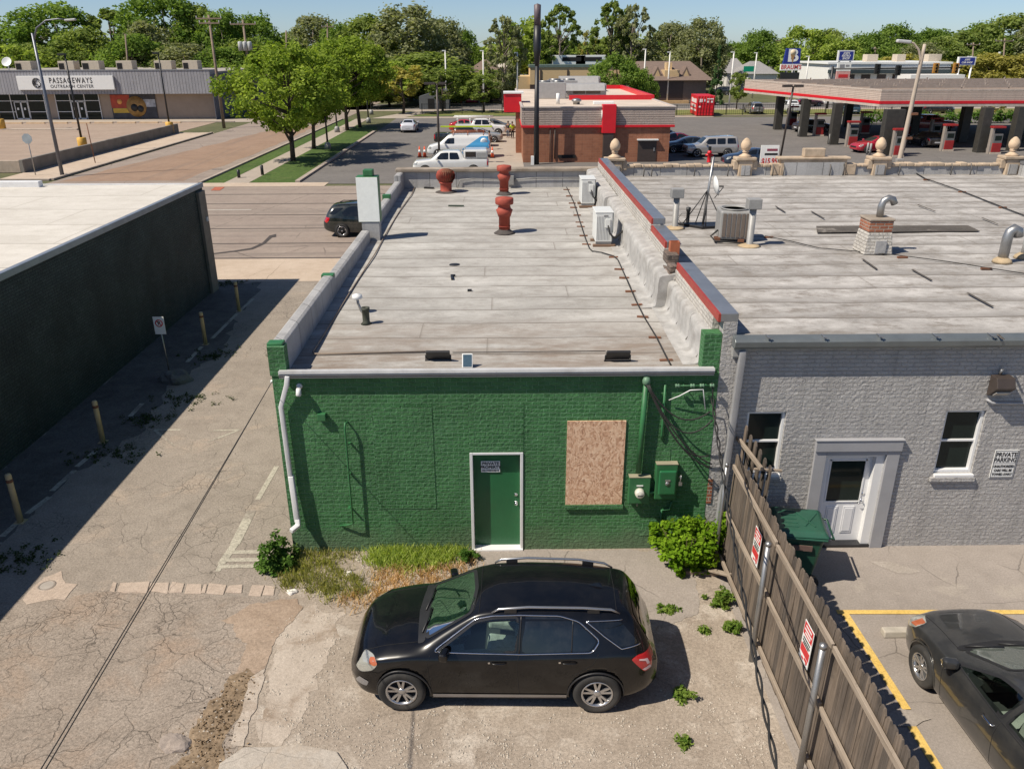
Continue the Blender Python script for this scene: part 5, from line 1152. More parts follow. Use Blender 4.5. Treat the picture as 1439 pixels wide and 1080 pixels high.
for k, (tx, ty, sag) in enumerate(((1000, 652, .55), (1000, 657, .75), (998, 578, .85), (1001, 590, 1.25), (996, 640, 1.0))):
    p0 = V(909, 541, 13.22)+Vector((.012*k, 0, 0)); p1 = V(tx, ty, 13.15); pts = []
    for i in range(17):
        u = i/16; p = p0.lerp(p1, u); p.z -= sag*4*u*(1-u)*.42; p.y -= .05*math.sin(math.pi*u); pts.append(p)
    wi.tube(pts, .015, 6)
tag(wi.build('service_wire', m_rub), 'black wires looping from the weatherhead to the corner of the green wall', 'cable')
pb = thing('gas_pipe', 'thin green flat pipe standing off the left half of the green wall', 'pipe', V(490, 738, 13.42))
o_ = V(490, 738, 13.42); pts = [V(497, 738, 13.26), V(484, 598, 13.26)]
MB().tube([p-o_ for p in (V(478, 738, 13.40), V(490, 737, 13.33), V(496, 735, 13.31), V(486.5, 622, 13.31), V(484.5, 602, 13.31), V(485, 594, 13.34), V(489, 593, 13.42))], .017, 10).build('pipe', m_greenpaint, pb)
for py in (625, 668, 715): p = V(490, py, 13.3)-o_; MB().box(p.x-.02, p.x+.02, -.11, 0, p.z-.006, p.z+.006).build('bracket', m_greenpaint, pb)
jb = V(453, 584, 13.42); tag(MB().box(-.075, .075, -.09, 0, -.07, .07).build('junction_box', m_greenpaint, None, jb, bevel=.01), 'small square green junction box high on the left of the green wall', 'junction box')
sc_ = thing('security_camera', 'small white security camera under the left end of the gutter', 'camera', V(421, 542, 13.42))
MB().lathe([(.0, 0), (.055, 0), (.055, .03), (.02, .04), (.02, .09), (.0, .09)], (0, 0, 0), 14, Matrix.Rotation(rad(90), 3, 'X')).build('mount', m_white, sc_)
MB().lathe([(.0, 0), (.045, 0), (.05, .13), (.03, .15), (.0, .15)], (0, -.08, -.01), 14, Matrix.Rotation(rad(155), 3, 'X')).build('housing', m_white, sc_)
ra = thing('insulator_rack', 'row of small green insulators on a bar under the right end of the gutter', 'insulators', V(975, 538, 13.42))
MB().tube([(-.36, -.12, 0), (.36, -.12, 0)], .012, 6).build('bar', m_greenpaint, ra)
for x in (-.32, -.05, .12, .3): MB().lathe([(.0, -.04), (.028, -.04), (.04, -.02), (.022, 0), (.04, .02), (.028, .04), (.0, .04)], (x, -.12, 0), 10, Matrix.Rotation(rad(90), 3, 'Y')).build('insulator', M('aged_green'), ra)
for x in (-.2, .2): MB().tube([(x, -.12, 0), (x, 0, 0)], .01, 5).build('bracket', m_greenpaint, ra)
tag(MB().tube([V(935, 540, 13.38), V(930, 610, 13.38), V(930, 617, 13.40)], .022, 8).build('short_pipe', m_greenpaint), 'short thin green pipe hanging on the wall between the mast and the insulators', 'pipe')
tag(MB().tube([V(940, 562, 13.36), V(955, 556, 13.3), V(970, 548, 13.24), V(988, 547, 13.2), V(991, 575, 13.16)], .010, 6).build('loose_cable', m_white), 'short white loose cable bending from the wall to the insulators', 'cable')
sg = thing('property_sign', 'small white PRIVATE PROPERTY sign on the green door', 'sign', (-.27, 13.53, 1.79))
MB().box(-.18, .18, -.006, .012, -.12, .115).build('board', m_signw, sg, bevel=.004)
text('lettering', 'PRIVATE', m_ink, sg, (0, -.008, .065), .085, sx=1.0, bold=.002)
text('lettering', 'PROPERTY', m_ink, sg, (0, -.008, -.012), .085, sx=.98, bold=.002)
text('lettering', 'NO TRESPASSING', m_ink, sg, (0, -.008, -.082), .042, sx=.95, bold=.001)
for nm, px, lb in (('flood_light', 616, 'left black flood light on the roof edge, beside the little solar panel'), ('flood_light', 868, 'black flood light on the roof edge, on the right above the boarded window')):
    p = G(px, 508, zr(13.95)); t = thing(nm, lb, 'flood light', p)
    MB().obox((0, 0, .13), (.44, .05, .24), (rad(35), 0, 0)).build('housing', m_black, t, bevel=.01)
    MB().obox((0, -.022, .145), (.38, .02, .17), (rad(35), 0, 0)).build('lens', M('lamp_brown', (.10, .085, .075), .3, var=.3, coat=.5), t)
    MB().tube([(-.23, .03, 0), (-.23, 0, .13)], .012, 6).tube([(.23, .03, 0), (.23, 0, .13)], .012, 6).box(-.25, .25, .02, .06, 0, .015).build('bracket', m_black, t)
p = G(657, 516, zr(13.6)); t = thing('solar_panel', 'little grey framed solar panel on the roof edge beside the left flood light', 'solar panel', p)
MB().obox((0, 0, .13), (.19, .025, .26), (rad(-28), 0, 0)).build('frame', m_signw, t, bevel=.006)
MB().obox((0, -.013, .136), (.155, .012, .22), (rad(-28), 0, 0)).build('cell', M('solar_cell', (.06, .10, .13), .15, coat=1, var=.2, scale=20), t)
MB().box(-.02, .02, 0, .1, 0, .12).build('stand', m_galv, t)

# ================================================================ ON THE GREEN SHOP ROOF
m_vent = M('vent_red', (.32, .058, .036), .75, var=.3, scale=5, dirt=.35, dirtcol=(.25, .10, .06))
def on_roof(px, py, z0=None):
    z = z0 or 3.9
    for _ in range(4): p = G(px, py, z); z = z0 or zr(p.y)
    return p
t = thing('turbine_vent', 'round red turbine roof vent with curved fins near the far parapet', 'roof vent', on_roof(627, 270))
MB().lathe([(.30, 0), (.22, .03), (.22, .32), (.27, .36), (.27, .40)], (0, 0, 0), 24).build('base', m_vent, t)
MB().lathe([(.24, .40), (.31, .52), (.32, .66), (.27, .80), (.12, .88), (.0, .89)], (0, 0, 0), 24).build('drum', m_rust, t)
fn = MB()
for k in range(26):
    a = 2*math.pi*k/26; prof = [(.27, .40, 0), (.355, .52, .09), (.37, .65, .18), (.31, .79, .28), (.15, .875, .38)]
    A = [(rr*math.cos(a+tw), rr*math.sin(a+tw), z) for rr, z, tw in prof]; B = [((rr-.05)*math.cos(a+tw+.20), (rr-.05)*math.sin(a+tw+.20), z) for rr, z, tw in prof]
    fn.add(A+B, [(i, i+1, i+6, i+5) for i in range(4)], True)
fn.build('fins', m_vent, t); MB().lathe([(.42, 0), (.40, .02), (.30, .05), (.0, .05)], (0, 0, 0), 18).build('tar_collar', M('roof_cement', (.07, .06, .055), .9, var=.4), t)
def stack(px, py, lb):
    t = thing('stack_vent', lb, 'roof vent', on_roof(px, py))
    MB().lathe([(.17, 0), (.17, .50), (.19, .50), (.255, .70), (.20, .74), (.17, .86), (.26, .87), (.275, .89), (.275, 1.04), (.25, 1.06), (.0, 1.10)], (0, 0, 0), 24).build('stack', m_vent, t)
    MB().lathe([(.176, .2), (.18, .2), (.18, .22), (.176, .22)], (0, 0, 0), 24).build('band', m_vent, t)
    MB().lathe([(.34, -.01), (.27, .03), (.175, .10), (.17, .12)], (0, 0, 0), 16).build('tar_collar', M('roof_cement'), t)
stack(709, 327, 'tall red tiered stack vent in the middle of the roof, nearer of two'); stack(708.5, 273, 'tall red tiered stack vent by the far parapet, right behind the nearer one')
t = thing('pipe_vent', 'short black pipe vent on the left of the green shop roof', 'pipe', on_roof(515, 455))
MB().lathe([(.12, 0), (.075, .05), (.075, .30), (.09, .31), (.09, .36), (.06, .36), (.06, .2)], (0, 0, 0), 16).build('pipe', M('tarred_pipe', (.05, .055, .04), .7, var=.5, scale=12), t)
t = thing('elbow_vent', 'white capped vent on a bent pipe at the left roof edge', 'pipe', on_roof(508, 440))
MB().tube([(.1, -.05, .02), (0, 0, .05), (-.06, .02, .22), (-.07, .02, .34)], .03, 8).build('pipe', m_galv, t); MB().lathe([(.09, .32), (.12, .34), (.10, .41), (.0, .44)], (-.07, .02, 0), 14).build('cap', m_signw, t)
m_acw = M('heat_pump_white', (.66, .67, .65), .4, var=.04)
def minisplit(px, py, lb):
    t = thing('heat_pump', lb, 'heat pump', on_roof(px, py))
    MB().box(-.24, .24, 0, .85, .14, .98).build('case', m_acw, t, bevel=.025)
    MB().box(-.26, .26, -.01, .86, .955, .995).build('top', m_acw, t, bevel=.015)
    MB().box(.02, .17, -.05, 0, .55, .80).build('valve_cover', m_acw, t, bevel=.012)
    MB().box(.2, .26, .03, .4, .40, .96).build('service_panel', M('green_grey_panel', (.22, .28, .25), .5), t)
    v = MB()
    for k in range(9): v.box(-.20+.042*k, -.188+.042*k, -.004, 0, .2, .86)
    v.box(-.02, .10, -.006, -.001, .86, .90); v.build('louvres', M('louvre_shadow', (.22, .22, .22), .6), t)
    MB().box(-.30, .34, -.02, .12, 0, .07).box(-.30, .34, .68, .82, 0, .07).build('timber', wood_mat('timber_block', (.12, .07, .045), (.28, .18, .12), 0), t, bevel=.01)
    MB().box(-.22, .22, .03, .1, .07, .14).box(-.22, .22, .70, .77, .07, .14).build('foot', m_galv, t)
    hs = MB()
    for k in range(3): hs.tube([(.10+.02*k, -.04, .62-.06*k), (.16, -.10, .40), (.26+.03*k, -.08, .26), (.48+.05*k, -.02, .42+.05*k), (.66+.03*k, .02, .36), (.70+.02*k, .02, .05), (.60+.05*k, -.12, .03)], .022, 6)
    hs.build('hose', m_rub, t)
minisplit(848, 347, 'white heat pump on timber blocks, the nearer of two along the party wall'); minisplit(826, 292, 'white heat pump outdoor unit near the far parapet, the farther of the two')
def run(name, pts, r_, mat, lb, cat, blocks=(), z=.03):
    t = thing(name, lb, cat, pts[0]); o = Vector(pts[0])
    MB().tube([Vector(p)-o+Vector((0, 0, z)) for p in pts], r_, 6).build('cable', mat, t)
    for q in blocks: MB().obox(Vector(q)-o+Vector((0, 0, .012)), (.24, .07, .04), (0, 0, random.uniform(-.2, .2))).build('block', m_rust if name != 'flat' else mat, t)
    return t
pts = [on_roof(*p) for p in ((796, 264), (806, 285), (814, 310), (822, 335), (828, 350), (832, 354), (845, 356), (862, 361), (868, 366), (880, 393), (893, 423), (905, 447), (922, 475), (937, 505), (942, 514))]
run('roof_conduit', pts, .016, m_rub, 'thin conduit on brown wood blocks along the right side of the green shop roof', 'conduit', [on_roof(*p) for p in ((796, 267), (800, 276), (804, 286), (806, 292), (811, 303), (814, 313), (816, 319), (820, 332), (824, 344), (862, 362), (870, 379), (877, 391), (886, 410), (895, 429), (903, 446), (920, 475), (936, 507))])
pts = [on_roof(*p) for p in ((584, 262), (578, 275), (562, 297), (545, 325), (527, 358), (497, 404), (470, 448), (450, 480), (440, 496), (442, 499), (600, 496))]
run('roof_cable', pts, .016, M('cable_brown', (.22, .17, .13), .7), 'thin brown cable along the foot of the left parapet and the roof edge', 'cable')
run('roof_cable', [on_roof(*p) for p in ((636, 497), (760, 496), (851, 495))], .008, m_rub, 'black wire between the two flood lights', 'cable')
t = thing('switch_box', 'small grey electrical box with conduit on the inside of the far parapet', 'electric box', (.32, 32.54, 4.22))
MB().box(-.1, .12, -.16, 0, -.1, .25).build('case', m_greymet, t, bevel=.01)
MB().tube([(.12, -.04, .1), (1.0, -.04, .16), (2.9, -.04, .16), (2.98, -.05, .08), (2.98, -.06, -.2)], .018, 6).tube([(-.1, -.04, .1), (-1.5, -.04, .14), (-2.0, -.05, .10), (-2.1, -.08, -.2)], .018, 6).build('conduit', m_greymet, t)
tag(MB().obox((0, 0, .03), (.05, .34, .05), (0, 0, .1)).obox((.02, .16, .03), (.12, .05, .05), (0, 0, .1)).build('scrap', m_black, None, on_roof(635, 391)), 'black L shaped scrap lying in the middle of the roof', 'debris')
tag(MB().obox((0, 0, .02), (.55, .07, .05), (0, 0, -.1)).build('scrap', M('green_scrap', (.05, .07, .05), .7), None, on_roof(641, 290)), 'dark stick lying on the roof between the turbine vent and the stack vent', 'debris')
tag(MB().lathe([(.0, 0), (.15, .0), (.14, .012), (0, .02)], n=16).build('scrap', m_black, None, on_roof(639, 372)), 'flat dark disc lying on the roof', 'debris')
tag(MB().obox((0, 0, .02), (.1, .06, .05)).build('scrap', m_black, None, on_roof(660, 409)), 'tiny dark lump on the roof right of the L shaped scrap', 'debris')
tag(MB().obox((0, 0, .03), (.4, .09, .06), (0, 0, -.25)).build('scrap', m_black, None, on_roof(603, 265)), 'dark strip by the foot of the turbine vent', 'debris')

# ================================================================ ON THE LONG ROOF
GR = lambda px, py: G(px, py, ZG+.015)
def capstack(px, py, h, lb):
    t = thing('flue_pipe', lb, 'flue', GR(px, py)); MB().lathe([(.13, 0), (.085, .05), (.085, h-.28)], n=16).build('pipe', m_greymet, t)
    MB().box(-.17, .17, -.14, .14, h-.28, h-.03).build('cap', m_greymet, t, bevel=.015); MB().lathe([(.30, -.01), (.22, .02), (.1, .05)], n=14).build('flashing', M('sand_mastic', (.42, .32, .20), .9, var=.3), t)
capstack(948, 320, 1.12, 'grey flue pipe with square cap beside the coping of the party wall'); capstack(1053, 345, 1.22, 'grey flue pipe with square cap standing against the air conditioner')
t = thing('dish_antenna', 'white dish on a tripod mast standing in a black tray', 'antenna', GR(985, 318))
MB().ext([(-.62, .2, 0), (.5, .3, 0), (.75, -.2, 0), (-.05, -.38, 0)], (0, 0, .07)).build('tray', m_black, t, bevel=.01)
MB().tube([(.05, .0, .05), (.2, .05, 1.9)], .035, 10).build('mast', m_galv, t)
MB().tube([(-.5, .1, .06), (.1, .02, 1.0)], .014, 6).tube([(.6, -.1, .06), (.1, .02, 1.0)], .014, 6).tube([(.05, -.33, .06), (.1, .02, 1.0)], .014, 6).tube([(-.1, .25, .06), (.1, .02, 1.0)], .014, 6).build('leg', m_black, t)
R_ = Matrix.Rotation(rad(78), 3, 'Y'); dd = MB().lathe([(.0, 0), (.1, .006), (.2, .03), (.27, .07), (.28, .07), (.2, .02), (0, -.012)], (.26, -.05, 1.12), 24, R_); dd.build('dish', m_signw, t)
MB().tube([(.30, -.05, 1.12), (.52, -.06, 1.12)], .02, 6).tube([(.3, -.05, .8), (.52, -.06, 1.1)], .012, 5).build('feed', m_black, t)
t = thing('plumbing_vent', 'thin dark pipe with a loop of wire beside the dish antenna', 'pipe', GR(966, 314)); MB().lathe([(.06, 0), (.05, .02), (.05, .34), (.065, .36), (.065, .46), (0, .46)], n=12).build('pipe', m_black, t)
MB().tube([(0, -.05, .3), (-.2, -.06, .3), (-.3, -.08, .15), (-.2, -.1, .02)], .008, 5).build('wire', m_rub, t)
t = thing('air_conditioner', 'large grey louvred air conditioner condenser with round top fan on the long roof', 'air conditioner', GR(1028, 336), rad(-6))
MB().box(-.40, .42, -.38, .42, .06, .80).build('case', m_greymet, t, bevel=.06, seg=3)
lv = MB()
for k in range(6): lv.box(-.33+.118*k, -.33+.118*k+.085, -.395, -.382, .14, .74)
for k in range(6): lv.box(.422, .435, -.31+.118*k, -.31+.118*k+.085, .14, .74)
lv.build('grille', M('coil_brown', (.15, .12, .10), .7, var=.25, scale=30), t)
MB().lathe([(.33, .80), (.36, .815), (.36, .84), (.32, .84), (.31, .78), (0, .77)], n=28).build('fan_ring', m_greymet, t)
fb = MB().lathe([(.0, .80), (.31, .80), (.31, .785), (0, .785)], n=28); fb.build('fan', m_black, t)
MB().box(-.5, -.36, -.42, -.22, .02, .12).box(.1, .25, -.42, -.3, -.01, .08).build('block', m_rust, t)
MB().tube([(-.42, -.3, .3), (-.6, -.35, .15), (-.5, -.5, .05), (-.2, -.5, .04), (.2, -.62, .03)], .025, 6).build('hose', m_rub, t)
t = thing('brick_chimney', 'squat brick chimney with whitewashed base and bent grey flue on the long roof', 'chimney', GR(1225, 353))
MB().ext([(-.36, -.30, 0), (.36, -.30, 0), (.36, .34, 0), (-.36, .34, 0)], (0, 0, .04)).lathe([(.5, 0), (.42, .52)], n=4, mat=Matrix.Rotation(rad(45), 3, 'Z'), sm=False).build('base', m_peel, t, bevel=.03)
MB().box(-.29, .29, -.29, .29, .53, .80).build('stack', m_red, t, bevel=.01); MB().box(-.31, .31, -.31, .31, .80, .85).build('cap', M('weathered_stone'), t, bevel=.015)
MB().box(-.1, .16, -.375, -.30, .04, .34).build('flashing_patch', m_memb, t)
MB().tube([(.05, 0, .85), (.05, 0, 1.12), (.09, 0, 1.24), (.2, 0, 1.3), (.3, 0, 1.27), (.36, 0, 1.16)], .085, 12).build('flue', m_galv, t)
def gooseneck(px, py, lb, k=1.0, mat=None):
    t = thing('gooseneck_vent', lb, 'vent', GR(px, py)); MB().tube([(0, 0, 0), (0, 0, .5*k), (.03, 0, .62*k), (.12, 0, .68*k), (.21, 0, .64*k), (.24, 0, .52*k)], .1*k, 12).build('pipe', mat or m_galv, t)
    MB().lathe([(.22, -.01), (.2, .05), (.11, .12)], n=14).build('mastic', M('sand_mastic'), t)
gooseneck(1408, 368, 'thick bent grey vent pipe on the right of the long roof', 1.15); gooseneck(1438, 362, 'dark bent vent pipe cut by the right edge of the view', .8, m_greymet)
run('roof_wire', [GR(*p) for p in ((1075, 333), (1110, 340), (1150, 350), (1220, 356), (1268, 361), (1330, 369), (1400, 380), (1470, 391))], .012, m_rub, 'black wire crossing the long roof past the foot of the brick chimney', 'cable', [GR(*p) for p in ((1080, 334), (1268, 362), (1386, 378))])
run('roof_wire', [GR(*p) for p in ((1283, 242), (1300, 252), (1352, 270), (1410, 293), (1460, 312))], .02, m_rub, 'black cable on blocks running diagonally across the far right roof', 'cable', [GR(*p) for p in ((1302, 253), (1352, 270), (1409, 292))])
t = thing('junction_box', 'grey steel box on the long roof by the foot of the pale street light', 'electric box', GR(1261, 243)); MB().box(-.14, .14, -.1, .1, .18, .55).build('case', m_greymet, t, bevel=.015); MB().box(-.16, .16, -.12, .12, 0, .18).build('base', m_black, t)
p = V(1081, 219.5, 33.3); t = thing('price_sign', 'white price board reading $15.95 above the street parapet', 'sign', p)
MB().box(-.36, .36, -.02, .04, -.42, .42).build('board', m_signw, t); MB().tube([(0, .06, .3), (0, .06, -4.6)], .04, 8).build('post', m_black, t)
text('price', '$15.95', m_inkred, t, (.02, -.022, -.2), .30, sx=.78, bold=.008)
MB().box(-.12, .3, -.025, -.02, .2, .29).build('line', M('maroon_ink', (.25, .05, .08), .5), t); MB().box(-.2, .32, -.025, -.02, .04, .12).build('line', m_ink, t)

# ================================================================ GREY WALL FITTINGS
t = thing('wall_light', 'brown hooded wall light above the grey wall sign', 'light', V(1402, 540, 13.42))
MB().ext([(-.17, 0, -.2), (-.17, -.05, -.2), (-.17, -.28, .02), (-.17, -.2, .2), (-.17, 0, .2)], (.34, 0, 0)).build('housing', M('bronze_enamel', (.055, .042, .036), .5, var=.2), t, bevel=.015)
MB().obox((0, -.17, -.11), (.26, .02, .12), (rad(48), 0, 0)).build('lens', M('frosted_lens', (.5, .47, .42), .3), t); MB().tube([(-.02, -.02, .2), (-.02, -.06, .32)], .025, 8).build('conduit', m_galv, t)
tag(MB().tube([V(1387, 561, 13.40), V(1394, 566, 13.37), V(1500, 567, 13.37)], .026, 8).build('conduit', m_greypaint), 'grey horizontal conduit along the grey wall under the wall light', 'conduit')
p = V(1411, 651.5, 13.41); t = thing('parking_sign', 'white PRIVATE PARKING tow away sign on the grey wall', 'sign', p); MB().box(-.225, .225, -.006, .008, -.295, .295).build('board', m_signw, t, bevel=.003)
MB().box(-.215, .215, -.0075, -.006, .275, .285).box(-.215, .215, -.0075, -.006, -.285, -.275).box(-.215, -.205, -.0075, -.006, -.275, .275).box(.205, .215, -.0075, -.006, -.275, .275).box(-.205, .205, -.0075, -.006, .012, .02).build('border', m_ink, t)
for s_, z, sz, k in (('PRIVATE', .195, .125, .86), ('PARKING', .085, .125, .82), ('UNAUTHORIZED', -.05, .07, .72), ('CARS WILL BE', -.135, .07, .76), ('TOWED AWAY', -.22, .07, .78)): text('lettering', s_, m_ink, t, (0, -.0065, z), sz, sx=k, bold=.003)

# ================================================================ FENCE
fe = thing('wood_fence', 'tall weathered wooden picket fence on steel posts between the gravel and the parking lot', 'fence', (4.05, 9, 0))
pk = MB(); r = random.Random(5); y = 5.6; k = 0
while y < 12.78:
    wd = .138; z1 = 2.40+r.uniform(-.05, .04); x = 4.03+r.uniform(-.008, .008)-.0; lean = r.uniform(-.015, .015); dx = .07
    pk.ext([(x-4, y-9, .04), (x-4, y+wd-9, .04), (x+dx-4, y+wd-9+lean, z1-.07), (x+dx-4, y+wd*.78-9+lean, z1), (x+dx-4, y+wd*.22-9+lean, z1), (x+dx-4, y-9+lean, z1-.07)], (.022, 0, 0)); y += .1425
pk.build('picket_panel', m_wood, fe)
for z, dx in ((2.13, .062), (1.18, .035), (.22, .008)):
    for y0, y1 in ((5.6, 7.98), (8.02, 10.22), (10.26, 12.7)):
        rm = r.uniform(-.02, .02); MB().ext([(-.05+dx, y0-9, z+rm), (-.005+dx, y0-9, z+rm), (-.005+dx, y0-9, z+.09+rm), (-.05+dx, y0-9, z+.09+rm)], (0, y1-y0, r.uniform(-.02, .02))).build('rail', m_rail, fe, bevel=.005)
for y0, h, rr in ((12.68, 2.25, .03), (10.24, 2.22, .042), (8.0, 2.22, .045), (5.8, 2.2, .045)):
    MB().tube([(-.115, y0-9, 0), (-.115+.02, y0-9, h)], rr, 12).lathe([(rr+.006, h-.04), (rr+.006, h+.015), (0, h+.03)], (-.095, y0-9, 0), 12).build('post', m_galv, fe)
    MB().tube([(-.12, y0-9, 2.1), (-.07, y0-8.99, 2.14)], .012, 5).tube([(-.12, y0-9, 1.2), (-.07, y0-8.99, 1.22)], .012, 5).build('clamp', m_galv, fe)
fs = thing('fence_panel', 'short loose panel of pointed boards at the grey wall end of the fence', 'fence', (4.3, 12.9, 0))
pk = MB()
for i in range(6):
    z1 = 2.72-.085*i+r.uniform(-.03, .03); y0 = .40-.15*i; x0 = .0+.05*i
    pk.ext([(x0, y0, .05), (x0, y0-.138, .05), (x0+.1, y0-.138, z1-.06), (x0+.1, y0-.10, z1), (x0+.1, y0-.04, z1), (x0+.1, y0, z1-.06)], (.022, 0, 0))
pk.build('board_panel', m_wood, fs)
MB().obox((.10, .05, 2.36), (.05, 1.1, .08), (rad(6), 0, rad(9))).build('rail', m_rail, fs, bevel=.005); MB().obox((.34, -.38, 2.22), (.5, .05, .04), (0, rad(4), 0)).build('rail', m_rail, fs, bevel=.005)
def towsign(y, z, lb):
    t = thing('tow_sign', lb, 'sign', (4.04+.062*(z/2.4), y, z)); t.rotation_euler = (0, rad(1.7), 0)
    MB().box(-.008, 0, -.16, .16, -.30, .30).build('board', m_signw, t)
    MB().box(-.0095, -.0082, -.148, .148, .09, .285).build('red_panel', m_inkred, t); MB().box(-.0095, -.0082, -.148, .148, -.19, -.06).build('red_panel', m_inkred, t)
    b = MB()
    for zz, w_ in ((.045, .12), (.0, .13), (-.035, .10)): b.box(-.0095, -.0082, -w_, w_, zz-.013, zz+.013)
    b.build('lettering', m_ink, t)
    b = MB()
    for zz, w_ in ((.24, .10), (.18, .12), (.13, .09)): b.box(-.0105, -.0096, -w_, w_, zz-.014, zz+.014)
    b.build('lettering', m_signw, t)
    b = MB().box(-.0095, -.0082, -.13, -.02, -.245, -.20).box(-.0095, -.0082, .0, .07, -.27, -.235).lathe([(0, 0), (.022, 0), (.022, .002), (0, .002)], (-.0082, -.1, -.25), 10, Matrix.Rotation(rad(-90), 3, 'Y')); b.build('tow_symbol', m_inkred, t)
towsign(11.05, 1.62, 'red and white tow sign on the fence left of the middle steel post'); towsign(8.72, 1.62, 'red and white tow sign on the fence left of the nearest steel post')
# green cart
t = thing('trash_cart', 'dark green wheeled refuse cart with lid behind the wooden fence by the white door', 'refuse cart', (5.30, 12.50, 0), rad(-10)); t.scale = (1.08, 1.08, 1.08)
m_cart = M('cart_green', (.022, .085, .055), .4, var=.25, dirt=.15)
MB().add([(x*sx, y*sy, z) for z, sx, sy in ((.10, .27, .30), (.5, .33, .34), (1.0, .385, .40)) for x, y in ((-1, -1), (1, -1), (1, 1), (-1, 1))], [(0, 1, 2, 3)]+[(4*i+k, 4*i+(k+1) % 4, 4*i+4+(k+1) % 4, 4*i+4+k) for i in range(2) for k in range(4)]+[(8, 9, 10, 11)]).build('bin', m_cart, t, bevel=.05, seg=3)
MB().box(-.42, .43, -.44, .44, .985, 1.03).build('rim', m_cart, t, bevel=.02)
MB().add([(-.46, -.46, 1.03), (.46, -.44, 1.04), (.46, .44, 1.04), (-.46, .46, 1.03), (-.36, -.36, 1.13), (.38, -.36, 1.13), (.38, .36, 1.13), (-.36, .36, 1.13)], [(0, 3, 2, 1), (4, 5, 6, 7), (0, 1, 5, 4), (1, 2, 6, 5), (2, 3, 7, 6), (3, 0, 4, 7)]).build('lid', m_cart, t, bevel=.03, seg=3)
rb = MB()
for k in range(5): rb.box(-.26, -.02, -.26+.12*k, -.22+.12*k, 1.128, 1.142)
rb.obox((.12, 0, 1.135), (.03, .5, .02), (0, 0, rad(30))).obox((.2, 0, 1.135), (.03, .5, .02), (0, 0, rad(-30))); rb.build('lid_rib', m_cart, t, bevel=.008)
MB().tube([(.42, -.30, 1.0), (.54, -.30, .98), (.54, .30, .98), (.42, .30, 1.0)], .018, 8).build('handle', m_cart, t); MB().box(-.2, .2, -.415, -.40, .78, .88).build('label_plate', M('faded_brown_label', (.16, .10, .085), .6, var=.4), t)
for s_ in (-1, 1): MB().lathe([(0, -.03), (.13, -.03), (.13, .03), (0, .03)], (.27, s_*.33, .13), 18, Matrix.Rotation(rad(90), 3, 'X')).build('wheel', m_rub, t)
tag(MB().ext([(-.95, -.09, 0), (-.95, .09, 0), (-.95, .07, .12), (-.95, -.07, .12)], (1.9, 0, 0)).build('wheel_stop', M('stop_concrete', (.42, .38, .32), .9, var=.2, scale=6), None, (7.25, 10.82, 0), bevel=.02), 'grey concrete wheel stop in front of the dark sedan', 'wheel stop')

# ================================================================ OVERHEAD WIRES
def wire(name, a, b, sag, r_, lb, n=2, gap=.05, twist=0, nseg=60):
    a, b = Vector(a), Vector(b); mb = MB()
    for k in range(n):
        pts = []
        for i in range(nseg+1):
            u = i/nseg; p = a.lerp(b, u); p.z -= sag*4*u*(1-u); ph = twist*u*2*math.pi+k*math.pi
            p += Vector((math.cos(ph), 0, math.sin(ph)))*gap*.5*(1 if twist else u); pts.append(p)
        mb.tube(pts, r_, 5)
    return tag(mb.build(name, m_rub), lb, 'cable')
a = Vector((-4.2, 13.6, 3.55)); b = G(54, 1080, 3.7); wire('overhead_wire', a, a+(b-a)*1.9, .06, .006, 'thin black overhead wires slanting over the cracked alley to the green wall', 2, .075)
tag(MB().tube([(-4.15, 13.6, 3.55), (-4.22, 13.55, 3.55)], .03, 8).build('wire_hook', m_white, None), 'small white wire hook on the left corner of the green wall', 'hook')
a = V(1001, 560, 13.2); b = G(1108, 1080, 3.3); wire('service_drop', a, a+(b-a)*1.5, .42, .013, 'twisted black service cable hanging along the steel fence posts', 2, .042, 13, 160)
tag(MB().tube([V(1001, 560, 13.2), V(1002, 545, 13.3), V(1000, 538, 13.3)], .012, 6).build('drop_clamp', m_rub), 'short black cable end clamped at the insulators', 'cable')

# ================================================================ DARK BUILDING ACROSS THE ALLEY
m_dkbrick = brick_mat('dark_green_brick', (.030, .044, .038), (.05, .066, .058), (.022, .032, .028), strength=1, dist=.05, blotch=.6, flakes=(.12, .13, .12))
m_wroof = roof_mat('white_roof_sheet', (.52, .485, .43), (.68, .645, .59), rows=2.6, grime=.22, seamcol=(.25, .22, .18))
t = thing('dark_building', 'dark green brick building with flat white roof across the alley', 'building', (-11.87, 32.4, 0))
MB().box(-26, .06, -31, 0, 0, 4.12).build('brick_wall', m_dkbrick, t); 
rf = MB(); n = 24
for i in range(n+1):
    for j in range(n+1): x, y = -26+25.92*i/n, -31+30.95*j/n; rf.v.append((x, y, 4.20+.02*math.sin(x*.9)*math.sin(y*.8)))
for i in range(n):
    for j in range(n): a = i*(n+1)+j; rf.f.append((a, a+n+1, a+n+2, a+1)); rf.sm.append(True)
rf.build('flat_roof', m_wroof, t, fix=False)
MB().box(-.04, .11, -31, .03, 4.1, 4.27).build('edge_trim', M('trim_blue_grey', (.26, .29, .33), .4, .4), t, bevel=.01); MB().box(-26, -.04, -.05, .03, 4.1, 4.25).build('edge_trim', m_white, t)
MB().box(.061, .17, -.75, -.05, 0, 4.0).build('corner_pier', M('pier_tan', (.20, .17, .14), .9, var=.2), t, bevel=.01); MB().obox((.16, -.3, 2.9), (.12, .12, .16)).build('camera', m_white, t)
MB().box(-10.9, -6.0, -.5, -.2, 4.13, 4.42).build('parapet_box', m_white, t, bevel=.02); MB().box(-14.9, -11.2, -3.4, -.2, 4.13, 4.5).build('roof_kerb', m_memb, t, bevel=.05)
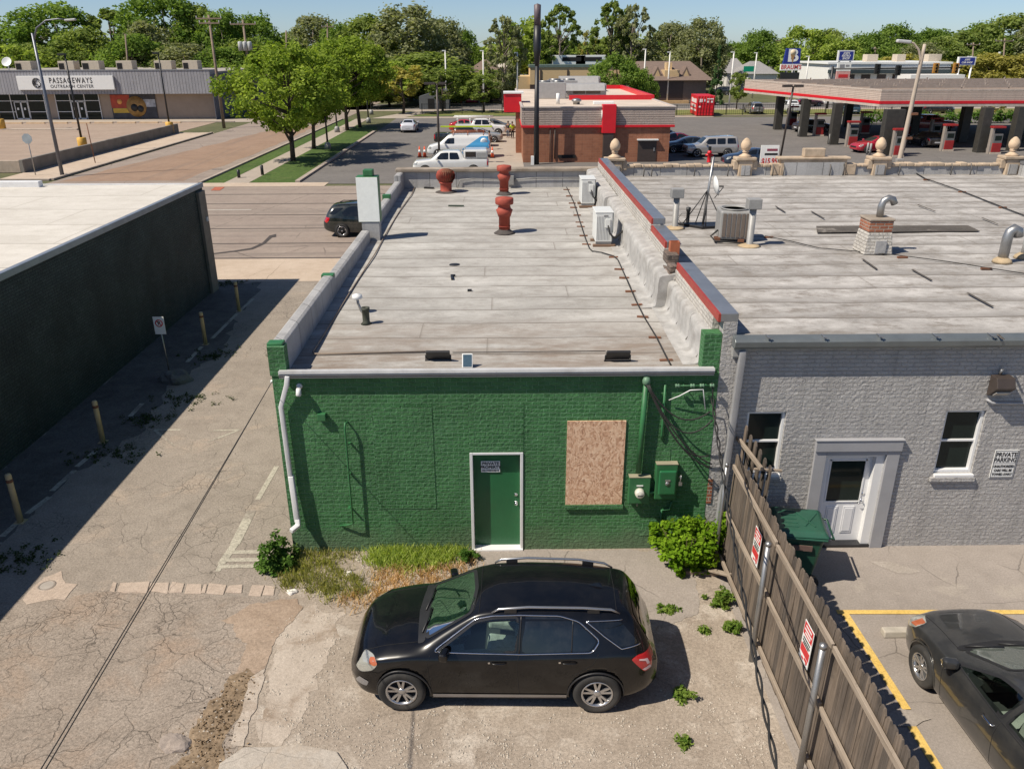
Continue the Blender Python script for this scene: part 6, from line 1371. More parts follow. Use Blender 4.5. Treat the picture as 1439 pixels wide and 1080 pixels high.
MB().tube([(-11, -2.2, 4.15), (-9.5, -1.5, 4.15), (-8.3, -1.7, 4.15), (-6.8, -2.2, 4.15), (-6.5, -2.9, 4.15)], .04, 6).build('roof_cable', m_rub, t); MB().box(-3.9, -2.9, -1.3, -.8, 4.12, 4.16).build('tar_patch', m_dark, t)
m_boll = M('bollard_cream', (.50, .38, .21), .7, var=.25, dirt=.4, dirtcol=(.18, .12, .08))
for (px, py), lb in (((336, 437), 'thin cream steel bollard in the alley shade, farthest one near the street'), ((289, 484), 'thin cream steel bollard standing beyond the no parking sign'), ((145, 621), 'thin cream steel bollard in the middle of the dark shade, before the boulder'), ((29, 733), 'thin cream steel bollard nearest the camera at the left edge')):
    t = thing('bollard', lb, 'bollard', G(px, py), 0, 'bollards along the alley line'); MB().lathe([(.062, 0), (.062, 1.10), (.05, 1.13), (0, 1.14)], n=14).build('post', m_boll, t); MB().lathe([(.0655, .95), (.066, .95), (.066, 1.02), (.0655, 1.02)], n=14).build('band', m_rust, t); MB().box(-.1, .1, -.1, .1, 0, .015).build('base_plate', m_boll, t)
p = G(239, 527); t = thing('no_parking_sign', 'small white no parking sign on a thin post in the alley shade', 'sign', p)
MB().tube([(0, 0, 0), (-.05, 0, 1.75)], .022, 8).build('post', m_galv, t); MB().box(-.20, .12, -.035, -.025, 1.32, 1.86).build('board', m_signw, t, bevel=.003)
MB().lathe([(.085, 0), (.115, 0), (.115, .003), (.085, .003)], (-.04, -.036, 1.66), 20, Matrix.Rotation(rad(90), 3, 'X'), cap=False).obox((-.04, -.039, 1.66), (.2, .002, .025), (0, rad(45), 0)).build('symbol', m_inkred, t); text('lettering', 'P', m_ink, t, (-.04, -.037, 1.66), .16, bold=.004)
q = random.Random(9)
for i, (px, py, rr, lb) in enumerate(((300, 500, .5, 'dark weeds at the foot of the second bollard from the street'), (265, 560, .45, 'dark weeds spilling from the kerb behind the boulder'), (155, 640, .5, 'dark weeds around the foot of the middle bollard'), (322, 398, .4, 'dark weeds by the street corner of the dark building'), (205, 590, .35, 'dark weeds in the shade between the boulder and the middle bollard'), (20, 790, .35, 'dark weeds in the shade at the left edge of the alley'))):
    c = G(px, py); w_ = thing('weed_clump', lb, 'weed', c)
    leaf_mesh('foliage', [(q.gauss(0, rr), q.gauss(0, rr*.7), q.uniform(.0, .05)) for _ in range(46)], [.1]*46, 16, .038, leaf_mat('leaf_dusty', (.03, .05, .02), (.09, .12, .05)), 40+i, w_, upward=.7)

# ================================================================ STREET AND LEFT SIDE
def streetlight(at, h, arm, lb, mat, name='street_light', reach=2.3, dirx=1):
    t = thing(name, lb, 'street light', at)
    MB().tube([(0, 0, 0), (0, 0, h*.5), (0, 0, h)], [.15, .12, .09], 12).build('pole', mat, t)
    MB().tube([(0, 0, h-.5), (dirx*reach*.15, 0, h+.35), (dirx*reach*.45, 0, h+.85), (dirx*reach*.8, 0, h+.95), (dirx*reach, 0, h+.9)], [.07, .06, .05, .045, .04], 8).build('arm', mat, t)
    MB().obox((dirx*(reach+.35), 0, h+.88), (.8, .26, .14), (0, rad(-4*dirx), 0)).build('lamp_head', M('lamp_head_grey', (.5, .5, .5), .4), t, bevel=.05, seg=3); return t
m_pole = M('pole_blue_grey', (.17, .18, .21), .45, .5); m_conc_pole = M('concrete_pole', (.44, .37, .30), .85, var=.15, scale=2)
streetlight(G(88, 248), 10.2, 1, 'tall steel street light with curved arm at the left street corner', m_pole, reach=2.6)
p = V(1265, 222, 46); p.z = 0; t = thing('street_light', 'pale tapering street light in front of the fuel canopy, by a parapet finial', 'street light', p)
a, b = V(1265, 222, 46)-p, V(1297, 75, 46)-p; MB().tube([a*1.0+Vector((-.9, 0, -a.z)), a, b, V(1299.5, 62, 46)-p], [.16, .14, .09, .08], 12).build('pole', m_conc_pole, t)
MB().tube([V(x, y, 46)-p for x, y in ((1293, 92), (1294, 82), (1291, 70), (1284, 61), (1276, 58.5))], [.085, .075, .06, .05, .045], 8).build('arm', m_conc_pole, t); MB().obox(V(1270, 58.5, 46)-p, (.75, .28, .16), (0, rad(5), 0)).build('lamp_head', M('lamp_head_grey'), t, bevel=.05, seg=3)
for px, py in ((1284, 160), (1276, 194)): MB().obox(V(px, py, 46)-p, (.34, .34, .12)).build('band', m_rust, t)
# big single pole in front of the store
p = G(752, 226); p.y = 70.2; t = thing('sign_pole', 'tall slim black pole with thick top standing before the red banded store', 'pole', p); zt = V(752, 5, 70.2).z
MB().tube([(0, 0, 0), (0, 0, zt-4.6)], [.24, .17], 14).build('pole', m_black, t); MB().lathe([(.17, zt-4.6), (.30, zt-3.4), (.30, zt-1.6), (.0, zt-1.6)], n=16).build('collar', m_black, t); MB().lathe([(.26, zt-1.6), (.28, zt-.1), (0, zt)], n=16).build('antenna_cover', M('brown_grey_cover', (.12, .09, .10), .5), t); MB().box(-.45, -.2, -.3, .1, 0, .7).build('cabinet', m_signw, t)
# back of a stop sign
p = G(50, 246); t = thing('stop_sign', 'back of an octagonal road sign on a thin post by the left street corner', 'road sign', p)
MB().tube([(0, 0, 0), (0, 0, 2.9)], .035, 8).build('post', m_galv, t); MB().lathe([(0, 0), (.4, 0), (.4, .015), (0, .015)], (0, -.05, 2.75), 8, Matrix.Rotation(rad(90), 3, 'X') @ Matrix.Rotation(rad(22.5), 3, 'Z'), sm=False).build('plate', M('sign_back', (.42, .46, .48), .4, .4), t)
tag(MB().tube([(0, 0, 0), (-.1, 0, 3.3)], .04, 8).build('steel_post', m_rust, None, G(134, 229)), 'thin bare rusty post on the pavement beside the retaining wall', 'post')
t = thing('retaining_wall', 'low dark concrete wall along the pavement of the left parking lot', 'wall', (-38.4, 66.7, 0)); m_rw = M('retaining_concrete', (.20, .185, .165), .9, var=.3, scale=.8)
MB().box(-.15, .15, 0, 33.5, 0, 1.0).build('wall', m_rw, t, bevel=.03); MB().box(-30, -.15, 0, .3, 0, .95).build('front_wall', M('retaining_tan', (.42, .34, .27), .9, var=.2), t, bevel=.03)
m_ypaint = M('yellow_base', (.62, .36, .06), .6, var=.2, dirt=.25)
for (px, py), h, lb in (((4, 183), 9.5, 'black lot lamp on a yellow concrete base at the left edge of the photo'), ((118, 213), 8.6, 'black lot lamp on a yellow concrete base behind the middle of the retaining wall'), ((240, 188), 8.6, 'black lot lamp on a yellow base at the far end of the retaining wall')):
    t = thing('lot_light', lb, 'lamp post', G(px, py), 0, 'parking lot lamps on yellow bases'); MB().lathe([(.42, 0), (.42, 1.25), (.34, 1.32), (0, 1.32)], n=16).build('base', m_ypaint, t)
    MB().tube([(0, 0, 1.3), (0, 0, h)], [.11, .08], 8).build('pole', m_black, t); MB().box(-.55, .05, -.25, .25, h, h+.18).build('lamp_head', m_black, t)
t = tag(MB().box(-22, 0, -.3, .3, 0, .18).build('lot_island', M('island_concrete', (.5, .42, .34), .9), None, (-52, 104, 0)), 'narrow concrete island in the left parking lot', 'kerb island')
for i in range(11): tag(MB().box(-1.2, 1.2, -.15, .15, 0, .2).build('wheel_stop', M('stop_tan', (.60, .44, .28), .85), None, (-44-3.0*i, 113.2, 0)), 'tan concrete wheel stop in the row before the outreach storefront', 'wheel stop', 'wheel stops before the storefront')
# outreach centre
m_rib = brick_mat('ribbed_metal', (.30, .30, .325), (.33, .33, .35), (.12, .12, .13), bw=.42, bh=60, ms=.03, strength=.8, dist=.05, blotch=.08, wobble=0)
m_tanwall = M('tan_stucco', (.36, .285, .225), .85, var=.1, scale=1)
ob = thing('outreach_building', 'long low storefront building with ribbed grey fascia and a white name board', 'building', (-39.9, 119.6, 0))
def lo(mb): return mb
OY = .6
MB().box(-65, 0, OY, 34, 0, 3.5).build('wall', m_tanwall, ob); MB().box(0.001, .06, -.9, 34, 0, 5.9).build('side_wall', M('side_blue_grey', (.12, .125, .15), .7), ob)
MB().box(-65, -.0, -1.0, OY+1, 3.42, 6.5).build('fascia', m_rib, ob); MB().box(-65, -.1, OY+1, 34, 5.6, 6.2).build('flat_roof', M('roof_grey', (.33, .30, .27), .9), ob); MB().box(-65.1, .05, -1.06, -.95, 6.42, 6.56).build('roof_edge', m_galv, ob)
y0 = 119.6-1.0
def ow(px, py): p = V(px, py, y0); return p.x+39.9, p.z
(xa, za), (xb, zb_) = ow(24, 107), ow(163, 126); sgn = thing('name_board', 'long white PASSAGEWAYS OUTREACH CENTER sign on the ribbed fascia', 'sign', ((xa+xb)/2-39.9, y0, (za+zb_)/2))
hw, hh = (xb-xa)/2, (za-zb_)/2; MB().box(-hw, hw, -.35, -.02, -hh, hh).build('board', m_signw, sgn, bevel=.03)
kx = hw*2/139
text('lettering', 'PASSAGEWAYS', m_ink, sgn, ((101.5-93.5)*kx, -.36, hh*.30), 1.0, sx=.72, bold=.018, spacing=1.28); text('lettering', 'OUTREACH CENTER', m_ink, sgn, ((102-93.5)*kx, -.36, -hh*.52), .58, sx=1.0, bold=.006, spacing=1.12)
em = MB()
for rr, a0, a1 in ((.62, .5, 5.6), (.48, .9, 4.6), (.33, 1.3, 4.2), (.2, 1.5, 5.5)): em.tube([(rr*math.cos(a)*.9, 0, rr*math.sin(a)) for a in np.linspace(a0, a1, 14)], .05, 5)
em.tube([(.1, 0, -.5), (.45, 0, -.35), (.5, 0, -.05), (.25, 0, .25)], .06, 5); em.build('emblem', m_ink, sgn).location = ((52-93.5)*kx, -.37, .0)
def storefront(x0, x1, doorx):
    t_ = MB().box(x0, x1, OY-.08, OY-.02, 0, 3.42).build('shop_window', m_gglass, ob); f = MB()
    for x in np.linspace(x0, x1, max(2, int((x1-x0)/1.9)+1)): f.box(x-.05, x+.05, OY-.14, OY-.08, 0, 3.42)
    f.box(x0, x1, OY-.13, OY-.08, 1.0, 1.08).box(x0, x1, OY-.13, OY-.08, 2.45, 2.53); f.build('frame', m_white, t_)
    d_ = MB()
    for k in (0, 1):
        a_ = doorx+k*.95; d_.box(a_, a_+.1, OY-.2, OY-.14, 0, 2.4).box(a_+.85, a_+.95, OY-.2, OY-.14, 0, 2.4).box(a_, a_+.95, OY-.2, OY-.14, 2.3, 2.4).box(a_, a_+.95, OY-.2, OY-.14, 0, .2)
    o_ = d_.build('door', m_white, ob); MB().box(doorx+.1, doorx+1.8, OY-.17, OY-.15, .2, 2.3).build('pane', m_gglass, o_); MB().box(doorx+.3, doorx+.55, OY-.185, OY-.171, 1.3, 1.6).box(doorx+1.25, doorx+1.5, OY-.185, OY-.171, 1.3, 1.6).build('notice', m_signw, o_)
def wx(px): return V(px, 150, 120.1).x+39.9
storefront(wx(0)-3, wx(64), wx(21)); storefront(wx(80), wx(141), wx(101))
# painted panel on the wall: plain generic stand-in of the same size and colours
x0, x1 = wx(157), wx(220); mu = thing('wall_mural', 'colourful painted mural panel on the storefront wall', 'mural', ((x0+x1)/2-39.9, 120.14, 1.75)); hw = (x1-x0)/2
MB().box(-hw, hw, -.06, 0, -1.65, 1.65).build('panel', M('mural_dark', (.05, .05, .06), .6, var=.6, scale=1.2), mu)
MB().box(-hw, -hw*.15, -.075, -.06, -.25, 1.5).build('red_field', M('mural_red', (.42, .06, .03), .6, var=.35, scale=1), mu); MB().box(-hw*.95, -hw*.1, -.075, -.06, -.9, -.3).build('yellow_field', M('mural_yellow', (.62, .40, .05), .6, var=.25, scale=2), mu)
MB().lathe([(0, 0), (1.38, 0), (1.38, .02), (0, .02)], (.35, -.08, -.05), 28, Matrix.Rotation(rad(90), 3, 'X')).build('gold_disc', M('mural_gold', (.38, .22, .07), .6, var=.5, scale=1.5), mu); MB().box(hw*.45, hw*.98, -.085, -.06, -.1, .9).build('grey_field', M('mural_grey', (.40, .42, .46), .6, var=.6, scale=1.6), mu)
MB().lathe([(0, 0), (.5, 0), (.5, .02), (0, .02)], (.05, -.105, -.2), 20, Matrix.Rotation(rad(90), 3, 'X')).lathe([(0, 0), (.45, 0), (.45, .02), (0, .02)], (.9, -.105, -.35), 20, Matrix.Rotation(rad(90), 3, 'X')).build('dark_disc', m_ink, mu); MB().lathe([(0, 0), (.35, 0), (.35, .02), (0, .02)], (-1.9, -.08, .6), 20, Matrix.Rotation(rad(90), 3, 'X')).build('sun_disc', M('mural_orange', (.75, .35, .10), .6), mu)
for px, w_, lb in ((38, 2.3, 'leftmost'), (98, 2.3, 'second from the left'), (132, 2.5, 'third from the left'), (179, 2.3, 'fourth from the left'), (233, 2.5, 'fifth from the left'), (271, 2.2, 'rightmost')):
    p = V(px, 97, 128); t = thing('rooftop_unit', lb+' pale rooftop air handling box above the ribbed fascia', 'air conditioner', (p.x, 128, 6.2), 0, 'rooftop units on the outreach building'); MB().box(-w_/2, w_/2, -.9, .9, 0, 1.35).build('case', M('unit_beige', (.50, .43, .34), .6, var=.1), t, bevel=.04); MB().box(-w_/2+.1, -.3, -.93, -.9, .25, 1.05).build('grille', m_dark, t)
p = V(12, 95, 126); tag(MB().lathe([(0, 0), (.4, .05), (.68, .22), (.7, .23), (.4, .03), (0, -.05)], (0, 0, 1.2), 20, Matrix.Rotation(rad(60), 3, 'X')).tube([(0, 0, 0), (0, 0, 1.1)], .08, 8).build('satellite_dish', m_signw, None, (p.x, 126, 6.2)), 'white satellite dish on the outreach building roof at the left edge', 'satellite dish')
# utility poles
m_upole = M('utility_wood', (.23, .175, .13), .9, var=.3, scale=4)
def upole(px, base, top, y, lb, arms=((.35, 2.6),), cans=0, tilt=0):
    p = V(px, base, y); p.z = 0; zt = V(px, top, y).z; t = thing('utility_pole', lb, 'utility pole', p); tx = (V(tilt or px, top, y).x-p.x)
    MB().tube([(0, 0, 0), (tx, 0, zt)], [.2, .13], 10).build('pole', m_upole, t)
    for dz, wd in arms: MB().obox((tx, -.12, zt-dz), (wd, .12, .16)).build('crossarm', m_upole, t); [MB().box(tx+q, tx+q+.1, -.17, -.07, zt-dz+.08, zt-dz+.3).build('insulator', M('lamp_head_grey'), t) for q in (-wd/2, wd/2-.1, -wd*.2)]
    for k in range(cans): MB().lathe([(0, 0), (.28, 0), (.28, 1.0), (.2, 1.08), (0, 1.1)], (tx+(-.6+.6*k), -.3, zt-3.6), 14).build('transformer', M('can_grey', (.42, .43, .43), .5), t)
upole(315, 180, 21, 105.7, 'tall wooden utility pole at the right end of the ribbed fascia building', ((.4, 3.0), (.9, 2.4)), 0, 293); upole(360, 176, 28, 112, 'wooden utility pole carrying three grey transformers behind the street trees', ((.5, 3.2),), 3, 341)
upole(176, 100, 48, 150, 'bare wooden utility pole above the middle of the outreach building roof', ()); upole(460, 120, 33, 165, 'wooden utility pole in front of the trees left of the middle', ((.6, 2.2),), 0); upole(402, 120, 43, 150, 'thin wooden pole above the first street tree', ())
upole(773, 108, 62, 205, 'left one of a pair of wooden utility poles behind the tan building', ((.5, 3.5),)); upole(780, 108, 66, 212, 'right one of a pair of wooden utility poles behind the tan building', ((.5, 3.0),)); upole(986, 90, 50, 190, 'leaning bare wooden pole above the brown roof', (), 0, 990)
upole(1412, 110, 54, 175, 'wooden utility pole with crossarm before the right hand trees', ((.5, 3.6),), 1); upole(1368, 110, 60, 175, 'wooden utility pole with a transformer left of the right hand pole', ((.4, 2.6),), 2); upole(1230, 100, 66, 185, 'thin wooden utility pole above the white shop', ((.4, 1.6),)); upole(1097, 110, 55, 200, 'thin utility pole far behind the ice cream sign', ((.4, 2.2),))
# small posts in the grass strip and thin lamps
for (px, py), h, lb in (((336, 250), .6, 'stubby dark post in the left grass strip by the corner'), ((369, 246), .75, 'thin dark post in the grass strip beside the pavement')): tag(MB().lathe([(.12, 0), (.12, h), (0, h+.03)], n=10).build('marker_post', m_black, None, G(px, py)), lb, 'post')
for i, ((px, py), top, lb) in enumerate((((461, 210), 128, 'dark thin lamp post in the grass strip between the first two street trees'), ((518, 173), 118, 'dark thin lamp post at the far end of the street tree row'), ((474, 186), 120, 'dark thin post behind the third street tree'), ((522, 161), 118, 'dark thin post beyond the street tree row'))):
    p = G(px, py); h = V(px, top, p.y).z; t = thing('lamp_post', lb, 'lamp post', p); MB().tube([(0, 0, 0), (0, 0, h)], [.1, .07], 8).build('pole', m_black, t); MB().lathe([(.32, 0), (.30, .5), (.22, .62), (.12, .7)], n=12).build('base', m_greymet, t)
    MB().box(-.35, .35, -.15, .15, h, h+.14).build('lamp_head', m_black, t)
p = G(618, 232); p = Vector((p.x, 70, 0)); h = V(615, 118, 70).z; t = thing('lamp_post', 'brown square lamp post in front of the blue and white van', 'lamp post', p); MB().tube([(0, 0, 0), (0, 0, h)], .09, 8).build('pole', M('bronze_enamel'), t); MB().box(-1.0, -.15, -.2, .2, h-.05, h+.12).box(.15, .75, -.2, .2, h-.05, h+.12).build('lamp_head', M('bronze_enamel'), t)
p = G(1087, 222); p = Vector((p.x, 72, 0)); h = V(1093, 121, 72).z; t = thing('lamp_post', 'bronze twin head lamp post at the left corner of the fuel canopy', 'lamp post', p); MB().tube([(0, 0, 0), (.4, 0, h)], .09, 8).build('pole', M('bronze_enamel'), t); MB().box(-.5, .25, -.2, .2, h-.1, h+.1).box(.5, 1.2, -.2, .2, h-.1, h+.1).build('lamp_head', M('bronze_enamel'), t)
for px, b_, tp, y, lb in ((628, 150, 72, 140, 'slim white pole by the far road, left of the brown roof'), (680, 150, 72, 140, 'slim white pole in front of the brown roof'), (727, 150, 75, 140, 'slim white pole left of the tan building'), (905, 112, 70, 145, 'slim white pole left of the brown gabled roof'), (940, 100, 74, 150, 'slim white pole on the brown gabled roof ridge'), (1026, 132, 74, 140, 'white pole beside the cone shaped tree'), (1133, 110, 80, 150, 'white lamp pole beside the ice cream sign'), (1060, 110, 75, 165, 'slim white pole in front of the white houses'), (1110, 130, 78, 140, 'thin white post left of the ice cream sign')):
    p = V(px, b_, y); p.z = 0; t = thing('white_pole', lb, 'pole', p); h = V(px, tp, y).z; MB().tube([(0, 0, 0), (0, 0, h)], [.16, .1], 8).build('pole', M('white_pole_paint', (.7, .68, .64), .5), t); MB().box(-.5, .1, -.1, .1, h, h+.14).build('lamp_head', m_signw, t)

# ================================================================ RED BANDED STORE
m_bigred = M('store_red', (.60, .012, .022), .4, var=.08); m_sbrick = brick_mat('store_brick', (.27, .105, .055), (.34, .14, .075), (.30, .14, .085), bw=.4, bh=.2, ms=.02, strength=.3, blotch=.12)
m_lap = brick_mat('corrugated_grey', (.44, .36, .31), (.48, .39, .34), (.12, .095, .085), bw=60, bh=.185, ms=.022, strength=.8, dist=.05, blotch=.06, wobble=0)
st = thing('red_store', 'low brick convenience store with corrugated grey fascia and bright red bands', 'store', (1.77, 71.5, 0)); SW, SD = 12.5, 33
MB().box(0, SW, 0, SD, 0, 2.84).build('brick_wall', m_sbrick, st); MB().box(-.12, SW+.3, -.12, SD, 3.06, 4.46).build('fascia', m_lap, st); MB().box(-.18, SW+.34, -.18, SD, 2.86, 3.05).build('red_band', m_bigred, st, bevel=.02)
MB().box(.1, SW+.1, .1, SD-.2, 4.3, 4.468).build('flat_roof', M('store_roof', (.56, .47, .39), .9, var=.15, scale=.5, dirt=.3, dirtcol=(.3, .24, .2)), st); MB().box(-.2, SW+.36, -.2, .0, 4.46, 4.56).box(SW+.1, SW+.36, 0, SD, 4.46, 4.56).box(-.2, .0, 0, SD, 4.46, 4.56).build('roof_edge', M('edge_pale', (.5, .44, .4), .6), st)
def sx(px, py, y): p = V(px, py, y); return p.x-1.77, p.z
a, b = sx(847, 147, 71.2), sx(860, 187, 71.2); MB().box(a[0], a[0]+1.15, -.55, .4, b[1], a[1]).build('red_pylon', m_bigred, st, bevel=.03); MB().box(a[0]+.15, a[0]+1.0, -.5, .05, 0, b[1]).build('pylon_base', M('brown_metal', (.05, .035, .03), .6), st)
MB().lathe([(0, 0), (.42, 0), (.42, .03), (0, .03)], (a[0]-.02, -.1, (a[1]+b[1])/2+.3), 20, Matrix.Rotation(rad(-90), 3, 'Y')).build('pylon_disc', m_signw, st)
a, b = sx(897, 198, 71.4), sx(918, 228, 71.4); d_ = MB().box(a[0], b[0]+.2, -.06, 0, 0, a[1]).build('back_door', M('brown_metal'), st); MB().box(a[0]-.1, b[0]+.3, -.3, 0, a[1]+.05, a[1]+.15).build('canopy', m_signw, d_); MB().box(b[0]-.05, b[0]+.05, -.1, -.06, .9, 1.2).build('handle', m_galv, d_)
MB().box(3.0, 4.5, -.08, 0, .35, .62).build('vent_grille', m_dark, st); MB().tube([(2.7, -.08, 2.8), (2.7, -.08, .3)], .05, 6).tube([(2.3, -.08, 2.8), (2.3, -.08, 0)], .04, 6).build('pipe', M('brown_metal'), st); MB().box(10.9, 11.0, -.05, 0, .7, .9).build('utility_plate', m_signw, st)
# raised red parapet ring
x0 = sx(800, 140, 82)[0]; z1 = sx(800, 134, 82)[1]
MB().box(x0, SW+.35, 10.5, 10.8, 4.4, z1).box(SW+.05, SW+.35, 10.8, SD, 4.4, z1).box(x0+3.2, SW+.05, SD-.3, SD, 4.4, z1).build('red_parapet', m_bigred, st)
a, b = sx(708, 131, 79), sx(731, 157, 79); MB().box(a[0], 0, 6.6, 9.0, b[1], a[1]).build('red_entrance_block', m_bigred, st, bevel=.03); MB().box(a[0]-.05, .2, 6.5, 9.1, a[1], a[1]+.12).build('block_top', m_signw, st); MB().box(-.5, 0, 6.8, 8.8, 0, b[1]).build('entrance_pier', m_sbrick, st)
m_ru = M('unit_grey', (.40, .39, .38), .5, .3, var=.12)
for px, py, y, w_, h_, d_, lb in ((823, 130, 87, 4.2, 1.25, 2.5, 'large pale rooftop unit with two dark grilles on the red banded store, nearer one'), (815, 120, 98, 4.6, 1.6, 2.5, 'large pale rooftop unit with two grilles, behind another like it'), (775, 150, 84, 2.8, 1.5, 2.0, 'cluster of grey refrigeration fans on the store roof'), (790, 140, 92, 3.2, 1.4, 2.0, 'dark grey condenser on the store roof behind the fans'), (762, 142, 95, 1.6, 1.0, 1.4, 'small grey condenser at the back left of the store roof')):
    p = V(px, py, y); t = thing('store_roof_unit', lb, 'rooftop unit', (p.x, y, 4.47)); MB().box(-w_/2, w_/2, 0, d_, 0, h_).build('case', m_ru, t, bevel=.05)
    if w_ > 4:
        MB().box(-w_*.3, -.05, -.03, 0, .3, h_-.15).box(.05, w_*.36, -.03, 0, .3, h_-.15).build('grille', M('coil_brown'), t); MB().ext([(-w_*.5, -.6, h_*.5), (-w_*.5, 0, h_+.02), (-w_*.5, 0, h_*.5)], (w_*.95, 0, 0)).build('hood', m_ru, t)
    else:
        for k in (-1, 1): MB().lathe([(w_*.2, 0), (w_*.2, .15), (0, .16)], (k*w_*.24, d_/2, h_), 14).build('fan', m_galv, t)
for px, py, lb in ((784, 148, 'white'), ): p = V(px, py, 76); tag(MB().lathe([(.16, 0), (.16, .9), (0, .92)], n=12).build('roof_pipe', m_signw, None, (p.x, 76, 4.47)), 'stout white pipe on the front of the store roof', 'pipe')
p = V(810, 146, 75.5); tag(MB().lathe([(.3, 0), (.3, .2), (.45, .28), (.4, .42), (.2, .5), (0, .52)], n=16).build('roof_fan', m_galv, None, (p.x, 75.5, 4.47)), 'low round metal exhaust fan on the front of the store roof', 'fan'); p = V(848, 146, 75.5); tag(MB().box(-.9, .9, -.4, .4, 0, .25).build('roof_hatch', m_signw, None, (p.x, 75.5, 4.47), bevel=.03), 'flat white hatch on the front of the store roof', 'hatch')
# red shipping container with white markings
p = G(1003, 163.5); t = thing('red_container', 'bright red storage container with white lettering beside the store lot fence', 'container', (p.x-2.55, p.y, 0), rad(-4))
MB().box(0, 2.5, 0, 6.0, .1, 2.75).build('box', m_bigred, t, bevel=.03); rr = MB()
for x in (.12, .55, .95, 1.35, 1.75, 2.3): rr.tube([(x, -.05, .15), (x, -.05, 2.7)], .035, 6)
for z in (.5, 1.0, 1.6, 2.2): rr.box(.1, 1.2, -.03, 0, z, z+.05).box(1.3, 2.4, -.03, 0, z, z+.05)
rr.build('door_bar', M('door_bar_red', (.42, .02, .03), .4), t); nb = MB()
for z, h_, y0_, y1_ in ((1.75, .62, .6, 5.2), (1.15, .4, 1.0, 5.0), (.65, .28, .6, 5.4)):
    q = random.Random(int(z*10)); y_ = y0_
    while y_ < y1_: w_ = q.uniform(.22, .45); nb.box(-.012, 0, y_, y_+w_, z, z+h_*q.uniform(.8, 1)); y_ += w_+.12
nb.box(.35, .75, -.06, -.04, 1.9, 2.35).box(.95, 1.15, -.06, -.04, 2.0, 2.3).box(1.4, 2.3, -.06, -.04, 2.28, 2.42).box(1.4, 1.65, -.06, -.04, 1.85, 2.1).box(1.95, 2.2, -.06, -.04, 1.85, 2.1).box(.3, .6, -.06, -.04, 1.2, 1.4); nb.build('lettering', m_signw, t)

# ================================================================ FUEL CANOPY
ca = thing('fuel_canopy', 'wide flat fuel station canopy with a red stripe on dark columns', 'canopy', (35.4, 79.6, 0))
CP = [(0, 0), (40, -.6), (40, 22), (-5.3, 26.8)]
m_fas = brick_mat('canopy_fascia', (.50, .40, .335), (.54, .435, .365), (.20, .165, .145), bw=80, bh=.16, ms=.018, strength=.5, dist=.03, blotch=.06, wobble=0)
def ring_(mb, P, z0, z1, d):
    n = len(P); 
    for i in range(n):
        a, b = Vector(P[i]), Vector(P[(i+1) % n]); e = (b-a).normalized(); q = Vector((e.y, -e.x))
        o1, o2 = a+q*d-e*d*0, b+q*d; mb.ext([(a.x, a.y, z0), (b.x, b.y, z0), (b.x+q.x*d, b.y+q.y*d, z0), (a.x+q.x*d, a.y+q.y*d, z0)], (0, 0, z1-z0))
    return mb
MB().prism(CP, 3.95, 5.28).build('canopy_body', m_fas, ca); ring_(MB(), CP, 4.14, 4.40, .05).build('red_stripe', m_bigred, ca); ring_(MB(), CP, 3.90, 4.12, .03).build('lower_trim', M('canopy_trim', (.50, .42, .36), .5), ca)
tp = MB(); CP2 = [(.6, .6), (39.5, 0), (39.5, 21.3), (-4.4, 25.8)]; tp.prism(CP2, 5.28, 5.34); tp.build('roof', M('canopy_roof', (.27, .205, .16), .9, var=.2, scale=.3), ca)
ring_(MB(), CP, 5.22, 5.42, -.12).build('roof_edge', M('canopy_trim'), ca)
for k in range(7):
    y_ = 3+3.1*k; x_ = 1-y_*.19; sh_ = MB()
    for j in range(8): sh_.obox((x_+1.8+4.6*j, y_+.25*j*.0, 5.50), (4.2, .10, .20), (0, 0, -.02)).box(x_+4.0+4.6*j, x_+4.12+4.6*j, y_-.05, y_+.1, 5.34, 5.75)
    sh_.build('roof_rib', M('rib_brown', (.30, .255, .225), .8), ca)
cm = M('column_dark', (.045, .042, .036), .5, var=.3)
for px, py in ((1092, 182), (1127, 192), (1170, 203), (1189, 178), (1247, 218), (1265, 204), (1350, 200), (1375, 214), (1422, 212), (1282, 190)):
    g = G(px, py); k = .85 if px == 1247 else .42
    MB().box(g.x-k-35.4, g.x+k-35.4, g.y-.4-79.6, g.y+.4-79.6, 0, 3.95).build('column', cm, ca, bevel=.03)
pz = None
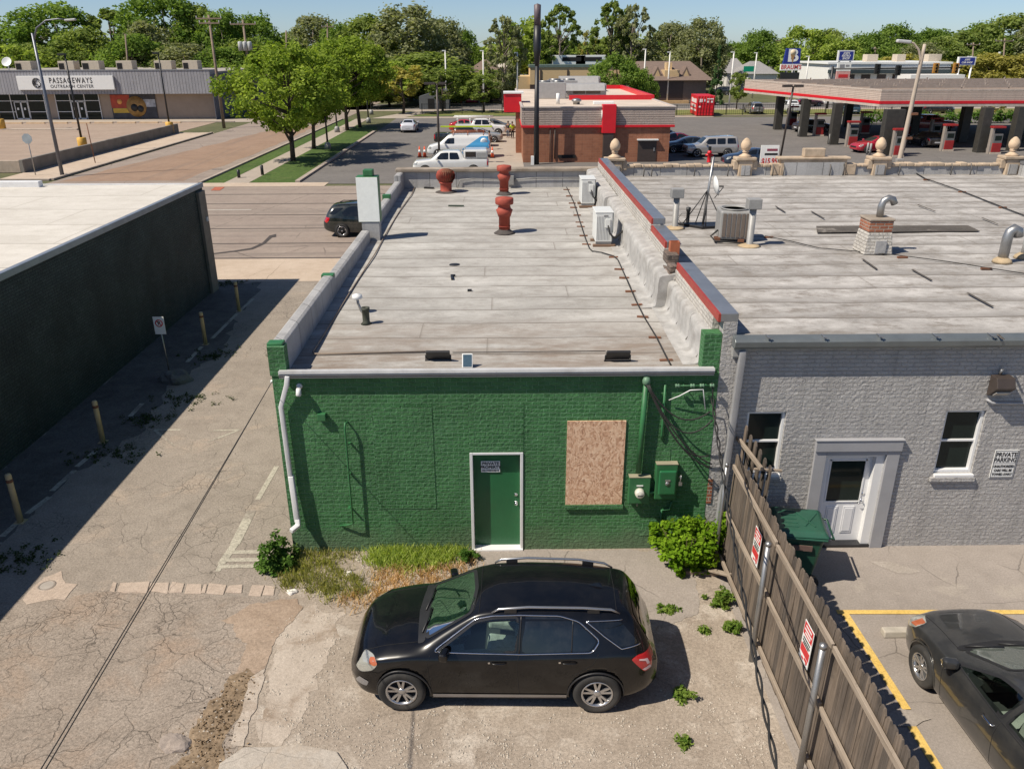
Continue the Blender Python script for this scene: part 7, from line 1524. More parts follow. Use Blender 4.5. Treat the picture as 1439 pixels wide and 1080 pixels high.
for i, ((px, py), lb) in enumerate((((1150, 191), 'red and white fuel pump between the second and third canopy columns from the left'), ((1113, 178), 'fuel pump at the far left end of the canopy'), ((1196, 206), 'white fuel pump beside the red hatchback'), ((1214, 188), 'fuel pump in the canopy shade behind the red hatchback'), ((1260, 220), 'red and white fuel pump before the thick middle canopy column'), ((1274, 190), 'fuel pump deep under the canopy right of the thick column'), ((1312, 200), 'fuel pump in the middle of the canopy shade near the red pickup'), ((1396, 216), 'red and white fuel pump under the right part of the canopy'), ((1330, 212), 'fuel pump left of the right hand canopy columns'))):
    g = G(px, py)
    if pz is None:
        pz = t = thing('fuel_pump', lb, 'fuel pump', g, 0, 'fuel pumps under the canopy'); MB().box(-.5, .5, -.3, .3, 0, .15).build('island', M('island_concrete'), t); MB().box(-.42, .42, -.28, .28, .15, .95).build('base', M('pump_red', (.30, .02, .02), .5), t, bevel=.03); MB().box(-.40, .40, -.26, .26, .95, 1.75).build('case', M('pump_grey', (.14, .14, .14), .4), t, bevel=.02)
        MB().box(-.3, .3, -.275, -.26, 1.2, 1.6).build('screen', m_gglass, t); MB().box(-.62, -.42, -.2, .2, 0, 2.3).build('side_column', M('pump_beige', (.30, .26, .225), .5), t); MB().box(-.65, .5, -.32, .32, 2.25, 2.42).build('top', M('pump_red'), t, bevel=.02); MB().tube([(.45, 0, 1.7), (.7, 0, 1.2), (.6, 0, .5), (.46, 0, .7)], .03, 6).build('hose', m_rub, t)
    else: dup(pz, g, 0, lb)
for i, ((px, py), lb) in enumerate((((1122, 192), 'thin grey bollard at the left foot of the second canopy column'), ((1165, 203), 'thin grey bollard at the left foot of the third canopy column'), ((1218, 217), 'thin grey bollard by the wheel of the red hatchback'), ((1222, 218), 'thin grey bollard before the thick canopy column'))): tag(MB().lathe([(.1, 0), (.1, 1.0), (0, 1.05)], n=10).build('bollard', m_greymet, None, G(px, py)), lb, 'bollard', 'bollards under the canopy')

# ================================================================ CARS AROUND
PI = math.pi
g = G(488, 334); make_car('street_suv', 'suv', 'dark green black suv driving along the street, half hidden by the white chimney', 'car', (-6.95, g.y+.95, 0), 0, (.006, .012, .012), rails=True)
g = G(573, 187); make_car('white_sedan', 'sedan', 'white sedan driving away down the store driveway in the tree shade', 'car', (g.x, g.y+2.2, 0), PI/2, (.62, .63, .68))
t, s = make_car('service_pickup', 'pickup', 'white work pickup with a glazed topper parked nearest the front parapet', 'pickup', (-4.0, 64.6, 0), PI, (.66, .66, .64)); t.rotation_euler.z = PI+rad(1)
MB().box(-2.85, -1.02, -.93, .93, 1.29, 1.95).build('topper', paint('topper_white', (.66, .66, .64)), t, bevel=.12, seg=3); MB().box(-1.95, -1.15, .90, .945, 1.42, 1.8).build('topper_window', m_tint, t); MB().box(-2.8, -2.0, .90, .95, 1.35, 1.75).build('side_panel', M('panel_grey', (.35, .35, .34), .5), t)
t, s = make_car('service_van', 'van', 'white van with a blue wedge and globe emblem under a lime ladder', 'van', (-3.9, 75.8, 0), PI, (.70, .70, .69))
bl = M('sky_blue', (.07, .33, .62), .4, var=.05); s.panel([(-.25, .72), (-2.0, 1.86), (-2.78, 1.86), (-2.78, .98), (-2.5, .72)], 1, .012, 18, 8).build('blue_wedge', bl, t, fix=False); s.panel([(-.25, .72), (-2.0, 1.86), (-2.78, 1.86), (-2.78, .98), (-2.5, .72)], -1, .012, 18, 8).build('blue_wedge', bl, t, fix=False)
em = MB(); y_ = s.ys(-2.25, 1.4)+.016; em.lathe([(0, 0), (.30, 0), (.30, .006), (0, .006)], (-2.25, y_, 1.42), 22, Matrix.Rotation(rad(-90), 3, 'X')); em.build('globe_emblem', m_signw, t); st_ = MB()
for k in range(5): st_.obox((-2.25, y_+.009, 1.22+.095*k), (.56-.12*abs(k-2), .008, .028), (0, rad(8), 0))
st_.build('globe_stripe', bl, t); ra_ = MB()
for x_ in (.5, -.8, -2.2): ra_.tube([(x_, -.8, 1.95), (x_, -.8, 2.2), (x_, .8, 2.2), (x_, .8, 1.95)], .03, 6)
ra_.tube([(.7, .8, 2.2), (-2.4, .8, 2.2)], .03, 6).tube([(.7, -.8, 2.2), (-2.4, -.8, 2.2)], .03, 6); ra_.build('roof_rack', M('rack_orange', (.45, .14, .06), .5), t)
ld = MB(); ld.box(-2.7, 1.9, .45, .53, 2.24, 2.34).box(-2.7, 1.9, .05, .13, 2.24, 2.34)
for k in range(15): ld.box(-2.5+.3*k, -2.46+.3*k, .13, .45, 2.27, 2.31)
tag(ld.build('ladder', M('ladder_lime', (.50, .62, .03), .5), None, (-3.6, 75.8, .35), PI), 'lime green ladder strapped on the white van roof', 'ladder')
make_car('dark_pickup', 'pickup', 'black crew pickup parked facing the store behind the white van', 'pickup', (-3.9, 84.5, 0), 0, (.008, .012, .013)); make_car('grey_sedan', 'sedan', 'silver grey car parked beyond the black pickup', 'car', (-2.2, 88.4, 0), 0, (.28, .29, .30))
t, s = make_car('white_pickup', 'pickup', 'white pickup with a ladder rack parked farthest along the store front', 'pickup', (-2.4, 95.0, 0), 0, (.68, .68, .68)); rk = MB()
for x_ in (-2.6, -1.2, 1.0): rk.tube([(x_, -.85, 1.25), (x_, -.85, 2.05), (x_, .85, 2.05), (x_, .85, 1.25)], .035, 6)
rk.tube([(1.4, .85, 2.05), (-3.0, .85, 2.05)], .05, 6).tube([(1.4, -.85, 2.05), (-3.0, -.85, 2.05)], .05, 6); rk.build('ladder_rack', m_signw, t)
make_car('red_car', 'sedan', 'red car peeking out behind the white pickup with the ladder rack', 'car', (-4.0, 99.5, 0), 0, (.42, .015, .02)); make_car('dark_sedan', 'sedan', 'grey sedan at the far end of the row before the store', 'car', (-.7, 99.0, 0), 0, (.10, .10, .11))
for (px, py), lb in (((597, 221), 'orange traffic cone on the bonnet side of the white van, the taller one'), ((590, 221), 'small white topped traffic cone left of the white van'), ((692, 222), 'orange traffic cone behind the white van')):
    p = G(px, py); p.z = 0; t = thing('traffic_cone', lb, 'cone', (p.x, min(p.y, 76.2), 0)); MB().lathe([(.17, .03), (.04, .95), (0, .97)], n=14).build('cone', M('cone_orange', (.75, .10, .03), .5), t); MB().box(-.25, .25, -.25, .25, 0, .035).build('base', m_black, t); MB().lathe([(.115, .42), (.085, .66), (.08, .66), (.11, .42)], n=14).build('stripe', m_signw, t)
t, s = make_car('silver_suv', 'jeep', 'boxy silver suv parked nearest beside the brick store', 'car', (18.75, 75.3, 0), PI+rad(3), (.42, .40, .38), metal=.3)
for i, (dx, y, kd, col_, lb) in enumerate(((17.3, 78.6, 'sedan', (.010, .018, .03), 'dark blue sedan parked next behind the boxy silver suv'), (16.6, 82.4, 'sedan', (.16, .008, .02), 'maroon sedan parked third in the row beside the brick store'), (16.0, 86.0, 'sedan', (.05, .07, .11), 'blue grey sedan parked fourth in the row beside the brick store'), (15.5, 89.6, 'sedan', (.30, .03, .07), 'red pink car parked behind the blue grey sedan'), (15.6, 93.4, 'suv', (.008, .008, .010), 'black suv parked farthest in the row beside the brick store'))): make_car('row_car', kd, lb, 'car', (dx, y, 0), PI, col_)
g = G(1042, 226); make_car('blue_car', 'sedan', 'dark blue car mostly hidden behind the finial on the street parapet', 'car', (g.x-.2, 69.0, 0), PI, (.012, .024, .05))
g = G(1062, 160.5); make_car('grey_suv', 'suv', 'grey suv seen from behind at the lot fence, left of the canopy', 'car', (g.x, g.y+1.2, 0), PI/2, (.16, .155, .15)); g = G(1113, 160); make_car('white_truck', 'pickup', 'white pickup parked at the lot fence behind the canopy columns', 'pickup', (g.x+.2, g.y+1.5, 0), PI/2, (.60, .60, .60))
g = G(1128, 186); make_car('shaded_sedan', 'sedan', 'black sedan with red lamps in the canopy shade by the second column', 'car', (g.x+1.3, g.y+.8, 0), rad(15), (.02, .015, .018)); g = G(1205, 215); make_car('red_hatchback', 'sedan', 'red car nose out of the canopy shade beside the thick column', 'car', (g.x+1.9, g.y+.9, 0), PI+rad(12), (.36, .012, .03))
g = G(1192, 160); make_car('teal_suv', 'suv', 'teal suv beyond the canopy between the third and fourth columns', 'car', (g.x, g.y, 0), PI/2, (.03, .07, .10)); g = G(1322, 186); make_car('red_pickup', 'pickup', 'faded red pickup under the right half of the canopy', 'pickup', (g.x-1.0, g.y+1.5, 0), 0, (.42, .10, .10)); g = G(1320, 160); make_car('black_suv', 'suv', 'black suv on the far road beyond the canopy', 'car', (g.x, g.y+1, 0), 0, (.012, .012, .014))
g = G(1300, 205); make_car('dark_car', 'sedan', 'dark car standing deep in the canopy shade left of the right columns', 'car', (g.x, g.y, 0), PI/2, (.02, .02, .022)); g = G(1012, 133.5); make_car('far_car', 'suv', 'black suv parked at the brown roofed building behind the red container', 'car', (g.x, g.y, 0), rad(160), (.01, .012, .014)); g = G(658, 122.5); make_car('far_red_car', 'sedan', 'red car in the far yard left of the brown roof', 'car', (V(662, 122, 150).x, 152, 0), 0, (.40, .03, .06))
g = G(1070, 137); make_car('far_sedan', 'sedan', 'dark red car on the far road above the grey suv', 'car', (g.x+.5, 142, 0), 0, (.10, .02, .03))
# red fire hydrant-like standpipe by the silver suv
t = thing('fire_hydrant', 'red standpipe hydrant between the silver suv and the street parapet', 'hydrant', G(996, 228)); MB().lathe([(.2, 0), (.16, .05), (.16, .7), (.2, .72), (.2, .8), (.14, .95), (0, 1.0)], n=16).build('barrel', m_bigred, t); MB().tube([(-.32, 0, .6), (.32, 0, .6)], .09, 10).build('outlet', m_bigred, t); MB().box(-.1, .1, -.1, .1, 1.0, 1.3).build('top_cap', m_dark, t)

# ================================================================ PEOPLE
def person(lb, at, rz, shirt, trousers, hair, arm=0, skin=(.30, .17, .11)):
    """standing figure, one skinned body; clothing and hair are children"""
    def grow(name, joints, edges, mat, par, root=0):
        me = bpy.data.meshes.new(name); me.from_pydata([j[0] for j in joints], edges, []); o = bpy.data.objects.new(name, me); C.objects.link(o); o.modifiers.new('skin', 'SKIN'); o.modifiers.new('sub', 'SUBSURF').levels = 1
        o.modifiers['sub'].render_levels = 1
        if not me.skin_vertices:
            lay = bmesh.new(); lay.from_mesh(me); lay.verts.layers.skin.verify(); lay.to_mesh(me); lay.free()
        for v, j in zip(me.skin_vertices[0].data, joints): v.radius = j[1]
        me.skin_vertices[0].data[root].use_root = True
        me2 = bpy.data.meshes.new_from_object(o.evaluated_get(bpy.context.evaluated_depsgraph_get())); bpy.data.objects.remove(o)
        for p in me2.polygons: p.use_smooth = True
        me2.materials.clear(); me2.materials.append(mat); o = bpy.data.objects.new(name, me2); C.objects.link(o); o.parent = par; return o
    t = thing('person', lb, 'person', at, rz); sk = M('skin_%d' % int(skin[0]*100), skin, .6, var=.05)
    J = [((0, 0, .95), (.14, .10)), ((0, 0, 1.15), (.13, .09)), ((0, 0, 1.38), (.17, .10)), ((0, .0, 1.50), (.06, .06)), ((0, -.01, 1.60), (.075, .09)), ((0, -.01, 1.70), (.07, .085))]; E = [(0, 1), (1, 2), (2, 3), (3, 4), (4, 5)]
    for s_ in (-1, 1):
        b = len(J); J += [((s_*.2, 0, 1.40), (.06, .06)), ((s_*.26, .02, 1.12), (.045, .045)), ((s_*.24, -.12-.1*arm, .92+.2*arm), (.035, .035)), ((s_*.23, -.17-.1*arm, .84+.22*arm), (.04, .02))]; E += [(2, b), (b, b+1), (b+1, b+2), (b+2, b+3)]
        for q in range(5): J.append(((s_*(.20+.016*q), -.20-.1*arm-.01*(q % 3), .75+.22*arm+(.04 if q == 0 else 0)), (.009, .009))); E.append((b+3, len(J)-1))
        b = len(J); J += [((s_*.1, 0, .88), (.09, .09)), ((s_*.11, -.01, .48), (.06, .06)), ((s_*.11, .03, .09), (.04, .045)), ((s_*.12, -.14, .04), (.04, .03))]; E += [(0, b), (b, b+1), (b+1, b+2), (b+2, b+3)]
    grow('body', J, E, sk, t)
    J = [((0, 0, .98), (.165, .125)), ((0, 0, 1.15), (.155, .115)), ((0, 0, 1.37), (.19, .12)), ((0, 0, 1.46), (.09, .08))]; E = [(0, 1), (1, 2), (2, 3)]
    for s_ in (-1, 1): b = len(J); J += [((s_*.21, 0, 1.39), (.08, .08)), ((s_*.26, .02, 1.15), (.065, .065))]; E += [(2, b), (b, b+1)]
    grow('shirt', J, E, M('cloth_%02x%02x%02x' % tuple(int(c_*255) for c_ in shirt), shirt, .9), t)
    J = [((0, 0, .98), (.15, .11)), ((0, 0, .90), (.15, .11))]; E = [(0, 1)]
    for s_ in (-1, 1): b = len(J); J += [((s_*.1, 0, .84), (.105, .105)), ((s_*.11, -.01, .48), (.078, .08)), ((s_*.11, .03, .11), (.06, .065))]; E += [(1, b), (b, b+1), (b+1, b+2)]
    grow('trousers', J, E, M('cloth_%02x%02x%02x' % tuple(int(c_*255) for c_ in trousers), trousers, .9), t)
    MB().lathe([(.09, 1.62), (.095, 1.70), (.075, 1.77), (.0, 1.80)], (0, .015, 0), 14).build('hair', M('hair_dark', hair, .8), t)
    f_ = MB()
    for s_ in (-1, 1): f_.box(s_*.03-.012, s_*.03+.012, -.105, -.09, 1.655, 1.668)
    f_.box(-.025, .025, -.102, -.09, 1.575, 1.583).build('face_features', m_dark, t); return t
g = G(720, 195); person('person in a bright lime safety shirt standing by the store entrance', (g.x, g.y, 0), .4, (.55, .75, .03), (.02, .02, .022), (.03, .02, .015), .6); g = G(714, 194); person('person in dark clothes standing beside the lime shirted person', (g.x, g.y, 0), -.6, (.05, .045, .05), (.10, .11, .14), (.02, .015, .01))
g = G(689, 201); person('person in a grey top standing between the black pickup and the white van', (g.x, min(g.y, 81.2), 0), 1.6, (.30, .27, .27), (.03, .03, .035), (.03, .02, .02))

# ================================================================ BEYOND THE LOT
bf = M('fence_black', (.012, .012, .012), .5)
def ironfence(x0, x1, y, h, lb, step=2.4):
    t = thing('metal_fence', lb, 'fence', (x0, y, 0)); 
    for k, x in enumerate(np.arange(0, x1-x0+.1, step)): MB().box(x-.05, x+.05, -.05, .05, 0, h).build('post', bf, t)
    r_ = MB(); r_.box(0, x1-x0, -.025, .025, h-.12, h-.06).box(0, x1-x0, -.025, .025, .15, .21).build('rail', bf, t); p_ = MB()
    for x in np.arange(.15, x1-x0, .3): p_.box(x-.012, x+.012, -.012, .012, .1, h-.02)
    p_.build('bars', bf, t)
ironfence(18, 62, 122.6, 1.5, 'black iron fence behind the red container and the fuel lot'); ironfence(-12, 12, 127.5, 1.5, 'black iron fence along the far path left of the store', 3.0)
m_shingle = M('brown_shingle', (.175, .125, .10), .9, var=.2, scale=2); m_tanb = M('tan_facade', (.56, .41, .23), .85, var=.06); m_dkwin = M('dark_band', (.06, .04, .035), .5)
def hip(mb, x0, x1, y0, y1, z0, z1, o, ridge):
    vs = [(x0-o, y0-o, z0), (x1+o, y0-o, z0), (x1+o, y1+o, z0), (x0-o, y1+o, z0), (x0+ridge, (y0+y1)/2, z1), (x1-ridge, (y0+y1)/2, z1)]
    return mb.add(vs, [(0, 1, 5, 4), (1, 2, 5), (2, 3, 4, 5), (3, 0, 4), (3, 2, 1, 0)])
def house(name, px0, px1, y, eave_py, ridge_py, depth, wall, roof, lb, ridge=2.0, cat='house', overhang=.5):
    a, b = V(px0, eave_py, y), V(px1, eave_py, y); ze = max(2.4, a.z); zr_ = max(ze+1.5, V((px0+px1)/2, ridge_py, y+depth/2).z); W_ = b.x-a.x; t = thing(name, lb, cat, (a.x, y, 0))
    MB().box(0, W_, 0, depth, 0, ze).build('wall', wall, t); hip(MB(), 0, W_, 0, depth, ze, zr_, overhang, ridge).build('roof', roof, t); return t, W_, ze, zr_
t = thing('tan_building', 'flat roofed tan commercial building with dark lower band behind the red store', 'building', (V(745, 100, 165).x, 165, 0)); W_ = V(872, 100, 165).x-V(745, 100, 165).x; z1 = V(800, 95, 165).z
MB().box(0, W_, 0, 18, 2.6, z1).build('wall', m_tanb, t); MB().box(.02, W_-.02, .05, 18, 0, 2.6).build('dark_band', m_dkwin, t); MB().box(-.15, W_+.15, -.15, 18.1, z1, z1+.45).build('roof_edge', M('teal_edge', (.10, .14, .13), .5), t); MB().box(-3, 0, 1, 14, 0, z1-1.6).build('side_wing', m_tanb, t)
for px in (760, 798, 838): x_ = V(px, 100, 165).x-V(745, 100, 165).x; MB().box(x_-.15, x_+.15, -.12, 0, 2.6, z1-.4).build('wall_lamp', M('brown_metal'), t)
for px, w_, lb in ((800, 6.5, 'wide white rooftop unit on the tan building, left one'), (830, 6, 'wide white rooftop unit on the tan building, right one')): p = V(px, 92, 172); u = thing('rooftop_unit', lb, 'rooftop unit', (p.x, 172, z1+.4)); MB().box(-w_/2, w_/2, 0, 3, 0, 1.7).build('case', m_acw, u, bevel=.06); MB().box(-w_*.22, w_*.36, -.04, 0, .6, 1.35).build('grille', m_dark, u)
t, W_, ze, zr_ = house('brown_roof_building', 898, 993, 150, 113, 86, 20, M('brown_wall', (.19, .14, .115), .8), m_shingle, 'long building with a big brown hipped roof, two dormers and a tan chimney block', 1.0, 'building', 1.0)
MB().box(2, W_-4, -.05, 0, .6, ze-.2).build('dark_window', m_dkwin, t); MB().box(-.2, W_-3, -.8, -.06, 0, .5).build('planter', M('orange_kerb', (.50, .33, .17), .8), t)
for px in (922, 962): p = V(px, 100, 153); x_ = p.x-t.location.x; MB().add([(x_-.9, 1.4, p.z-.9), (x_+.9, 1.4, p.z-.9), (x_, 1.4, p.z+.8), (x_-.9, 5, p.z-.9), (x_+.9, 5, p.z-.9), (x_, 5, p.z+.8)], [(0, 1, 2), (3, 5, 4), (0, 2, 5, 3), (1, 4, 5, 2)]).build('dormer', m_shingle, t); MB().add([(x_-.5, 1.36, p.z-.8), (x_+.5, 1.36, p.z-.8), (x_, 1.36, p.z+.3)], [(0, 1, 2)]).build('dormer_face', m_tanb, t, fix=False)
p = V(943, 103, 152); x_ = p.x-t.location.x; MB().box(x_-1.3, x_+1.3, 1.0, 5, ze-.5, p.z+.5).build('chimney_block', m_tanb, t); MB().box(x_-.5, x_+.5, 4, 6, p.z, V(943, 88, 155).z).build('chimney', m_tanb, t)
house('far_house', 655, 706, 160, 103, 84, 14, M('house_brown', (.22, .15, .11), .8), m_shingle, 'house with a low brown roof in the trees left of the tan building', 3)
house('far_house', 752, 792, 190, 92, 80, 16, M('house_brown'), M('dusky_shingle', (.20, .14, .125), .9, var=.2), 'brown roofed house just above the left half of the tan building', 2); house('far_house', 840, 880, 195, 90, 79, 16, M('house_brown'), M('dusky_shingle'), 'brown roofed house above the right half of the tan building', 2); house('far_house', 688, 716, 175, 95, 78, 10, M('house_pale', (.5, .46, .4), .8), M('pale_roof', (.42, .38, .34), .8), 'pale roofed house behind the low brown roof', 1); house('far_house', 720, 752, 172, 112, 98, 12, M('house_pale'), M('grey_roof', (.26, .25, .25), .9, var=.2), 'small pale house at the left end of the tan building', 1)
house('far_house', 1022, 1050, 190, 103, 82, 12, M('house_white', (.7, .68, .65), .7), M('grey_roof'), 'white gabled house right of the cone shaped tree, left one', 1); house('far_house', 1052, 1092, 180, 104, 86, 14, M('house_white'), M('grey_roof'), 'white house with a grey hipped roof right of the cone shaped tree, right one', 2); house('far_house', 1082, 1100, 200, 95, 85, 12, M('house_white'), M('grey_roof'), 'small grey roofed house just left of the ice cream sign', 1); house('far_house', 425, 446, 185, 80, 70, 10, M('house_brown'), M('grey_roof'), 'small grey roof glimpsed between the street tree and the far trees', 1)
t = thing('white_shop', 'long low white shop with dark openings behind the fuel canopy', 'shop', (V(1165, 100, 150).x, 150, 0)); W_ = V(1335, 100, 150).x-V(1165, 100, 150).x; z1 = V(1250, 90, 150).z
MB().box(0, W_, 0, 16, 0, z1).build('wall', M('shop_white', (.74, .73, .70), .6, var=.05), t); MB().box(-.2, W_+.2, -1.2, -.0, z1-1.5, z1-.9).build('awning', M('dark_awning', (.03, .045, .05), .5), t); MB().box(-.4, W_+.2, -.15, 16, z1, z1+.3).build('roof_edge', m_signw, t)
for k in range(7): x_ = 3+W_*.13*k; MB().box(x_, x_+1.6, -.05, 0, .3, z1-1.7).build('window', m_dkwin, t)
MB().box(W_*.55, W_*.98, -6, -.05, 0, z1-1.6).build('front_wing', M('shop_white'), t); MB().box(W_*.56, W_*.96, -6.06, -6, z1-3, z1-2.5).build('blue_band', M('dark_awning'), t)
for px, w_, lb in ((1222, 2, 'small pale unit on the left of the white shop roof'), (1309, 2.4, 'tan unit on the right of the white shop roof'), (1262, 1.6, 'tiny unit in the middle of the white shop roof')): p = V(px, 88, 156); tag(MB().box(-w_/2, w_/2, -1, 1, 0, 1.2).build('rooftop_unit', M('unit_beige'), None, (p.x, 156, z1+.3), bevel=.05), lb, 'rooftop unit')
# tall signs
m_blue = M('sign_blue', (.022, .035, .24), .4, var=.05); y = 138
def spx(px, py, y): return V(px, py, y)
a, b = spx(1103, 68, y), spx(1124, 90, y); t = thing('ice_cream_sign', 'tall blue sign with a white letter B and an ice cream cone', 'sign', ((a.x+b.x)/2, y, 0)); hw = (b.x-a.x)/2
MB().ext([(-hw, 0, b.z), (hw, 0, b.z), (hw*.92, 0, a.z), (-hw*.75, 0, a.z)], (0, .5, 0)).build('board', m_blue, t); MB().tube([(-.6, .3, 0), (-.6, .3, b.z)], .2, 8).tube([(.6, .3, 0), (.6, .3, b.z)], .2, 8).build('post', m_greymet, t)
text('lettering', 'B', m_signw, t, (.1, -.02, (a.z+b.z)/2), (a.z-b.z)*1.12, sx=1.25, bold=.06); zc = (a.z+b.z)/2; MB().ext([(-.32, -.05, zc+.25), (.42, -.05, zc+.25), (.1, -.05, zc-1.05)], (0, .04, 0)).build('cone', M('cone_brown', (.36, .20, .08), .6), t); MB().lathe([(0, 0), (.42, 0), (.42, .03), (0, .03)], (.06, -.03, zc+.55), 16, Matrix.Rotation(rad(90), 3, 'X')).build('scoop', M('ice_cream', (.75, .60, .42), .6), t)
c_ = spx(1111, 94.5, y); MB().box(-hw*1.22, hw*1.22, -.05, .5, c_.z-.5, c_.z+.45).build('name_board', m_signw, t); text('lettering', "BRAUM'S", m_inkred, t, (0, -.06, c_.z-.02), .92, sx=.9, bold=.015)
MB().box(-hw*1.1, hw*1.1, 0, .4, c_.z-2.6, c_.z-.8).build('notice_board', m_ink, t); MB().box(-hw*.9, hw*.8, -.03, 0, c_.z-2.0, c_.z-1.8).build('notice', m_signw, t)
def joes(px0, px1, py0, py1, y, lb, lines, lower=True):
    a, b = spx(px0, py0, y), spx(px1, py1, y); t = thing('shop_sign', lb, 'sign', ((a.x+b.x)/2, y, 0)); hw = (b.x-a.x)/2; H_ = a.z-b.z; MB().box(-hw, hw, 0, .5, b.z, a.z).build('board', m_signw, t); MB().box(-hw*.86, hw*.86, -.04, 0, b.z+H_*.1, a.z-H_*.1).build('blue_panel', m_blue, t)
    MB().tube([(-hw*.7, .25, 0), (-hw*.7, .25, b.z)], .15, 8).tube([(hw*.7, .25, 0), (hw*.7, .25, b.z)], .15, 8).build('post', m_signw, t)
    for i, s_ in enumerate(lines): text('lettering', s_, m_signw, t, (0, -.05, a.z-H_*(.28+.24*i if len(lines) == 3 else .34+.33*i)), H_*.27, sx=1.05, bold=.012, shear=.2)
    if lower:
        MB().box(-hw*.85, hw*.85, .05, .45, b.z-1.5, b.z-.15).build('notice_board', m_signw, t); MB().box(-hw*.6, 0, .02, .05, b.z-1.1, b.z-.5).box(hw*.15, hw*.6, .02, .05, b.z-.8, b.z-.55).build('notice', M('sign_grey', (.25, .25, .27), .5), t); MB().box(-hw*.85, hw*.85, .05, .45, b.z-2.9, b.z-1.55).build('lower_board', M('sign_pink', (.6, .32, .30), .5), t); MB().box(-hw*.6, hw*.6, .02, .05, b.z-2.5, b.z-2.0).build('notice', m_inkred, t)
joes(1179, 1199, 71, 86, 140, "tall white and blue JOE'S SHOP sign left of the white shop", ["JOE'S", 'RETRO', 'SHOP']); joes(1348, 1370, 80, 92, 145, "smaller white and blue JOE'S sign at the right end of the white shop", ["JOE'S", 'CAR SHOP'], False)
for px, py, y, lb, col_ in ((1233, 97, 135, 'black traffic signal above the white shop, left of the pair', m_ink), (1262, 99, 135, 'black traffic signal above the white shop, right of the pair', m_ink), (1315, 96, 135, 'amber backed traffic signal right of the street light', M('signal_amber', (.42, .20, .04), .5)), (1343, 96, 135, 'amber backed traffic signal beside the small blue sign', M('signal_amber'))):
    p = V(px, py, y); t = thing('traffic_signal', lb, 'traffic signal', (p.x, y, p.z)); MB().box(-.42, .42, -.2, .2, -.75, .75).build('housing', col_, t, bevel=.05)
    for k in (-1, 0, 1): MB().lathe([(0, 0), (.15, 0), (.17, .12), (.14, .12), (.13, .02)], (0, -.2, .45*k), 12, Matrix.Rotation(rad(90), 3, 'X')).build('lamp', m_dark, t)
p = V(1170, 97, 135.4); q = V(1352, 97, 135.4); t = thing('signal_mast', 'long dark signal mast arm in front of the white shop', 'signal mast', (p.x, 135.4, 0)); MB().tube([(0, 0, 0), (0, 0, p.z+.4)], .18, 8).build('pole', m_black, t); MB().tube([(0, 0, p.z), ((q.x-p.x), 0, p.z+.1)], .12, 8).build('arm', m_black, t)
p = V(1408, 97, 138); tag(MB().box(-.9, .9, 0, .1, 0, .9).build('green_road_sign', M('road_green', (.0, .25, .14), .5), None, (V(1052, 101, 150).x, 150, V(1052, 101, 150).z), bevel=.02), 'small green road sign before the white houses', 'road sign')
# brick remains and bins left of the far path
t = thing('dark_shed', 'dark grey shed with a slanting roof behind the far path', 'shed', (V(588, 140, 137).x, 138, 0)); MB().ext([(0, 0, 0), (4.8, 0, 0), (4.8, 0, 2.6), (3.9, 0, 3.1), (0, 0, 1.9)], (0, 3, 0)).build('body', M('shed_grey', (.10, .11, .12), .8), t); MB().box(1.4, 2.4, -.05, 0, 0, 1.6).box(3.2, 4.2, -.05, 0, 0, 1.6).build('door', m_dark, t)
hd = thing('clipped_hedge', 'clipped light green hedge along the road right of the canopy columns', 'hedge', (G(1370, 178).x, 108, 0)); rq = random.Random(2)
leaf_mesh('foliage', [(rq.uniform(-12, 26), rq.uniform(-.7, .7), rq.uniform(.3, 1.3)) for _ in range(300)], [.5]*300, 26, .2, L_mid, 77, hd, upward=.4)

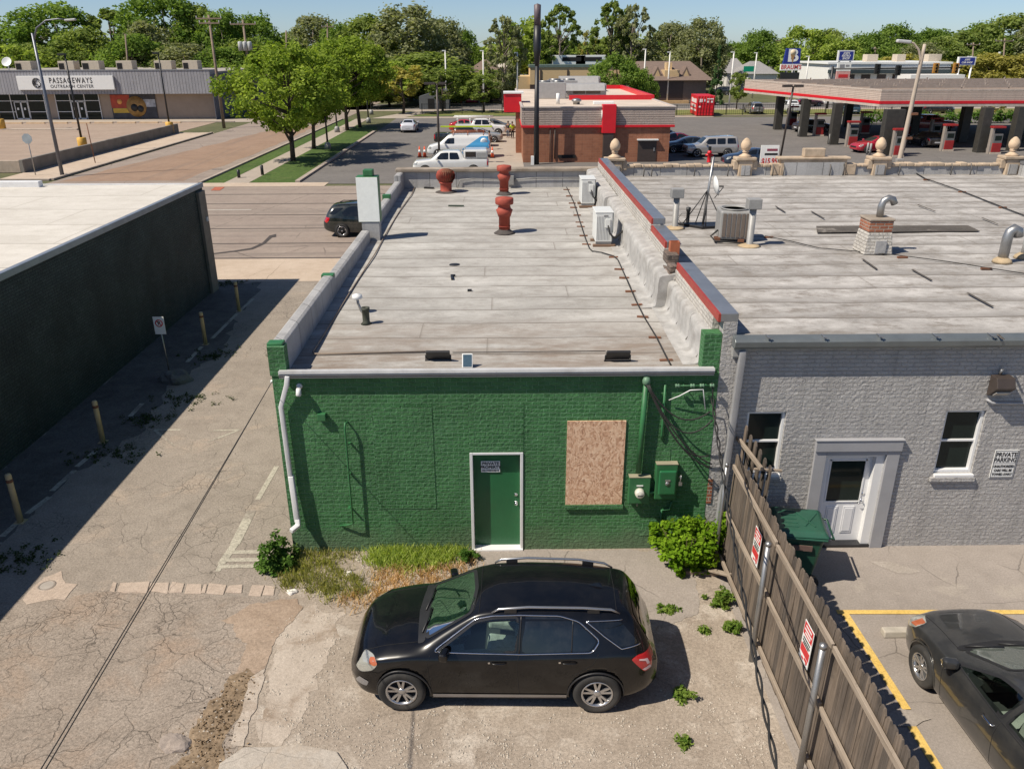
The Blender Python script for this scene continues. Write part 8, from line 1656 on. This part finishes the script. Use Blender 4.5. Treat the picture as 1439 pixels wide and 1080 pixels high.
# ================================================================ TREES
LT = {'fresh': leaf_mat('leaf_fresh', (.10, .175, .02), (.38, .47, .09), .45), 'deep': leaf_mat('leaf_deep', (.085, .155, .03), (.27, .37, .09), .45), 'grey': leaf_mat('leaf_grey', (.15, .175, .085), (.38, .39, .22), .45), 'mix': leaf_mat('leaf_mix', (.10, .155, .038), (.31, .37, .11), .45), 'gold': leaf_mat('leaf_gold', (.20, .20, .045), (.50, .44, .13), .45), 'fir': leaf_mat('leaf_fir', (.05, .10, .04), (.14, .23, .09), .4), 'lime': leaf_mat('leaf_light', (.15, .225, .04), (.42, .50, .12), .45)}
m_bark = M('bark', (.085, .065, .05), .95, var=.35, scale=3, bmp=.4); m_barkp = M('pale_bark', (.21, .175, .14), .95, var=.3, scale=3)
def tree_proto(seed, H, Wd, z0, shape, leaf, n_cl, per, size, mat, bark, rcl=.15, limbs=7):
    """one grown tree: returns trunk and crown meshes in metres, base at the origin"""
    rg = random.Random(seed); cs = []; rs = []; zc = (H+z0)/2; hz = (H-z0)/2; lobes = [(rg.uniform(0, 6.28), rg.uniform(.2, 1), rg.uniform(.5, 1)) for _ in range(5)]
    while len(cs) < n_cl:
        a = rg.uniform(0, 2*PI); u = rg.uniform(-1, 1); q = rg.uniform(.35, 1)**.5
        if shape == 'round': prof = math.sqrt(max(0, 1-u*u))
        elif shape == 'vase': prof = math.sqrt(max(0, 1-u*u))*(.72+.3*u)
        elif shape == 'tall': prof = math.sqrt(max(0, 1-u*u))**.7*(1-.35*max(0, u))
        elif shape == 'cone': prof = (1-u)/2*1.0+.05
        else: prof = math.sqrt(max(0, 1-u*u))
        k = 1+.28*sum(math.cos(a-l[0])*l[1]*math.cos((u-l[2])*3) for l in lobes)/2.2
        r_ = Wd/2*prof*q*k
        if shape == 'airy' and rg.random() < .35 and q > .6: continue
        cs.append((r_*math.cos(a), r_*math.sin(a), zc+hz*u*(.92 if shape != 'cone' else 1)+rg.uniform(-.3, .3)))
        rs.append(Wd*rcl*rg.uniform(.6, 1.25)*(.75 if shape == 'airy' else 1)*(max(.35, prof) if shape == 'cone' else 1))
    tr = MB(); th = H*.045
    tr.tube([(0, 0, 0), (.02*H*rg.uniform(-1, 1), .02*H*rg.uniform(-1, 1), z0*.8), (.03*H*rg.uniform(-1, 1), .03*H*rg.uniform(-1, 1), zc), (.04*H*rg.uniform(-1, 1), 0, H*.86)], [th*.5, th*.38, th*.24, th*.05], 8)
    for c_ in rg.sample(cs, min(limbs, len(cs))):
        b_ = max(z0*.55, min(c_[2]-.18*H, H*.6)); m_ = (c_[0]*.45, c_[1]*.45, b_+(c_[2]-b_)*.42); tr.tube([(0, 0, b_), m_, c_], [th*.22, th*.15, th*.04], 6)
    o1 = tr.build('trunk', bark, None); o2 = leaf_mesh('crown', cs, rs, per, size, mat, seed, None, squash=.8)
    return o1, o2
PROTO = {}
def proto(k):
    if k not in PROTO:
        PROTO[k] = {
            'street': lambda: tree_proto(1, 10, 9.0, 2.9, 'airy', 0, 96, 150, .215, LT['fresh'], m_bark, .155, 26), 'street_b': lambda: tree_proto(2, 10, 8.2, 2.9, 'airy', 0, 90, 150, .215, LT['fresh'], m_bark, .155, 24),
            'young': lambda: tree_proto(3, 6, 4.0, 1.9, 'airy', 0, 46, 70, .20, LT['gold'], m_bark, .13, 12), 'young_b': lambda: tree_proto(4, 6, 4.6, 1.8, 'airy', 0, 46, 80, .20, LT['mix'], m_bark, .14, 12),
            'round': lambda: tree_proto(5, 14, 13, 2.5, 'round', 0, 110, 105, .40, LT['deep'], m_bark, .15), 'round_b': lambda: tree_proto(6, 14, 12, 2.2, 'round', 0, 100, 105, .40, LT['mix'], m_bark, .15), 'big': lambda: tree_proto(7, 18, 15, 2.5, 'vase', 0, 130, 100, .44, LT['deep'], m_barkp, .14, 12), 'big_b': lambda: tree_proto(8, 18, 14, 2.0, 'tall', 0, 120, 100, .44, LT['mix'], m_barkp, .15, 12),
            'grey': lambda: tree_proto(9, 18, 13, 2.0, 'tall', 0, 120, 100, .43, LT['grey'], m_barkp, .145, 12), 'airy': lambda: tree_proto(10, 17, 11, 2.6, 'airy', 0, 150, 46, .42, LT['grey'], m_barkp, .088, 26), 'airy_b': lambda: tree_proto(11, 17, 10, 2.0, 'airy', 0, 160, 48, .42, LT['mix'], m_barkp, .092, 22),
            'lime': lambda: tree_proto(12, 12, 11, 1.5, 'round', 0, 90, 95, .40, LT['lime'], m_bark, .12), 'gold': lambda: tree_proto(13, 10, 10, 1.0, 'round', 0, 80, 95, .38, LT['gold'], m_bark, .13), 'cone': lambda: tree_proto(14, 10, 4.2, .3, 'cone', 0, 80, 70, .28, LT['fir'], m_bark, .16, 3), 'bushy': lambda: tree_proto(15, 9, 11, .6, 'round', 0, 100, 110, .30, LT['deep'], m_bark, .12), 'bare': lambda: tree_proto(16, 8, 7, 2.4, 'airy', 0, 26, 40, .3, LT['gold'], m_bark, .14, 24)}[k]()
        PROTO[k] = (PROTO[k], {'street': (10, 9), 'street_b': (10, 8.2), 'young': (6, 4), 'young_b': (6, 4.6), 'round': (14, 13), 'round_b': (14, 12), 'big': (18, 15), 'big_b': (18, 14), 'grey': (18, 13), 'airy': (17, 11), 'airy_b': (17, 10), 'lime': (12, 11), 'gold': (10, 10), 'cone': (10, 4.2), 'bushy': (9, 11), 'bare': (8, 7)}[k], [])
    return PROTO[k]
def tree(kind, at, h, wd, lb, rz=0, group=None, name='tree'):
    (o1, o2), (H0, W0), used = proto(kind); t = thing(name, lb, 'tree', at, rz, group); t.scale = (wd/W0, wd/W0, h/H0)
    for o in (o1, o2):
        q = o if not used else o.copy()
        if used: C.objects.link(q)
        q.parent = t
    used.append(1); return t
for i, ((px, py), tp, wpx, kd, lb) in enumerate((((412, 226), 66, 158, 'street', 'bright green street tree nearest the corner in the grass strip'), ((441, 209), 72, 112, 'street_b', 'bright green street tree second from the corner'), ((488, 183), 58, 112, 'street', 'bright green street tree third from the corner'), ((506, 179), 54, 100, 'street_b', 'bright green street tree at the far end of the grass strip'))):
    p = G(px, py); d = V(px+wpx/2, 140, p.y).x-V(px-wpx/2, 140, p.y).x; tree(kd, p, V(px, tp, p.y).z, d, lb, i*1.7, 'street trees in the grass strip', 'street_tree')
for i, ((px, py), tp, wpx, kd, lb) in enumerate((((567, 160), 92, 66, 'young', 'small gold green tree on the far verge, leftmost of three'), ((622, 157), 98, 62, 'young_b', 'small tree on the far verge, middle of three'), ((680, 158), 106, 58, 'young_b', 'small tree on the far verge, nearest the red store'))): p = G(px, py); d = V(px+wpx/2, 140, p.y).x-V(px-wpx/2, 140, p.y).x; tree(kd, p, V(px, tp, p.y).z, d, lb, i*2.1, 'young trees on the far verge')
BG = [  # px centre, top, width px, depth, kind, label
 (10, 62, 90, 150, 'lime', 'yellow green tree at the left edge behind the outreach building'), (48, 66, 70, 160, 'round_b', 'mid green tree near the left edge above the satellite dish'), (88, 8, 112, 175, 'big', 'tall dark tree above the left part of the name board'), (55, 30, 60, 190, 'airy', 'thin crowned tree behind the tall dark tree at the left'), (128, 44, 80, 158, 'round_b', 'mid brown green tree above the right part of the name board'), (165, 12, 74, 180, 'airy_b', 'tall loose tree standing between the two biggest trees on the left'), (190, 52, 80, 155, 'round', 'dark round tree behind the fourth rooftop unit'), (238, -8, 104, 170, 'big', 'tallest dark green tree on the left, right of the bare pole'), (215, 30, 70, 160, 'grey', 'grey green tree with pale limbs in front of the tallest one'), (285, 8, 80, 172, 'big_b', 'tall green tree behind the wooden pole top'), (262, 62, 90, 150, 'grey', 'grey green lower tree behind the fifth rooftop unit'), (318, 18, 72, 165, 'big', 'tall dark green tree between the two wooden poles'), (310, 70, 80, 150, 'round', 'low dark tree at the right end of the outreach building'), (368, 26, 72, 168, 'round', 'round dark tree behind the transformer pole'), (350, 60, 70, 155, 'round_b', 'lower mid green tree behind the transformer pole foot'), (405, 62, 60, 180, 'round', 'dark low tree above the first street tree'), (445, 22, 76, 185, 'grey', 'grey green feathery tree left of the middle'), (480, 38, 60, 175, 'round', 'dark green round tree beside the feathery one'), (520, 28, 80, 165, 'round_b', 'fresh green tree above the far street trees'), (575, 8, 100, 160, 'grey', 'largest grey green tree left of the gap of sky'), (548, 30, 60, 172, 'big_b', 'green tree tucked behind the largest grey green tree on its left'), (622, 26, 66, 168, 'grey', 'grey green tree leaning on the largest one from the right'), (652, 46, 46, 178, 'round', 'lower dark tree at the edge of the gap of sky'), (600, 78, 120, 150, 'round_b', 'broad lower tree behind the small verge trees'), (545, 85, 80, 145, 'lime', 'light green lower tree behind the leftmost verge tree'), (640, 95, 50, 148, 'lime', 'light green shrub like tree left of the low brown roof'), (708, 22, 50, 142, 'airy', 'thin tall tree with bare pale trunk left of the black pole'), (735, 28, 76, 180, 'lime', 'yellow green tree behind the black pole'), (785, 6, 52, 175, 'airy_b', 'tall slim loose tree just right of the black pole'), (760, 50, 70, 215, 'round_b', 'low mid green tree behind the pair of poles'), (812, 62, 60, 215, 'round', 'low distant tree between the two loose tall trees'), (826, 45, 34, 200, 'bare', 'thin half bare tree between the two loose tall trees'), (858, 2, 54, 190, 'airy_b', 'left half of the twin topped tall loose tree in the middle'), (888, 6, 52, 186, 'airy', 'right half of the twin topped tall loose tree in the middle'), (870, 56, 110, 210, 'round_b', 'low wide distant tree under the twin topped tree'), (940, 32, 64, 190, 'grey', 'grey green tree behind the left of the brown hipped roof'), (985, 26, 62, 182, 'grey', 'grey green tree behind the right of the brown hipped roof'), (962, 60, 80, 215, 'round_b', 'low tree between the two grey green trees'), (1003, 40, 30, 200, 'airy', 'thin dark crowned tree just left of the cone shaped tree top'), (915, 62, 70, 220, 'round', 'low distant tree right of the twin topped tree'), (1032, 62, 60, 230, 'round', 'low distant tree above the white houses, left one'), (1064, 46, 54, 205, 'round', 'dark green round tree above the white houses'), (1095, 58, 50, 215, 'round_b', 'mid green tree just left of the ice cream sign'), (1128, 40, 72, 188, 'lime', 'light green tree behind the ice cream sign'), (1160, 46, 54, 195, 'round_b', 'green tree between the ice cream sign and the tall shop sign'), (1180, 58, 60, 180, 'lime', 'lower light green tree behind the tall shop sign'), (1215, 50, 64, 190, 'round', 'dark tree right of the tall shop sign'), (1252, 38, 56, 200, 'round', 'dark domed tree left of the street light head'), (1288, 60, 60, 185, 'grey', 'grey green tree behind the street light'), (1318, 56, 60, 190, 'round_b', 'mid green tree right of the street light'), (1348, 48, 60, 205, 'round_b', 'tree behind the small blue shop sign'), (1372, 36, 60, 210, 'round', 'dark tree left of the right hand poles'), (1410, 26, 80, 200, 'round_b', 'tall dull green tree at the right behind the poles'), (1445, 20, 60, 195, 'grey', 'tall dull tree cut by the right edge'), (1395, 76, 74, 160, 'gold', 'yellow green lower tree right of the small blue shop sign'), (1436, 74, 70, 158, 'gold', 'yellow green lower tree at the right edge'), (1345, 84, 70, 170, 'gold', 'low golden shrubby tree behind the white shop right end'), (1270, 78, 80, 175, 'gold', 'low golden tree behind the middle of the white shop'), (1210, 80, 70, 172, 'lime', 'low light green tree behind the white shop roof'), (1009, 66, 21, 146, 'cone', 'dense dark cone shaped evergreen beside the brown hipped roof'), (868, 80, 84, 132, 'bushy', 'broad dark bushy tree right behind the red store roof'), (905, 100, 40, 131, 'bushy', 'lower lobe bush at the right of the broad bushy tree'), (1403, 128, 50, 112, 'bare', 'small half bare tree under the right part of the canopy'), (1040, 104, 30, 135, 'young_b', 'small young tree by the iron fence left of the canopy'), (505, 96, 70, 140, 'lime', 'light tree behind the far end of the grass strip'), (690, 100, 60, 155, 'round_b', 'green tree in front of the low brown roof'), (0, 40, 60, 185, 'round', 'dark tree at the top left corner'), (340, 40, 60, 190, 'grey', 'distant grey tree between the pole tops'), (420, 48, 50, 210, 'round_b', 'far tree in the dip left of the feathery one'), (1300, 44, 60, 225, 'round', 'far dark tree right of the street light head'), (720, 66, 60, 225, 'round_b', 'far tree behind the black pole'), (1130, 70, 70, 200, 'round', 'low dark tree under the light green tree'), (670, 70, 60, 230, 'round_b', 'far low tree in the gap of sky')]
for i, (px, tp, wpx, y, kd, lb) in enumerate(BG):
    p = V(px, 100, y); d = V(px+wpx/2, 60, y).x-V(px-wpx/2, 60, y).x; h = V(px, tp, y).z; tree(kd, (p.x, y, 0), h, d*(1.0 if kd in ('cone', 'bushy', 'bare') else 1.22), lb, i*1.3)
# the far wooded belt that reads as one mass
q = random.Random(31); cs = []; rs = []
for k in range(1500):
    x = q.uniform(-330, 330); y = 255+q.uniform(0, 70)+abs(x)*.1; cs.append((x, y, q.uniform(0, 1)**.7*(9.0+2.5*math.sin(x*.05)+1.8*math.sin(x*.13+1)))); rs.append(q.uniform(2.5, 4.5))
stuff(leaf_mesh('far_wood', cs, rs, 26, 1.5, LT['mix'], 91), 'far belt of trees closing the view at the horizon', 'wood')
